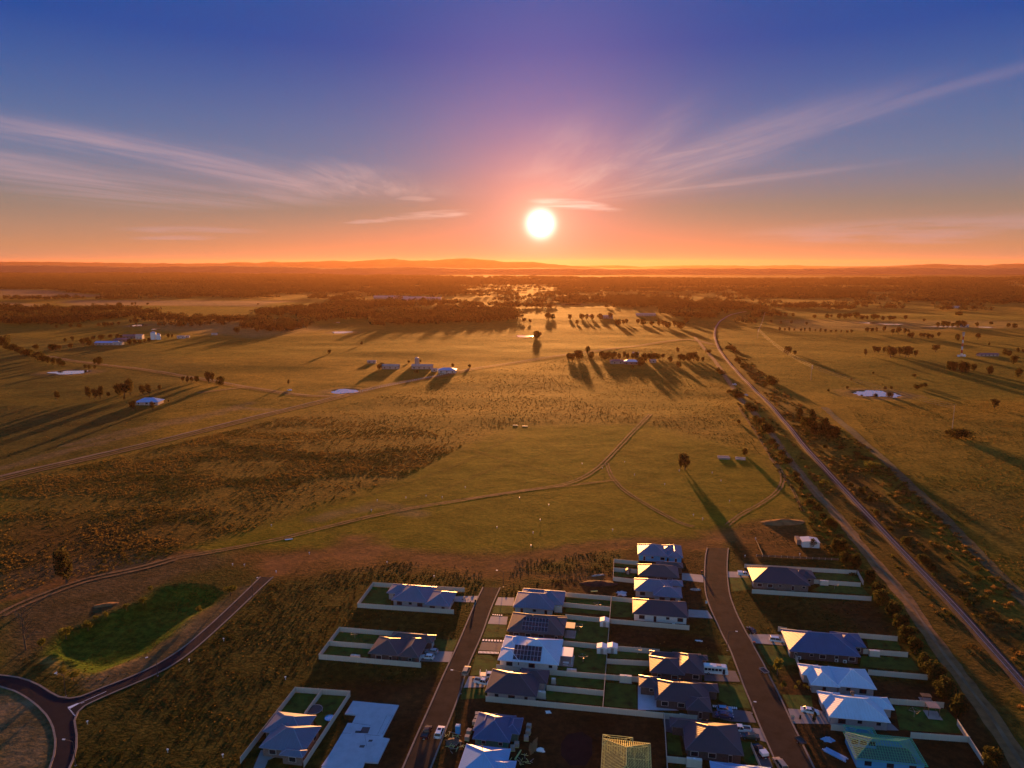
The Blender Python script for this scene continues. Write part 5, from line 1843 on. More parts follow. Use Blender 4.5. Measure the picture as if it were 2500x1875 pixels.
SHAPES = {   # body side profile (x, z), cabin profile bottom/top, length, width
    'hatch': (4.1, 1.74, [(-2.0, .35), (-2.05, .75), (-1.95, .95), (.75, .95), (1.75, .80), (2.02, .62), (2.05, .35)], (-1.85, .95, -1.45, .35, 1.46), (-1.3, 1.28)),
    'sedan': (4.7, 1.8, [(-2.3, .35), (-2.36, .7), (-2.3, .93), (-1.5, .98), (.9, .95), (2.0, .80), (2.32, .62), (2.35, .35)], (-1.65, 1.15, -1.0, .35, 1.42), (-1.4, 1.42)),
    'wagon': (4.8, 1.9, [(-2.35, .45), (-2.4, .85), (-2.35, 1.08), (1.0, 1.08), (2.1, .98), (2.36, .8), (2.4, .45)], (-2.3, 1.15, -2.05, .45, 1.80), (-1.45, 1.45)),
    'ute': (5.2, 1.86, [(-2.55, .5), (-2.6, .8), (-2.55, 1.02), (1.2, 1.04), (2.3, .98), (2.56, .8), (2.6, .5)], (-.75, 1.35, -.5, .75, 1.75), (-1.6, 1.6)),
}


def loft(mb, prof_b, wb, prof_t=None, wt=None, mi=0):
    """extrude a side profile to both sides, tapering a little towards the top"""
    n = len(prof_b)
    zs = [p[1] for p in prof_b]
    z0, z1 = min(zs), max(zs)
    vs = []
    for s in (-1, 1):
        for (x, z) in prof_b:
            k = 1 - .07 * ((z - z0) / (z1 - z0 + 1e-6)) ** 2
            vs.append((x, s * wb / 2 * k, z))
    fs = [(i, (i + 1) % n, n + (i + 1) % n, n + i) for i in range(n)]
    fs += [tuple(range(n))[::-1], tuple(range(n, 2 * n))]
    mb.add(vs, fs, mi)


def cabin(root, x0, x1, xt0, xt1, zb, zt, w, paint):
    g = MB()
    vs = []
    for (xa, xb, z, hw) in ((x0, x1, zb, w / 2 * .93), (xt0, xt1, zt - .06, w / 2 * .74)):
        vs += [(xa, -hw, z), (xb, -hw, z), (xb, hw, z), (xa, hw, z)]
    g.add(vs, [(0, 1, 5, 4), (1, 2, 6, 5), (2, 3, 7, 6), (3, 0, 4, 7), (0, 3, 2, 1), (4, 5, 6, 7)])
    g.build('window', M['glass'], root)
    r = MB(); hw = w / 2 * .75
    r.add([(xt0 - .05, -hw, zt - .07), (xt1 + .05, -hw, zt - .07), (xt1 + .05, hw, zt - .07), (xt0 - .05, hw, zt - .07), (xt0 + .08, -hw + .1, zt), (xt1 - .08, -hw + .1, zt), (xt1 - .08, hw - .1, zt), (xt0 + .08, hw - .1, zt)],
          [(0, 1, 5, 4), (1, 2, 6, 5), (2, 3, 7, 6), (3, 0, 4, 7), (4, 5, 6, 7), (0, 3, 2, 1)])
    r.build('roof', paint, root)
    p = MB()
    for sy in (-1, 1):
        for (xa, xb) in ((x0, xt0), (x1, xt1), ((x0 + x1) / 2, (xt0 + xt1) / 2)):
            p.bar((xa, sy * w / 2 * .94, zb), (xb, sy * w / 2 * .76, zt - .05), .045, 4)
    p.build('pillar', paint, root)


def vehicle(label, kind, colour, pos, head, extra=None):
    L, w, prof, (cx0, cx1, ct0, ct1, zt), (wr_, wf_) = SHAPES[kind]
    paint = PAINT[colour]
    o = empty('parked_car' if kind != 'ute' else 'utility_truck', pos, head, label, 'car' if kind != 'ute' else 'ute', 'vehicles parked around the estate')
    b_ = MB(); loft(b_, prof, w); b_.build('body', paint, o)
    zb = max(p[1] for p in prof) - .02
    cabin(o, cx0, cx1, ct0, ct1, zb, zt, w, paint)
    for x in (wr_, wf_):
        for s in (-1, 1):
            k = link('wheel', WHEEL, o, (x, s * (w / 2 - .1), .33))
            link('rim', RIM, k)
    for s in (-1, 1):
        ubox('headlight', M['lamp_glass'], o, L / 2 - .16, L / 2 + .012, s * (w / 2 - .38) - .18, s * (w / 2 - .38) + .18, .60, .76)
        ubox('tail_light', M['tail'], o, -L / 2 - .01, -L / 2 + .12, s * (w / 2 - .22) - .12, s * (w / 2 - .22) + .12, .66, .88)
    ubox('number_plate', M['white'], o, -L / 2 - .02, -L / 2 + .05, -.2, .2, .45, .57)
    if kind == 'ute':
        tr = extra or 'tray'
        if tr == 'tray':
            ubox('tray', M['dark_steel'], o, -2.5, -.85, -.78, .78, 1.005, 1.06)
            for s in (-1, 1): ubox('tray_side', paint, o, -2.58, -.8, s * .88 - .04, s * .88 + .04, 1.03, 1.28)
            ubox('tailgate', paint, o, -2.62, -2.54, -.84, .84, 1.03, 1.28)
        elif tr == 'canopy':
            ubox('canopy', PAINT['white'], o, -2.55, -.85, -.86, .86, 1.03, 1.78)
        elif tr == 'rack':
            ubox('tray', M['steel'], o, -2.7, -.8, -.95, .95, 1.03, 1.12)
            for x in (-2.65, -.85):
                for s in (-1, 1): ubox('rack_post', M['white'], o, x - .04, x + .04, s * .9 - .04, s * .9 + .04, 1.12, 1.95)
                ubox('rack_bar', M['white'], o, x - .04, x + .04, -.94, .94, 1.95, 2.03)
    elif extra == 'sunroof':
        ubox('sunroof', M['glass'], o, -.75, .1, -.45, .45, zt + .001, zt + .012)
    return o


def place(f, X, Y):
    return flat(*f(X, Y))


RD = math.pi / 2 - GR      # heading straight up the grid
E_, W_H = -GR, math.pi - GR
VS = [
    ('white hatchback parked nearest the wall at the brown roofed house', 'hatch', 'white', r1, 1561, 815, W_H, None),
    ('silver hatchback parked behind the white one at the brown roofed house', 'hatch', 'silver', r1, 1592, 772, W_H, None),
    ('black dual cab ute parked on the left side of the middle road', 'ute', 'black', r1, 1553, 1400, RD, 'tray'),
    ('white four wheel drive with a dark sunroof on the middle road', 'wagon', 'white', r1, 1655, 1400, RD, 'sunroof'),
    ('dark four wheel drive parked at the kerb above the street lamp on the middle road', 'wagon', 'gold', r2, 280, 925, RD, None),
    ('white ute with a ladder rack on the charcoal house driveway', 'ute', 'white', r2, 455, 962, E_ + .1, 'rack'),
    ('white ute half under the eave of the charcoal house', 'ute', 'white', r2, 408, 1012, E_ - .15, 'tray'),
    ('white ute in front of the dark blue roofed house, right of the curved road', 'ute', 'white', r3, 1060, 306, E_, 'canopy'),
    ('white four wheel drive on the driveway of the deep blue roofed house', 'wagon', 'white', r3, 1290, 772, E_ - .08, None),
    ('light blue hatchback, upper of the two blue cars', 'hatch', 'blue', r3, 920, 1260, E_, None),
    ('navy blue sedan, lower of the two blue cars', 'sedan', 'navy', r3, 918, 1300, E_, None),
    ('white dual cab ute outside the pyramid roofed house', 'ute', 'white', r3, 1030, 1400, W_H, 'tray'),
    ('dark green sedan below the white dual cab ute', 'sedan', 'green', r3, 1098, 1450, W_H, None),
    ('black ute with a white canopy on the dark verge by the curved road', 'ute', 'black', r3, 1170, 1555, RD + math.radians(20), 'canopy'),
    ('orange lit four wheel drive at the kerb by the bottom edge', 'wagon', 'gold', r3, 1312, 1650, RD + math.radians(18), None),
    ('silver white sedan on the driveway of the pale house with the vent', 'sedan', 'white', r3, 1520, 1270, E_ - .12, None),
    ('black hatchback parked at the right kerb near the vacant block', 'hatch', 'black', r3, 1108, 700, RD + math.radians(20), None),
]
for lb, kd, cl, f, X, Y, hd, ex in VS:
    vehicle(lb, kd, cl, place(f, X, Y), hd, ex)
vehicle('small white car on the gravel road beside the railway', 'sedan', 'white', at(*rK(1942, 1074)), RD + .5)
vehicle('tiny white car driving the gravel road beyond the dark shrub', 'wagon', 'white', at(*rK(1848, 988)), RD + .5)
vehicle('lone white ute on the far farm track left of the dam', 'ute', 'white', at(*rC(180, 1120)), 2.6, 'canopy')

# bus
bus = empty('small_bus', place(r3, 856, 992), E_, 'small white bus parked on the driveway of the dark hip roofed house', 'bus')
mb = MB()
prof = [(-3.5, .4), (-3.52, 2.3), (-3.42, 2.62), (2.9, 2.62), (3.2, 2.4), (3.5, 1.25), (3.5, .4)]
loft(mb, prof, 2.05); mb.build('body', PAINT['white'], bus)
for s in (-1, 1):
    for k in range(6):
        x = -2.9 + k * 1.02
        if s < 0 and k == 5: continue
        ubox('window', M['glass'], bus, x - .44, x + .44, s * 1.012 - .02, s * 1.012 + .02, 1.35, 2.1)
ubox('door', M['glass'], bus, 1.85, 2.6, -1.04, -1.0, .55, 2.1)
wsn = MB().add([(3.215, -.85, 2.36), (3.215, .85, 2.36), (3.50, .88, 1.34), (3.50, -.88, 1.34)], [(0, 1, 2, 3)])
wsn.add([(3.235, -.85, 2.37), (3.235, .85, 2.37), (3.52, .88, 1.34), (3.52, -.88, 1.34)], [(0, 1, 2, 3)])
wsn.build('windscreen', M['glass'], bus)
ubox('rear_window', M['glass'], bus, -3.55, -3.5, -.75, .75, 1.4, 2.1)
for x in (-2.1, 2.3):
    for s in (-1, 1):
        k = link('wheel', WHEEL, bus, (x, s * .95, .36)); k.scale = (1.1, 1.1, 1.1); link('rim', RIM, k)
ubox('roof_vent', M['white'], bus, -1.8, -1.1, -.4, .4, 2.625, 2.78)
ubox('air_conditioner', M['steel'], bus, .2, 1.5, -.6, .6, 2.625, 2.82)
ubox('side_stripe', M['steel'], bus, -3.4, 3.2, -1.032, -1.02, 1.0, 1.12)


# trailers
def trailer(label, p, hd, load=None, dark=True):
    o = empty('trailer', p, hd, label, 'trailer')
    ubox('tray', M['dark_steel'], o, -1.3, 1.3, -.8, .8, .5, .56)
    for s in (-1, 1):
        ubox('side', M['steel'] if not dark else M['dark_steel'], o, -1.3, 1.3, s * .82 - .02, s * .82 + .02, .5, .85)
        ubox('end', M['steel'] if not dark else M['dark_steel'], o, s * 1.32 - .02, s * 1.32 + .02, -.8, .8, .5, .85)
        k = link('wheel', WHEEL, o, (-.1, s * .95, .32)); link('rim', RIM, k)
    MB().bar((1.3, 0, .5), (2.4, 0, .45), .05, 4).build('drawbar', M['dark_steel'], o)
    return o


trailer('box trailer with pale rails at the right kerb halfway down', place(r3, 1198, 985), RD + math.radians(28), dark=False)
trailer('dark box trailer at the right kerb near the bottom edge', place(r3, 1455, 1480), RD + math.radians(24))

# ------------------------------------------------------------------ street lamps
def lamp(label, f, base, h=6.5, arm=2.2, az=0.0, dbl=False):
    p = flat(*f(*base))
    o = empty('street_lamp', p, az, label, 'street lamp', 'street lamps')
    MB().bar((0, 0, 0), (0, 0, h), .10, 8, .06).build('pole', M['dark_steel'], o)
    MB().bar((0, 0, h - .05), (arm, 0, h + .25), .05, 6).build('arm', M['dark_steel'], o)
    MB().box(arm - .1, arm + .6, -.16, .16, h + .17, h + .32).build('lamp_head', M['white'], o)
    ubox('base_plate', M['steel'], o, -.2, .2, -.2, .2, 0, .04)
    return o


lamp('street lamp on the left kerb of the curved road, halfway down', r3, (940, 832), az=E_)
lamp('street lamp at the left kerb of the middle road beyond the parked car', r2, (236, 1085), az=W_H, h=6.8)
lamp('street lamp at the closed top end of the middle road', r2, (565, 262), az=W_H, h=6.2)
lamp('street lamp beside the drainage basin bank', r0, (1217, 948), az=W_H + .8)
lamp('street lamp at the mouth of the junction, lower left', r0, (508, 1105), az=W_H)
lamp('street lamp near the dead end of the left road', r0, (1950, 333), az=1.0, h=6.0)
lamp('street lamp on the outer kerb of the dark ring road', r0, (583, 1640), az=W_H, h=6.5)
lamp('street lamp near the bottom of the curved road', r3, (1112, 1272), az=E_, h=3.2, arm=.4)

# ------------------------------------------------------------------ tanks, sheds, toilet, pallets
def tank(label, f, X, Y, w=3.0, h=1.9):
    o = empty('water_tank', place(f, X, Y), -GR, label, 'water tank', 'slimline water tanks')
    mb = MB().box(-w / 2, w / 2, -.42, .42, .05, h)
    mb.build('tank_body', M['tank'], o)
    n = 3
    for i in range(n):
        for j in range(2):
            x = -w / 2 + w * (i + .5) / n; z = .2 + (h - .3) * j / 2
            ubox('moulded_panel', M['tank'], o, x - w * .12, x + w * .12, -.47, -.425, z + .05, z + (h - .3) / 2 - .08)
    ubox('lid', M['plastic_w'], o, -.25, .25, -.25, .25, h + .002, h + .08)
    ubox('base', M['drive'], o, -w / 2 - .15, w / 2 + .15, -.6, .6, 0, .049)
    return o


tank('cream water tank at the rear corner of the charcoal house', r2, 850, 1118, 3.0, 2.0)
tank('cream water tank at the rear corner of the northern slate blue house', r2, 988, 455, 2.6, 2.1)
tank('cream water tank on the fence behind the courtyard house', r2, 1508, 998, 3.4, 2.2)
tank('cream water tank in the yard of the dark blue roofed house on the right', r4, 466, 370, 2.9, 1.8)
tank('cream water tank in the yard of the deep blue roofed house', r4, 820, 870, 3.0, 1.9)
tank('pale water tank by the pyramid roofed house fence', r3, 705, 1650, 3.6, 2.2)
tank('low white tank against the fence below the pale solar house yard', r2, 1092, 915, 2.8, .8)
tank('low white tank inside the fence of the brown roofed house', r1, 1003, 806, 2.9, .8)
tank('white garden box beside the charcoal house yard', r2, 952, 1005, 1.2, 1.5)


def shed(label, f, X, Y, w=2.9, d=2.6, h=2.0, m_=None, sx=0):
    m_ = m_ or M['plastic_w']
    o = empty('garden_shed', place(f, X, Y), -GR, label, 'shed', 'garden sheds')
    MB().box(-w / 2, w / 2, 0, d, 0, h).build('wall', m_, o)
    r = MB()
    a = .12
    r.add([(-w / 2 - a, -a, h), (w / 2 + a, -a, h), (w / 2 + a, d + a, h), (-w / 2 - a, d + a, h), (0, -a, h + .45), (0, d + a, h + .45)],
          [(0, 1, 4), (1, 2, 5, 4), (2, 3, 5), (3, 0, 4, 5), (0, 3, 2, 1)])
    r.build('roof', m_, o)
    ubox('door', M['steel'], o, -.45, .45, -.03, -.005, .03, 1.8)
    MB().bar((0, -a, h + .46), (0, d + a, h + .46), .05, 4).build('ridge_cap', M['white'], o)
    return o


shed('white garden shed left of the spine fence, upper', r2, 1344, 572)
shed('white garden shed left of the spine fence, lower', r2, 1325, 780, w=3.1)
shed('white garden shed right of the spine fence', r2, 1405, 777, w=3.1)
shed('small dark shed in the narrow yard of the dark brown house', r2, 1525, 165, 2.0, 1.6, 1.6, M['dark_steel'])
o = shed('old white shed with a dark round tree before it, top right paddock', r3, 1528, 108, 7.0, 5.5, 2.6, WALLS['white'])
tag(o, group='farm sheds')
ubox('lean_to', WALLS['brick'], o, -5.2, -3.55, 2.5, 7.5, 0, 2.2)
patio('small timber shelter with a sunlit roof in the yard of the pale vented house', r4, (1205, 1232), (1290, 1240), (1200, 1192), 2.6, M['orange_sheet'])
patio('dark timber shelter at the end of the red soil yard', r4, (1155, 1150), (1230, 1160), (1160, 1130), 1.4, M['wood'])

# portable toilet
t = empty('portable_toilet', place(r2, 216, 1388), -GR, 'bright blue portable toilet beside the middle road kerb', 'toilet')
ubox('cabin', M['toilet'], t, -.58, .58, -.58, .58, .08, 2.15)
MB().add([(-.62, -.62, 2.151), (.62, -.62, 2.151), (.62, .62, 2.151), (-.62, .62, 2.151), (-.3, -.3, 2.38), (.3, -.3, 2.38), (.3, .3, 2.38), (-.3, .3, 2.38)],
         [(0, 1, 5, 4), (1, 2, 6, 5), (2, 3, 7, 6), (3, 0, 4, 7), (4, 5, 6, 7), (3, 2, 1, 0)]).build('roof', M['plastic_w'], t)
ubox('door', M['toilet'], t, -.42, .42, -.62, -.585, .12, 2.0)
ubox('skid', M['dark_steel'], t, -.62, .62, -.6, .6, 0, .078)

PALS = [(365, 1262, 'upper left'), (362, 1292, 'second down on the left'), (346, 1322, 'third down on the left'), (302, 1392, 'fourth down on the left'), (287, 1440, 'lowest on the left'),
        (762, 1352, 'upper right'), (757, 1395, 'middle right'), (742, 1442, 'lower right'), (668, 1492, 'near the rear step'), (637, 1520, 'lowest by the rear corner')]
for X, Y, w_ in PALS:
    o = empty('brick_pallet', place(r2, X, Y), -GR + random.uniform(-.2, .2), 'pallet of wrapped bricks beside the half built house, ' + w_, 'brick pallet', 'pallets of bricks')
    ubox('pallet_base', M['pine'], o, -.6, .6, -.6, .6, 0, .14)
    for i in range(2):
        for j in range(2):
            for k in range(2):
                ubox('brick_pack', M['brick_pile'], o, -.58 + i * .6, -.02 + i * .6, -.58 + j * .6, -.02 + j * .6, .145 + k * .5, .62 + k * .5)

# ------------------------------------------------------------------ small clutter
def heap(name, label, cat, p, rx, ry, h, m_, rz=0, seed=0):
    n, k = 14, 4
    rnd = random.Random(seed)
    vs = [(0, 0, h)]
    for j in range(1, k + 1):
        for i in range(n):
            a = 2 * math.pi * i / n
            q = j / k
            jit = rnd.uniform(.85, 1.15) if 'soil' in name else rnd.uniform(.45, 1.2)
            vs.append((rx * q * math.cos(a) * jit, ry * q * math.sin(a) * jit, max(-.03, h * (1 - q) ** .8 * rnd.uniform(.7, 1.15)) if j < k else -.05))
    fs = [(0, 1 + i, 1 + (i + 1) % n) for i in range(n)]
    for j in range(k - 1):
        for i in range(n):
            a = 1 + j * n + i; b_ = 1 + j * n + (i + 1) % n
            fs.append((a, a + n, b_ + n, b_))
    mb = MB(); mb.add(vs, fs)
    o = mb.build(name, m_, None, 'soil' in name)
    o.location = p; o.rotation_euler = (0, 0, rz)
    return tag(o, label, cat)


heap('soil_heap', 'long mound of dry grassy soil near the end of the curved road', 'soil heap', at(*rM(2090, 870)), 11, 3.8, 1.7, M['dirt'], .1, 1)
heap('soil_heap', 'dark low soil heap between the vacant land and the row of houses', 'soil heap', place(r2, 1300, 235), 7, 3, 1.0, M['soil_dark'], 0, 2)
heap('gravel_heap', 'pale heap of gravel beside the slate blue house', 'gravel heap', place(r2, 1475, 312), 2.6, 2.2, .7, M['slab'], 0, 3)
heap('soil_heap', 'low heap of reddish soil by the far edge of the basin', 'soil heap', place(r0, 815, 400), 4.5, 1.8, .5, M['dirt'], .3, 4)
heap('rubbish_heap', 'crumpled white plastic heap between the bare lot and the half built house', 'rubbish', place(r2, 848, 1525), 1.3, 1.0, .9, M['plastic_w'], 0, 5)
heap('rubbish_heap', 'pile of offcuts and wrapping beside the blue toilet', 'rubbish', place(r2, 175, 1455), 2.6, 2.0, .7, M['wood'], 0, 6)
heap('rubbish_heap', 'pale scraps heaped behind the northern yards', 'rubbish', place(r2, 1300, 172), 3.4, .9, .5, M['rubble'], .2, 7)
heap('rubbish_heap', 'blue white plastic heap left of the green roof frame', 'rubbish', place(r4, 490, 1460), 2.3, 1.3, .9, ROOFS['sky'], 0, 8)
heap('straw_heap', 'heap of straw coloured cuttings beside the bare lot', 'cuttings', place(r2, 795, 1500), 1.2, 4.0, .6, M['dirt'], -.25, 9)
heap('rubbish_heap', 'small white rubble pile in front of the third house of the curved road', 'rubbish', place(r3, 715, 402), 2.6, 1.4, .5, M['rubble'], 0, 10)


def plank_pile(label, p, rz, L, n, m_, h=.18, w=.22):
    o = empty('sheet_stack', p, rz, label, 'building material')
    rnd = random.Random(label)
    for i in range(n):
        k = link('sheet', unit_box(m_), o)
        k.location = (rnd.uniform(-.3, .3), (i - n / 2) * w * 1.15, 0); k.scale = (L * rnd.uniform(.85, 1), w, h * rnd.uniform(.6, 1.2)); k.rotation_euler = (0, 0, rnd.uniform(-.03, .03))
    return o


plank_pile('long stack of pale blue roofing lengths left of the green roof frame', place(r4, 545, 1568), RD + math.radians(122) - math.pi / 2 + .35, 6.0, 6, ROOFS['sky'], .25, .28)
plank_pile('bright timber length lying by the fence of the northern yards', place(r2, 1265, 296), .08, 2.6, 2, M['pine'], .3, .2)
plank_pile('pale timber lengths lying on the bare soil by the straw heap', place(r2, 675, 1560), RD - .25, 4.0, 2, M['pine'], .15, .15)
plank_pile('white scattered sheets on the grass left of the red turning circle', at(*rN(175, 1000)), .3, 3.4, 2, M['plastic_w'], .15, .4)
plank_pile('white sheets stacked left of the pyramid house fence line', place(r3, 655, 1292), -.3, 4.2, 2, M['plastic_w'], .3, .4)
plank_pile('small white sheet pile on the vacant block by the spine fence', place(r3, 738, 762), -.1, 2.0, 2, M['plastic_w'], .2, .35)
plank_pile('flat white board lying south of the long fence', place(r2, 915, 1225), .1, 1.5, 3, M['plastic_w'], .1, .35)
plank_pile('row of rusty sheets and wrecks near the lone paddock tree', at(*rM(1630, 372)), -.12, 8, 5, M['orange_sheet'], .9, 1.1)
plank_pile('second row of rusty sheets beside the round dark bush', at(*rM(1760, 380)), -.3, 6, 4, M['rubble'], .8, 1.0)
plank_pile('two pale troughs in the middle paddock, left one', at(*rC(1922, 1386)), -.2, 3.4, 2, M['fence'], .35, .4)
plank_pile('two pale troughs in the middle paddock, right one', at(*rC(1998, 1393)), -.2, 4.2, 2, M['fence'], .35, .4)


for i, (lb, X, Y) in enumerate((('long offcuts and battens strewn beside the blue toilet', 165, 1425), ('short battens strewn below the blue toilet', 190, 1500), ('dark offcuts strewn near the straw heap', 700, 1600))):
    o = empty('timber_scraps', place(r2, X, Y), 0, lb, 'building material')
    rnd = random.Random(i)
    for k_ in range(16):
        k = link('offcut', unit_box(M['pine'] if k_ % 3 else M['rubble']), o)
        k.location = (rnd.gauss(0, 1.1), rnd.gauss(0, .9), .02 * k_); k.scale = (rnd.uniform(.6, 2.2), .09, .07); k.rotation_euler = (0, rnd.uniform(-.05, .05), rnd.uniform(0, 3.1))

# round pools and small posts in the lower left yard
for lb, X, Y in (('round wire trampoline nearest the divider in the lower left yard', 690, 1225), ('small round blue paddling pool by the east fence', 805, 1280)):
    o = empty('garden_ring', place(r1, X, Y), 0, lb, 'yard equipment')
    mb = MB(); R0 = 2.1 if X < 700 else 1.3
    z0 = .75 if X < 700 else .35
    for i in range(16):
        a, b_ = i * math.pi / 8, (i + 1) * math.pi / 8
        mb.bar((R0 * math.cos(a), R0 * math.sin(a), z0), (R0 * math.cos(b_), R0 * math.sin(b_), z0), .07, 4)
    mb.build('rim', M['steel'] if X < 700 else M['blue_wrap'], o)
    MB().add([(R0 * .97 * math.cos(i * math.pi / 8), R0 * .97 * math.sin(i * math.pi / 8), z0 - .05) for i in range(16)], [tuple(range(16))]).build('mat', M['dark_steel'] if X < 700 else M['water'], o)
    for i in range(4):
        a = i * math.pi / 2
        MB().bar((R0 * math.cos(a), R0 * math.sin(a), 0), (R0 * math.cos(a), R0 * math.sin(a), z0), .05, 4).build('leg', M['steel'], o)

# air conditioners, clothes lines, wheelie bins
for i, (f, X, Y, w_) in enumerate([(r4, 292, 893, 'left end of the deep blue roofed house'), (r4, 553, 912, 'middle of the deep blue roofed house'), (r4, 612, 920, 'right end of the deep blue roofed house'), (r4, 240, 405, 'wall of the dark blue roofed house'),
                                (r2, 640, 1120, 'charcoal house with the utes'), (r3, 560, 660, 'dark roofed house with pale walls'), (r1, 1480, 440, 'slate blue house in its northern walled yard')]):
    o = empty('air_conditioner', place(f, X, Y), -GR, 'white outdoor air conditioner unit at the ' + w_, 'air conditioner', 'outdoor air conditioner units')
    ubox('casing', M['white'], o, -.48, .48, -.18, .18, .12, .95)
    ubox('fan_grille', M['dark_steel'], o, -.38, .22, -.2, -.181, .22, .85)
    for s_ in (-1, 1): ubox('foot', M['dark_steel'], o, s_ * .35 - .05, s_ * .35 + .05, -.15, .15, 0, .119)
for i, (f, X, Y, w_) in enumerate([(r2, 1150, 600, 'yard of the brown solar house'), (r2, 1290, 430, 'yard behind the northern slate blue house'), (r2, 1180, 840, 'yard of the pale solar house'), (r4, 1100, 1300, 'long lawn right of the pale vented house'),
                                (r4, 540, 400, 'yard of the dark blue roofed house'), (r2, 1600, 780, 'yard behind the house with the bus'), (r1, 1000, 660, 'yard of the brown roofed house')]):
    o = empty('clothes_line', place(f, X, Y), random.uniform(0, 1.5), 'rotary clothes line standing in the ' + w_, 'clothes line', 'rotary clothes lines')
    MB().bar((0, 0, 0), (0, 0, 1.9), .035, 6).build('pole', M['steel'], o)
    for k in range(4):
        a = k * math.pi / 2
        MB().bar((0, 0, 1.6), (1.5 * math.cos(a), 1.5 * math.sin(a), 1.95), .025, 4).build('arm', M['steel'], o)
        a2 = a + math.pi / 2
        MB().bar((1.5 * math.cos(a), 1.5 * math.sin(a), 1.95), (1.5 * math.cos(a2), 1.5 * math.sin(a2), 1.95), .012, 3).build('line', M['steel'], o)
for i, (f, X, Y, w_, c_) in enumerate([(r3, 1400, 1318, 'sedan driveway', 'steel'), (r3, 760, 285, 'driveway of the third curved road house', 'dark_steel'), (r3, 792, 500, 'kerb above the pale walled house driveway', 'plastic_w'),
                                    (r2, 335, 985, 'charcoal house driveway', 'dark_steel'), (r1, 1930, 378, 'driveway mouth of the northernmost house', 'dark_steel'), (r3, 1128, 790, 'driveway mouth of the deep blue roofed house', 'dark_steel')]):
    o = empty('wheelie_bin', place(f, X, Y), RD + .2, 'wheelie bin standing by the ' + w_, 'bin', 'wheelie bins at the kerb')
    MB().add([(-.24, -.27, .06), (.24, -.27, .06), (.24, .27, .06), (-.24, .27, .06), (-.3, -.35, 1.0), (.3, -.35, 1.0), (.3, .35, 1.0), (-.3, .35, 1.0)], [(0, 3, 2, 1), (4, 5, 6, 7), (0, 1, 5, 4), (1, 2, 6, 5), (2, 3, 7, 6), (3, 0, 4, 7)]).build('bin_body', M[c_], o)
    ubox('lid', M['mast_red'] if i % 2 else M['green_wrap'], o, -.32, .32, -.38, .38, 1.001, 1.07)
    for s_ in (-1, 1): k = link('wheel', RIM, o, (s_ * .28, .3, .12)); k.scale = (.6, .3, .6); k.rotation_euler = (0, 0, math.pi / 2)

# white marker posts across the mown field, one of them a lamp glint
MK = [('rM', 541, 424), ('rM', 697, 458), ('rM', 869, 410), ('rM', 945, 510), ('rM', 1178, 584), ('rM', 1290, 478), ('rM', 1544, 494), ('rM', 1612, 556), ('rM', 1678, 714),
      ('rM', 1399, 822), ('rM', 1470, 852), ('rM', 58, 690), ('rM', 283, 744), ('rM', 218, 860), ('rM', 163, 958), ('rM', 147, 1060), ('rM', 776, 938), ('rM', 1878, 1006), ('rM', 1797, 1140),
      ('rN', 812, 784), ('rN', 1078, 688), ('rN', 1233, 674), ('rN', 1358, 684), ('rN', 1536, 608), ('rN', 857, 708), ('rN', 333, 1118), ('rN', 932, 1190), ('rN', 77, 1262), ('rN', 1780, 918),
      ('rN', 2058, 958), ('rN', 2042, 1062), ('rN', 1295, 1298), ('rN', 40, 902), ('r0', 1795, 100), ('r0', 1886, 104), ('r0', 1726, 680), ('r0', 1460, 842), ('r0', 676, 1322), ('r0', 1720, 1580), ('r0', 1295, 1540),
      ('r0', 440, 942), ('rE', 348, 1214), ('r1', 465, 978)]  # first post here is a street lamp's glint, built as a marker
FR = dict(rM=rM, rN=rN, r0=r0, rE=rE, r1=r1)
ordn = ['first', 'second', 'third', 'fourth', 'fifth', 'sixth', 'seventh', 'eighth', 'ninth', 'tenth', 'eleventh', 'twelfth', 'thirteenth', 'fourteenth', 'fifteenth', 'sixteenth', 'seventeenth', 'eighteenth',
        'nineteenth', 'twentieth', 'twenty first', 'twenty second', 'twenty third', 'twenty fourth', 'twenty fifth', 'twenty sixth', 'twenty seventh', 'twenty eighth', 'twenty ninth', 'thirtieth', 'thirty first', 'thirty second', 'thirty third',
        'thirty fourth', 'thirty fifth', 'thirty sixth', 'thirty seventh', 'thirty eighth', 'thirty ninth', 'fortieth', 'forty first', 'forty second', 'forty third', 'forty fourth', 'forty fifth', 'forty sixth', 'forty seventh', 'forty eighth', 'forty ninth', 'fiftieth']
mk = sorted([(FR[a](X, Y), a) for a, X, Y in MK], key=lambda q: q[0][0])
cap_me = MB().box(-.22, .22, -.16, .16, .75, 1.0).mesh('marker_cap', M['white'])
stk_me = MB().box(-.05, .05, -.05, .05, 0, .75).mesh('marker_stake', M['white'])
for i, (p, a) in enumerate(mk):
    w_ = at(*p)
    o = empty('marker_post', w_, random.uniform(0, 3), 'white service marker post on the open grass, %s from the left edge' % ordn[i], 'marker post', 'white marker posts on the subdivision land')
    link('marker_cap', cap_me, o); link('stake', stk_me, o)

# ------------------------------------------------------------------ trees
def ellipsoid_crown(cx, cy_, cz, rx, ry, rz_, shell=.45):
    def fn(r):
        u = Vector((r.gauss(0, 1), r.gauss(0, 1), r.gauss(0, 1))).normalized()
        q = shell + (1 - shell) * r.random() ** .5
        return Vector((cx + u.x * rx * q, cy_ + u.y * ry * q, cz + u.z * rz_ * q)), u
    return fn


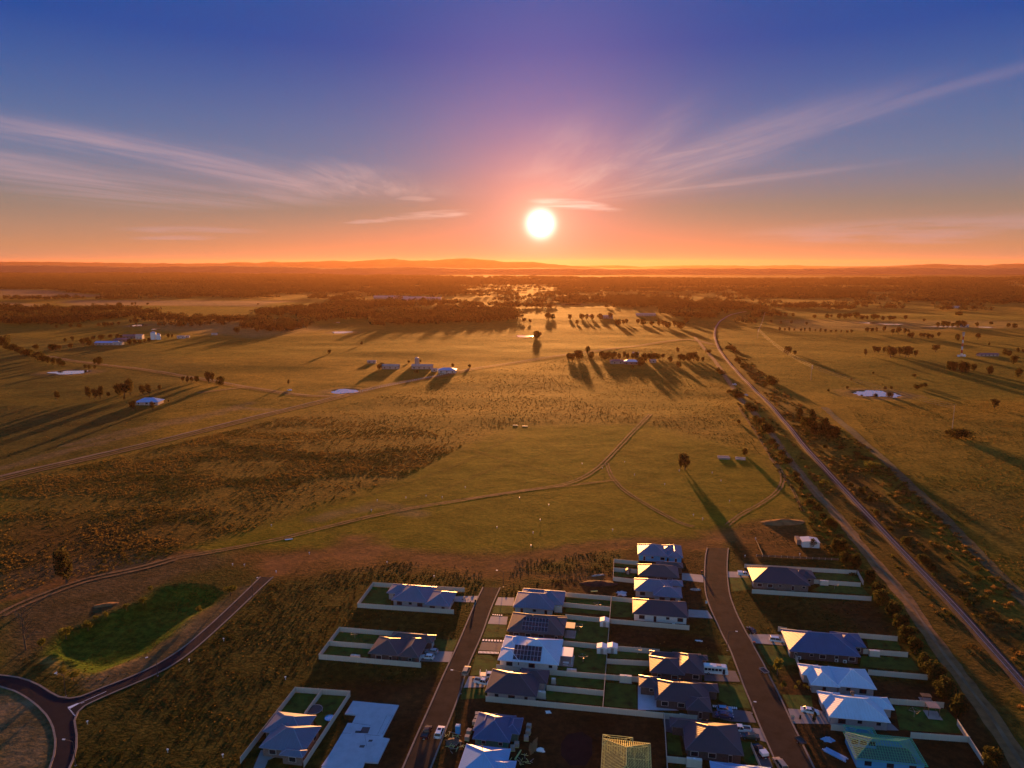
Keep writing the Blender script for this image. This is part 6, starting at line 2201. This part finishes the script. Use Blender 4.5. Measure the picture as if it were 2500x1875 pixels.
def tree_meshes(kind, seed):
    """unit-height tree: crown and trunk meshes"""
    rnd = random.Random(seed)
    mb = MB(); tk = MB()
    def clump(cx, cy_, cz, rx, rz_, n, size, lm=None):
        fn = ellipsoid_crown(cx, cy_, cz, rx, rx * rnd.uniform(.8, 1.2), rz_)
        q = leaf_cards(n, fn, size, rnd.random())
        k = len(mb.v); mb.v += q.v; mb.f += [[i + k for i in f_] for f_ in q.f]; mb.mi += q.mi
    if kind == 'gum':
        tk.bar((0, 0, -.02), (.02, 0, .35), .032, 6, .022)
        for i in range(7):
            a = rnd.uniform(0, 6.28); r_ = rnd.uniform(.08, .26); z = rnd.uniform(.32, .86)
            tk.bar((.02, 0, .33), (r_ * math.cos(a), r_ * math.sin(a), z), .016, 4, .005)
            clump(r_ * math.cos(a), r_ * math.sin(a), z, rnd.uniform(.13, .20), rnd.uniform(.12, .18), 95, .042)
        clump(0, 0, .5, .26, .38, 260, .042)
        mats = LEAF['gum']
    elif kind == 'round':
        tk.bar((0, 0, -.02), (0, 0, .4), .035, 6, .02)
        for i in range(9):
            a = rnd.uniform(0, 6.28); r_ = rnd.uniform(.1, .3); z = rnd.uniform(.2, .72)
            clump(r_ * math.cos(a), r_ * math.sin(a), z, rnd.uniform(.15, .24), rnd.uniform(.13, .2), 90, .042)
        clump(0, 0, .42, .36, .42, 420, .044)
        mats = LEAF['olive']
    elif kind == 'cypress':
        tk.bar((0, 0, -.02), (0, 0, .5), .03, 6, .015)
        for i in range(10):
            z = .12 + .08 * i
            r_ = .26 * (1 - (z / 1.05) ** 2.2)
            a = rnd.uniform(0, 6.28)
            clump(.05 * math.cos(a), .05 * math.sin(a), z, r_, .13, 120, .034)
        mats = LEAF['dark']
    elif kind == 'column':
        tk.bar((0, 0, -.02), (0, 0, .5), .025, 6, .012)
        for i in range(8):
            z = .18 + .1 * i
            clump(rnd.uniform(-.05, .05), rnd.uniform(-.05, .05), z, .17 * (1.1 - z * .6), .12, 90, .032)
        mats = LEAF['dark']
    elif kind == 'bush':
        tk.bar((0, 0, -.05), (0, 0, .3), .06, 5, .03)
        for i in range(9):
            a = rnd.uniform(0, 6.28); r_ = rnd.uniform(.1, .6)
            clump(r_ * math.cos(a), r_ * math.sin(a) * .8, rnd.uniform(.3, .6), rnd.uniform(.3, .45), rnd.uniform(.25, .4), 100, .075)
        mats = LEAF['olive']
    elif kind == 'lime':
        tk.bar((0, 0, -.05), (0, 0, .5), .03, 5, .02)
        for i in range(5):
            a = rnd.uniform(0, 6.28); r_ = rnd.uniform(.05, .2)
            clump(r_ * math.cos(a), r_ * math.sin(a), rnd.uniform(.45, .8), .22, .2, 80, .05)
        mats = LEAF['lime']
    elif kind == 'dead':
        tk.bar((0, 0, -.02), (.01, 0, .45), .022, 6, .014)
        tk.bar((.01, 0, .45), (0, .01, 1.0), .014, 5, .003)
        for i in range(30):
            z = rnd.uniform(.22, .85); a = rnd.uniform(0, 6.28); L = rnd.uniform(.12, .3) * (1.1 - z * .6)
            p = Vector((0, 0, z)); q = p + Vector((math.cos(a) * L, math.sin(a) * L, L * rnd.uniform(.6, 1.2)))
            tk.bar(p, q, .006, 4, .002)
            for _ in range(3):
                b_ = a + rnd.uniform(-.9, .9); m2 = p.lerp(q, rnd.uniform(.4, .9))
                tk.bar(m2, m2 + Vector((math.cos(b_) * L * .4, math.sin(b_) * L * .4, L * .4)), .003, 3, .001)
        return None, tk.mesh('trunk', M['bark'])
    return mb.mesh('crown', mats), tk.mesh('trunk', M['bark_pale'] if kind == 'gum' else M['bark'])


TREES = {k: [tree_meshes(k, 100 * i + len(k)) for i in range(3 if k in ('gum', 'round', 'cypress', 'bush') else 2)] for k in ('gum', 'round', 'cypress', 'column', 'bush', 'lime', 'dead')}


def tree(kind, p, h, label, group=None, w=1.0, name=None):
    cr, tk = random.choice(TREES[kind])
    o = empty(name or ('bush' if kind == 'bush' else 'tree'), p, random.uniform(0, 6.28), label, 'bush' if kind == 'bush' else 'tree', group)
    h *= random.uniform(.85, 1.12); w *= random.uniform(.85, 1.3)
    o.scale = (h * w, h * w * random.uniform(.85, 1.15), h)
    if cr: link('crown', cr, o)
    link('trunk', tk, o)
    return o


def trees_px(f, items, kind, fmt, group, hk=1.0, w=1.0, order='x', kinds=None):
    items = sorted(items, key=lambda q: q[0] if order == 'x' else q[1])
    for i, (X, Y, hp) in enumerate(items):
        p = at(*f(X, Y))
        sc = {rL: 3.16, rC: 3.16, rK: 3.403, rR: 3.16, rE: 3.403, r4: 2.885, r0: 3.16, rM: 3.16}[f]
        el = math.atan2(CAM_H, p.y)
        h = hp / sc / px_m(p) / max(.6, math.cos(el)) * hk
        tree(random.choice(kinds) if kinds else kind, p, h, fmt % ordn[i], group, w)


trees_px(r4, [(545, 130, 95), (600, 140, 100), (615, 215, 95), (690, 255, 118), (785, 352, 95), (835, 432, 110), (870, 512, 110), (945, 602, 125), (1000, 682, 115), (1040, 772, 120), (1105, 855, 125), (1170, 985, 145), (1255, 1062, 160),
              (1322, 1168, 150), (1405, 1292, 170), (1640, 1652, 150)], 'round', '%s dark round tree from the top of the row beside the gravel road', 'row of dark trees behind the right hand yards', 1.0, .86, 'y')
trees_px(rE, [(40, 120, 90), (90, 190, 100), (150, 330, 75), (205, 385, 75), (250, 445, 70), (320, 560, 80), (365, 640, 80), (430, 780, 70), (500, 835, 75), (545, 900, 70), (585, 960, 90), (640, 985, 80), (335, 600, 60), (215, 420, 60), (125, 280, 60)], 'bush',
         '%s green bush from the top of the hedge line left of the gravel road', 'hedge line left of the gravel road', .8, .8, 'y', ['bush', 'round'])
trees_px(rE, [(345, 90, 120), (400, 150, 110), (450, 110, 130), (470, 200, 110), (555, 190, 120), (590, 215, 95), (640, 240, 100), (660, 215, 80)], 'cypress', '%s tall dark tree from the left in the clump right of the railway', 'dark tree clump right of the railway', 1.0, 1.0, 'x', ['cypress', 'round'])
trees_px(rE, [(880, 415, 60), (830, 380, 45), (720, 620, 60), (770, 640, 60), (620, 440, 50), (700, 520, 50), (860, 690, 70), (930, 760, 80), (985, 870, 70), (690, 330, 60), (560, 320, 60), (1100, 1000, 60), (1230, 1110, 90), (1390, 1270, 110), (1600, 1250, 60), (1440, 1330, 80)],
         'bush', '%s scrubby bush from the top, in the brush right of the railway', 'scattered bushes right of the railway', .7, .8, 'y')
tree('lime', at(*rE(948, 520)), 7.0, 'light green rounded tree standing among dark brush right of the railway', None, 1.5)
tree('lime', at(*rE(556, 640)), 4.0, 'small pale bush between the gravel road and the railway', None, 1.4)
tree('bush', at(*rE(1690, 235)), 7.5, 'large dark green spreading bush alone in the right hand paddock', None, .95)
tree('bush', at(*rE(1575, 205)), 4.0, 'small bush at the left foot of the large spreading paddock bush', None, .8)
tree('gum', at(*rM(1335, 460)), 10.5, 'lone tall leafy tree in the mown field right of centre', None, .95)
tree('gum', at(*rM(1300, 458)), 7.0, 'slimmer companion tree touching the lone tall field tree', None, .6)
tree('round', at(*rM(1798, 350)), 5.0, 'small round dark tree beside the rusty sheets', None, .8)
tree('round', at(*rM(1750, 105)), 3.5, 'small dark bush in the dry paddock above the mown field', None, .9)
tree('round', flat(*r3(1537, 104)), 5.2, 'dark round tree standing against the old white shed', None, .85)
tree('gum', at(*r0(515, 235)), 13.5, 'dim leafy tree at the lower edge of the weedy paddock', None, .9)
tree('dead', at(*r0(200, 745)), 16.0, 'bare leafless tree at the left edge above the basin', None, .8)
tree('round', at(*r3(1105, 705)), 1.2, 'low dark shrub by the kerb near the black hatchback', None, 1.0)
tree('lime', flat(*r3(1290, 1010)), 5.5, 'slim garden palm in front of the long pale roofed house', None, .6)
tree('lime', flat(*r3(1335, 1110)), 3.2, 'short garden shrub below the slim garden palm', None, .6)
tree('column', flat(*r3(1550, 1335)), 3.6, 'dark narrow conifer on the corner of the sedan driveway', None, 1.1)
tree('column', flat(*r3(1452, 1318)), 1.6, 'tiny clipped conifer at the sedan driveway entrance', None, 1.3)
trees_px(r0, [(1160, 302, 42), (1105, 402, 46), (975, 442, 44), (820, 512, 52), (680, 602, 60), (510, 662, 84), (320, 745, 66), (1780, 328, 72), (1535, 468, 52), (570, 988, 58), (480, 945, 52), (740, 520, 30)], 'lime',
         '%s small yellow green tree from the left round the drainage basin', 'young trees round the basin', 1.2, 1.1, 'x')
for i, (X, Y) in enumerate([(1440, 1085), (1480, 1100), (1510, 1120), (1420, 1110)]):
    tree('lime', flat(*r3(X, Y)), 1.8, '%s thin young shrub from the left in the garden bed by the pale roofs' % ordn[i], 'garden bed shrubs', .7)
trees_px(rR, [(990, 690, 60), (1060, 668, 58), (1088, 672, 62), (1130, 670, 55), (1180, 705, 112), (1205, 700, 90), (1250, 690, 88), (1300, 705, 100), (1320, 700, 105), (1375, 700, 72), (1530, 662, 72)], 'gum',
         '%s gum tree from the left in the clump left of the red mast', 'gum clump left of the mast', 1.0, .9)
trees_px(rR, [(1635, 800, 75), (1672, 808, 88), (1735, 818, 108), (1765, 822, 90), (1822, 805, 72), (1950, 835, 74), (2165, 860, 90)], 'round', '%s dark tree from the left in the shade below the mast', 'trees in the shade below the mast', 1.0, .75)
trees_px(rR, [(385, 682, 72), (445, 682, 42), (1345, 556, 52), (1325, 552, 42), (1415, 552, 52), (1440, 554, 50), (1475, 556, 50), (1500, 560, 46), (1552, 546, 46), (1697, 572, 54), (1852, 566, 62), (1942, 612, 30), (2060, 682, 50), (2095, 690, 50), (2130, 752, 82), (2165, 664, 48), (2205, 670, 40)], 'round',
         '%s paddock tree from the left, right of the power poles', 'paddock trees on the right', 1.0, .85, 'x', ['round', 'gum'])
tree('gum', at(*rR(1985, 1095)), 9.5, 'leaning dark tree on the slope at the right edge', None, .9)
trees_px(rR, [(1385, 948, 46), (1420, 936, 40), (1450, 932, 46), (1140, 950, 28), (1190, 948, 30), (1170, 1010, 50), (1060, 1010, 36), (960, 1002, 20), (880, 880, 22), (700, 965, 24), (850, 945, 24), (1360, 850, 26), (1050, 830, 22)], 'bush',
         '%s bush from the left around the ragged bright dam', 'bushes round the ragged dam', .9, .6, 'x')
trees_px(rR, [(370, 390, 34), (430, 386, 34), (595, 400, 36), (690, 400, 40), (725, 398, 36), (785, 402, 52), (830, 405, 58), (870, 402, 52), (920, 402, 55), (962, 410, 36), (1000, 410, 36), (1050, 412, 50), (1082, 412, 46), (1122, 416, 40), (1180, 416, 44), (1205, 418, 38), (1297, 416, 42), (1440, 424, 26),
              (260, 440, 34), (338, 445, 32), (415, 446, 32), (535, 452, 28), (1690, 378, 30), (1715, 380, 36)], 'round', '%s tree from the left in the broken line beyond the thin dam', 'broken tree line beyond the thin dam', 1.0, 1.0, 'x', ['round', 'gum'])
trees_px(rR, [(325, 500, 36), (365, 500, 30), (400, 502, 32), (440, 502, 30), (490, 505, 28), (520, 506, 30), (560, 508, 34), (600, 508, 30), (640, 510, 32), (680, 514, 34), (720, 514, 30), (760, 515, 32), (800, 516, 30), (845, 518, 34), (880, 518, 36), (1000, 512, 46), (1040, 512, 52), (1075, 510, 44), (1130, 506, 56), (1200, 525, 56), (1240, 525, 62), (1290, 522, 60), (1320, 518, 44)],
         'gum', '%s pale sunlit tree from the left along the far paddock edge', 'pale trees along the far paddock edge', 1.0, .9, 'x')
trees_px(rR, [(1545, 462, 40), (1590, 462, 54), (1625, 464, 50), (1660, 466, 36), (1700, 468, 56), (1740, 470, 52), (1850, 462, 40), (1958, 450, 30), (2090, 470, 44), (2140, 475, 40)], 'round', '%s tree from the left round the far white shed', 'trees round the far right farm', 1.0, 1.0)
# left side
trees_px(rL, [(440, 1036, 94), (690, 1022, 95), (735, 1030, 105), (775, 1022, 100), (835, 1012, 52), (925, 996, 118), (960, 1000, 110), (1005, 990, 128), (1105, 995, 78), (1150, 992, 80), (1235, 965, 62), (1028, 1112, 92), (1180, 1106, 62), (960, 1034, 36), (1255, 1050, 28), (1300, 1052, 28), (1410, 892, 52), (1445, 905, 66), (1480, 898, 62), (1520, 892, 60), (1610, 898, 100), (1640, 890, 70), (1700, 918, 90)],
         'round', '%s tree from the left around the lone blue roofed farmhouse', 'trees round the blue roofed farmhouse', 1.0, .8, 'x', ['round', 'gum', 'gum'])
trees_px(rL, [(20, 615, 95), (50, 640, 70), (100, 650, 60), (150, 665, 55), (200, 690, 60), (240, 700, 62), (290, 715, 62), (330, 735, 66), (370, 745, 60), (410, 760, 64), (455, 768, 72), (485, 770, 60), (770, 757, 74), (735, 752, 50), (660, 790, 34), (690, 792, 36), (732, 792, 32)], 'bush',
         '%s leafy tree from the left along the creek line at the left edge', 'creek line trees at the left', 1.0, .75, 'x', ['bush', 'round', 'round'])
trees_px(rL, [(280, 642, 46), (400, 652, 62), (430, 650, 60), (460, 645, 50), (505, 582, 32), (560, 578, 38), (545, 640, 50), (640, 610, 60), (670, 600, 66), (690, 612, 60), (720, 575, 40), (780, 568, 44), (855, 560, 50), (905, 560, 46), (935, 560, 40), (1000, 602, 56), (1040, 606, 56), (1080, 602, 44), (1120, 592, 40), (1150, 580, 30), (1300, 552, 36), (1330, 552, 34), (1035, 540, 28)],
         'gum', '%s tree from the left around the silo farmyard', 'trees round the silo farmyard', 1.0, 1.0, 'x', ['gum', 'round'])
trees_px(rL, [(435, 476, 30), (545, 470, 32), (612, 472, 42), (765, 466, 40), (805, 466, 50), (835, 464, 40), (865, 462, 34), (915, 456, 34), (925, 322, 48), (1010, 440, 30), (1050, 450, 56), (1832, 524, 76), (1820, 420, 48), (1880, 422, 46), (1950, 422, 52), (2015, 420, 60), (2090, 415, 34), (1985, 510, 48), (2085, 500, 52), (2130, 498, 62), (2165, 496, 66), (2200, 494, 66), (1990, 300, 20), (1020, 298, 24), (1045, 298, 24), (1140, 300, 20)],
         'gum', '%s tree from the left along the edge of the left forest belt', 'trees at the edge of the left forest', 1.0, 1.0, 'x', ['gum', 'round'])
trees_px(rC, [(738, 768, 34), (485, 834, 38), (170, 1072, 40), (32, 655, 46), (70, 650, 60), (110, 650, 66), (150, 650, 60), (205, 645, 70), (260, 640, 66), (310, 640, 66), (895, 945, 56), (870, 955, 50), (1165, 985, 34), (1145, 982, 28), (1100, 905, 24), (1190, 900, 28), (1440, 940, 40), (1570, 940, 34), (2085, 700, 60), (2110, 705, 50)],
         'round', '%s paddock tree from the left, between the far dams', 'paddock trees between the dams', 1.0, .9, 'x', ['round', 'gum'])
trees_px(rK, [(470, 778, 74), (500, 785, 80), (545, 772, 96), (560, 775, 80), (630, 720, 66), (660, 762, 60), (740, 762, 66), (770, 775, 66), (800, 765, 72), (835, 770, 60), (850, 758, 56), (890, 768, 62), (930, 765, 60), (960, 770, 62), (1000, 770, 66), (1030, 765, 68), (1070, 830, 100), (1100, 800, 90), (1140, 790, 84), (1180, 780, 70), (1215, 772, 60), (1250, 770, 50), (1000, 852, 44),
              (1375, 722, 60), (1395, 782, 66), (1425, 785, 70), (1385, 842, 60), (1315, 795, 50), (1470, 782, 84), (1510, 788, 84), (1540, 790, 60), (1585, 790, 50)], 'round', '%s tree from the left in the homestead clump near the crossing', 'homestead clump near the crossing', 1.0, .85, 'x', ['round', 'gum', 'round'])
trees_px(rK, [(205, 600, 66), (540, 482, 44), (580, 440, 50), (620, 445, 54), (665, 442, 52), (735, 442, 56), (815, 440, 70), (880, 492, 66), (925, 486, 56), (950, 480, 50), (1045, 482, 54), (1090, 488, 56), (1160, 490, 50), (1220, 500, 70), (1260, 505, 60), (1295, 512, 54), (1350, 505, 60), (1400, 520, 70), (1450, 480, 60), (100, 470, 50), (150, 475, 50), (300, 440, 56), (340, 440, 50), (480, 440, 56)],
         'gum', '%s tree from the left in the sun glare beyond the bright dam', 'trees in the glare beyond the dam', 1.0, 1.0, 'x', ['gum', 'round'])
trees_px(rK, [(1790, 690, 40), (1830, 700, 40), (1870, 790, 40), (1890, 812, 40), (1920, 850, 50), (2150, 960, 60), (2170, 985, 60), (2100, 1000, 40), (1870, 1080, 70), (1890, 1090, 60), (1800, 1050, 30), (1960, 1180, 60), (1985, 1200, 50), (2030, 1290, 60), (2060, 1320, 70), (2100, 1350, 76), (2130, 1385, 76), (1630, 720, 40), (1720, 880, 44), (1750, 900, 40)],
         'round', '%s roadside bush from the top beside the railway', 'roadside bushes beside the railway', 1.0, 1.0, 'y', ['round', 'bush'])

# ------------------------------------------------------------------ power line, mast
def power_pole(label, p, h, cross=True):
    o = empty('power_pole', p, 0.35, label, 'power pole', 'power poles on the right')
    MB().bar((0, 0, 0), (0, 0, h), .22, 6, .15).build('pole', M['orange_sheet'], o)
    if cross:
        for k in range(3):
            z = h - .6 - k * 1.5
            for s in (-1, 1) if k < 3 else (1,):
                MB().bar((0, 0, z), (s * .9, 0, z + .1), .08, 4).build('cross_arm', M['steel'], o)
            MB().bar((.9, 0, z - .35), (.9, 0, z + .5), .22, 6).build('insulator', M['white'], o)
    return o


PP = [('power pole with three white insulators in the right paddock', rR(567, 880), 16), ('small power pole further off beside the paddock track', rR(157, 555), 15), ('tall plain power pole above the spreading bush', rE(1615, 165), 18)]
pp = []
for lb, q, h in PP:
    p = at(*q)
    power_pole(lb, p, h, 'insulators' in lb or 'small' in lb); pp.append(p + Vector((.8, .3, h - 1)))
ends = [at(*rR(210, 400)) + Vector((0, 0, 13))]
lines = [(ends[0], pp[1]), (pp[1], pp[0]), (pp[0], pp[2])]
for i, (a, b_) in enumerate(lines):
    o = empty('power_line', a, 0, ['thin power cables running from the small pole into the distance', 'sagging power cables between the two poles with insulators', 'power cables running down to the tall plain pole'][i], 'power line', 'power lines')
    for s in (-1, 0, 1):
        mb = MB(); prev = None
        for k in range(13):
            t_ = k / 12
            q = a.lerp(b_, t_) - a + Vector((s * .9, 0, s * 1.3 - 4 * 6 * t_ * (1 - t_) * (.8 if i < 2 else .4)))
            if prev is not None: mb.bar(prev, q, .05, 3)
            prev = q
        mb.build('cable', M['steel'], o)
p = at(*rR(1728, 697))
o = empty('radio_mast', p, 0, 'slender red and white banded radio mast in the right paddocks', 'radio mast')
Hm = 31.0
for k in range(7):
    z0_, z1_ = Hm * k / 7, Hm * (k + 1) / 7
    m_ = M['mast_white'] if k % 2 == 0 else M['mast_red']
    mb = MB(); R0, R1 = 1.0 - .08 * k, 1.0 - .08 * (k + 1)
    for i in range(3):
        a, b_ = i * 2.094, (i + 1) * 2.094
        mb.bar((R0 * math.cos(a), R0 * math.sin(a), z0_), (R1 * math.cos(a), R1 * math.sin(a), z1_), .30, 4)
        mb.bar((R0 * math.cos(a), R0 * math.sin(a), z0_), (R1 * math.cos(b_), R1 * math.sin(b_), z1_), .14, 4)
        mb.bar((R0 * math.cos(b_), R0 * math.sin(b_), z0_), (R1 * math.cos(a), R1 * math.sin(a), z1_), .14, 4)
    mb.build('lattice_section', m_, o)
for z in (Hm - 3, Hm - .8):
    for i in range(3):
        a = i * 2.094
        MB().box(1.0 * math.cos(a) - .4, 1.0 * math.cos(a) + .4, 1.0 * math.sin(a) - .3, 1.0 * math.sin(a) + .3, z, z + 2.2).build('antenna', M['steel'], o)
ubox('equipment_hut', M['white'], o, 2, 5, -1.5, 1.5, 0, 2.6)
ubox('equipment_hut', M['white'], o, -5, -2.5, -1.5, 1, 0, 2.2)

# ------------------------------------------------------------------ farms
def farm_building(label, p, w, d, h, rz, roof, wall, hip=False, pitch=18, cat='farm building'):
    w, d, h = w * .74, d * .74, h * .85
    o = empty('farm_building', p, rz, label, cat, 'farm buildings far out on the plain')
    MB().box(-w / 2, w / 2, -d / 2, d / 2, -.5, h).build('wall', wall, o)
    r = MB()
    if hip:
        hip_roof(r, -w / 2 - .8, w / 2 + .8, -d / 2 - .8, d / 2 + .8, h + .2, rad(pitch))
    else:
        e = .5; t = (d / 2 + e) * math.tan(rad(pitch))
        r.add([(-w / 2 - e, -d / 2 - e, h), (w / 2 + e, -d / 2 - e, h), (w / 2 + e, d / 2 + e, h), (-w / 2 - e, d / 2 + e, h), (-w / 2 - e, 0, h + t), (w / 2 + e, 0, h + t)],
              [(0, 1, 5, 4), (2, 3, 4, 5), (1, 2, 5), (3, 0, 4), (0, 3, 2, 1)])
    r.build('roof', roof, o)
    n = max(1, int(w / 5))
    for k in range(n):
        x = -w / 2 + w * (k + .5) / n
        ubox('window', M['glass'], o, x - .8, x + .8, -d / 2 - .05, -d / 2 - .005, .9, min(h - .4, 2.1))
    return o


WR, SK = WALLS['farm'], ROOFS['sky']
hb = at(*rL(1155, 1062))
o = farm_building('lone farmhouse with a light blue hipped roof among left paddocks', hb, 26, 15, 3, .05, SK, WALLS['farm'], True, 24)
r = MB(); hip_roof(r, -4, 4, 2, 10, 2.8, rad(26)); r.build('roof', SK, o)
for k in range(6): ubox('verandah_post', M['white'], o, -9.6 + k * 3.8, -9.4 + k * 3.8, -6.1, -5.9, 0, 2.6)
farm_building('long pale blue roofed shed in the silo farmyard', at(*rL(830, 605)), 44, 16, 4, .02, SK, WALLS['farm'])
farm_building('low white building beside the long silo farm shed', at(*rL(915, 606)), 18, 10, 4, .02, WR, WALLS['cream'])
farm_building('brown roofed cottage left of the silo', at(*rL(935, 580)), 26, 14, 4, .1, ROOFS['brown'], WALLS['brick'], True)
farm_building('pale gabled farmhouse next to the silo', at(*rL(1080, 560)), 14, 12, 7, .1, WR, WALLS['cream'])
farm_building('long brown roofed barn left of the pale gabled farmhouse', at(*rL(1010, 555)), 30, 14, 5, .05, ROOFS['brown'], WALLS['brick'])
farm_building('small white cottage right of the silo', at(*rL(1400, 556)), 16, 8, 4, .05, WR, WALLS['cream'])
farm_building('small pale shed at the far right of the silo farmyard', at(*rL(1445, 550)), 10, 6, 3, .05, WR, WALLS['cream'])
farm_building('tiny pale hut on the ridge track right of the silo farm', at(*rL(1655, 530)), 12, 6, 3, .05, WR, WALLS['cream'])
p = at(*rL(1200, 565))
for i, (dx, R0, h_, lb) in enumerate(((-3, 4.2, 11, 'tall white silo with a domed cap in the left farmyard'), (5, 3.4, 8, 'shorter white silo beside the tall domed one'))):
    o = empty('grain_silo', p + Vector((dx, 0, 0)), 0, lb, 'silo', 'silos')
    MB().bar((0, 0, -.5), (0, 0, h_), R0, 14).build('barrel', M['white'], o)
    MB().bar((0, 0, h_ + .01), (0, 0, h_ + 2.2), R0, 14, .6).build('cap', M['steel'], o)
farm_building('long pale farm shed left of the middle farmyard', at(*rC(962, 948)), 26, 12, 4.5, -.05, WR, WALLS['farm'])
farm_building('open fronted pale shed in the middle farmyard', at(*rC(1205, 948)), 32, 12, 4.5, -.08, WR, WALLS['farm'])
farm_building('white farmhouse right of the open fronted shed', at(*rC(1398, 978)), 26, 14, 4, -.05, SK, WALLS['cream'], True)
farm_building('little white outbuilding between the farm sheds', at(*rC(1298, 968)), 9, 6, 3, 0, WR, WALLS['cream'])
farm_building('pale hut left of the middle farmyard', at(*rC(815, 905)), 14, 6, 3, .1, WR, WALLS['farm'])
o = empty('grain_silo', at(*rC(1163, 912)), 0, 'single cream silo behind the middle farmyard sheds', 'silo', 'silos')
MB().bar((0, 0, -.5), (0, 0, 7.2), 2.7, 14).build('barrel', WALLS['farm'], o)
MB().bar((0, 0, 7.21), (0, 0, 8.6), 2.7, 14, .5).build('cap', M['steel'], o)
farm_building('homestead roof among dark trees near the crossing', at(*rK(990, 812)), 24, 14, 4, -.1, ROOFS['white'], WALLS['brick'], True)
farm_building('second homestead roof behind the trees near the crossing', at(*rK(870, 808)), 20, 12, 4, .1, ROOFS['brown'], WALLS['farm'], True)
farm_building('pale little shed at the right end of the homestead', at(*rK(1170, 800)), 9, 7, 3.5, .1, WR, WALLS['farm'])
farm_building('bright white shed gable inside the homestead trees', at(*rK(1025, 745)), 10, 7, 5, .1, WR, WALLS['cream'])
farm_building('white shed among trees at the far right farm', at(*rR(1752, 470)), 18, 8, 5, 0, WR, WALLS['cream'])
farm_building('long pale roof at the forest edge on the right', at(*rR(1668, 322)), 40, 10, 5, 0, WR, WALLS['cream'])
farm_building('small low shed right of the shaded mast trees', at(*rR(1930, 692)), 34, 10, 3, 0, ROOFS['brown'], WALLS['farm'])
for i, (X, Y, w_) in enumerate([(930, 408, 120), (1020, 412, 90), (1160, 416, 80), (1290, 420, 70), (1100, 428, 60)]):
    farm_building('%s pale long shed from the left in the hazy far farm' % ordn[i], at(*rC(X, Y)), w_, 30, 8, 0, WR, WALLS['farm'])
farm_building('small far shed in the glare left of the railway bend', at(*rK(1110, 412)), 60, 14, 5, 0, WR, WALLS['farm'])
farm_building('far shed gleaming between glare trees', at(*rK(785, 432)), 36, 14, 6, 0, WR, WALLS['farm'])

# post and rail fence beside the middle farm
a, b_ = at(*rC(725, 1130)), at(*rC(1470, 972))
o = empty('farm_fence', a, 0, 'long white post fence from the white dam to the middle farmyard', 'fence')
N_ = 46
pm = MB().box(-.16, .16, -.16, .16, -.3, 1.6).mesh('post', M['white'])
prev = None
for i in range(N_ + 1):
    q = a.lerp(b_, i / N_); q.z = height(q.x, q.y)
    link('post', pm, o, q - a)
    if prev is not None and i % 1 == 0:
        mb = MB().bar(prev - a + Vector((0, 0, 1.1)), q - a + Vector((0, 0, 1.1)), .05, 4)
        mb.build('rail', M['white'], o)
    prev = q

# ------------------------------------------------------------------ haze: one closed box of even thin air
mb = MB().box(-26000, 26000, -1500, 27500, -12, 242)
hz = mb.build('haze', bpy.data.materials.new('haze_air'))
hm = hz.data.materials[0]
hm.use_nodes = True
t = hm.node_tree
t.nodes.clear()
pv = t.nodes.new('ShaderNodeVolumePrincipled')
pv.inputs['Color'].default_value = (.45, .24, .13, 1)
pv.inputs['Density'].default_value = 0.000027
pv.inputs['Anisotropy'].default_value = 0.54
ou = t.nodes.new('ShaderNodeOutputMaterial')
t.links.new(pv.outputs[0], ou.inputs['Volume'])
tag(hz, 'thin warm evening haze over the whole plain', kind='stuff')
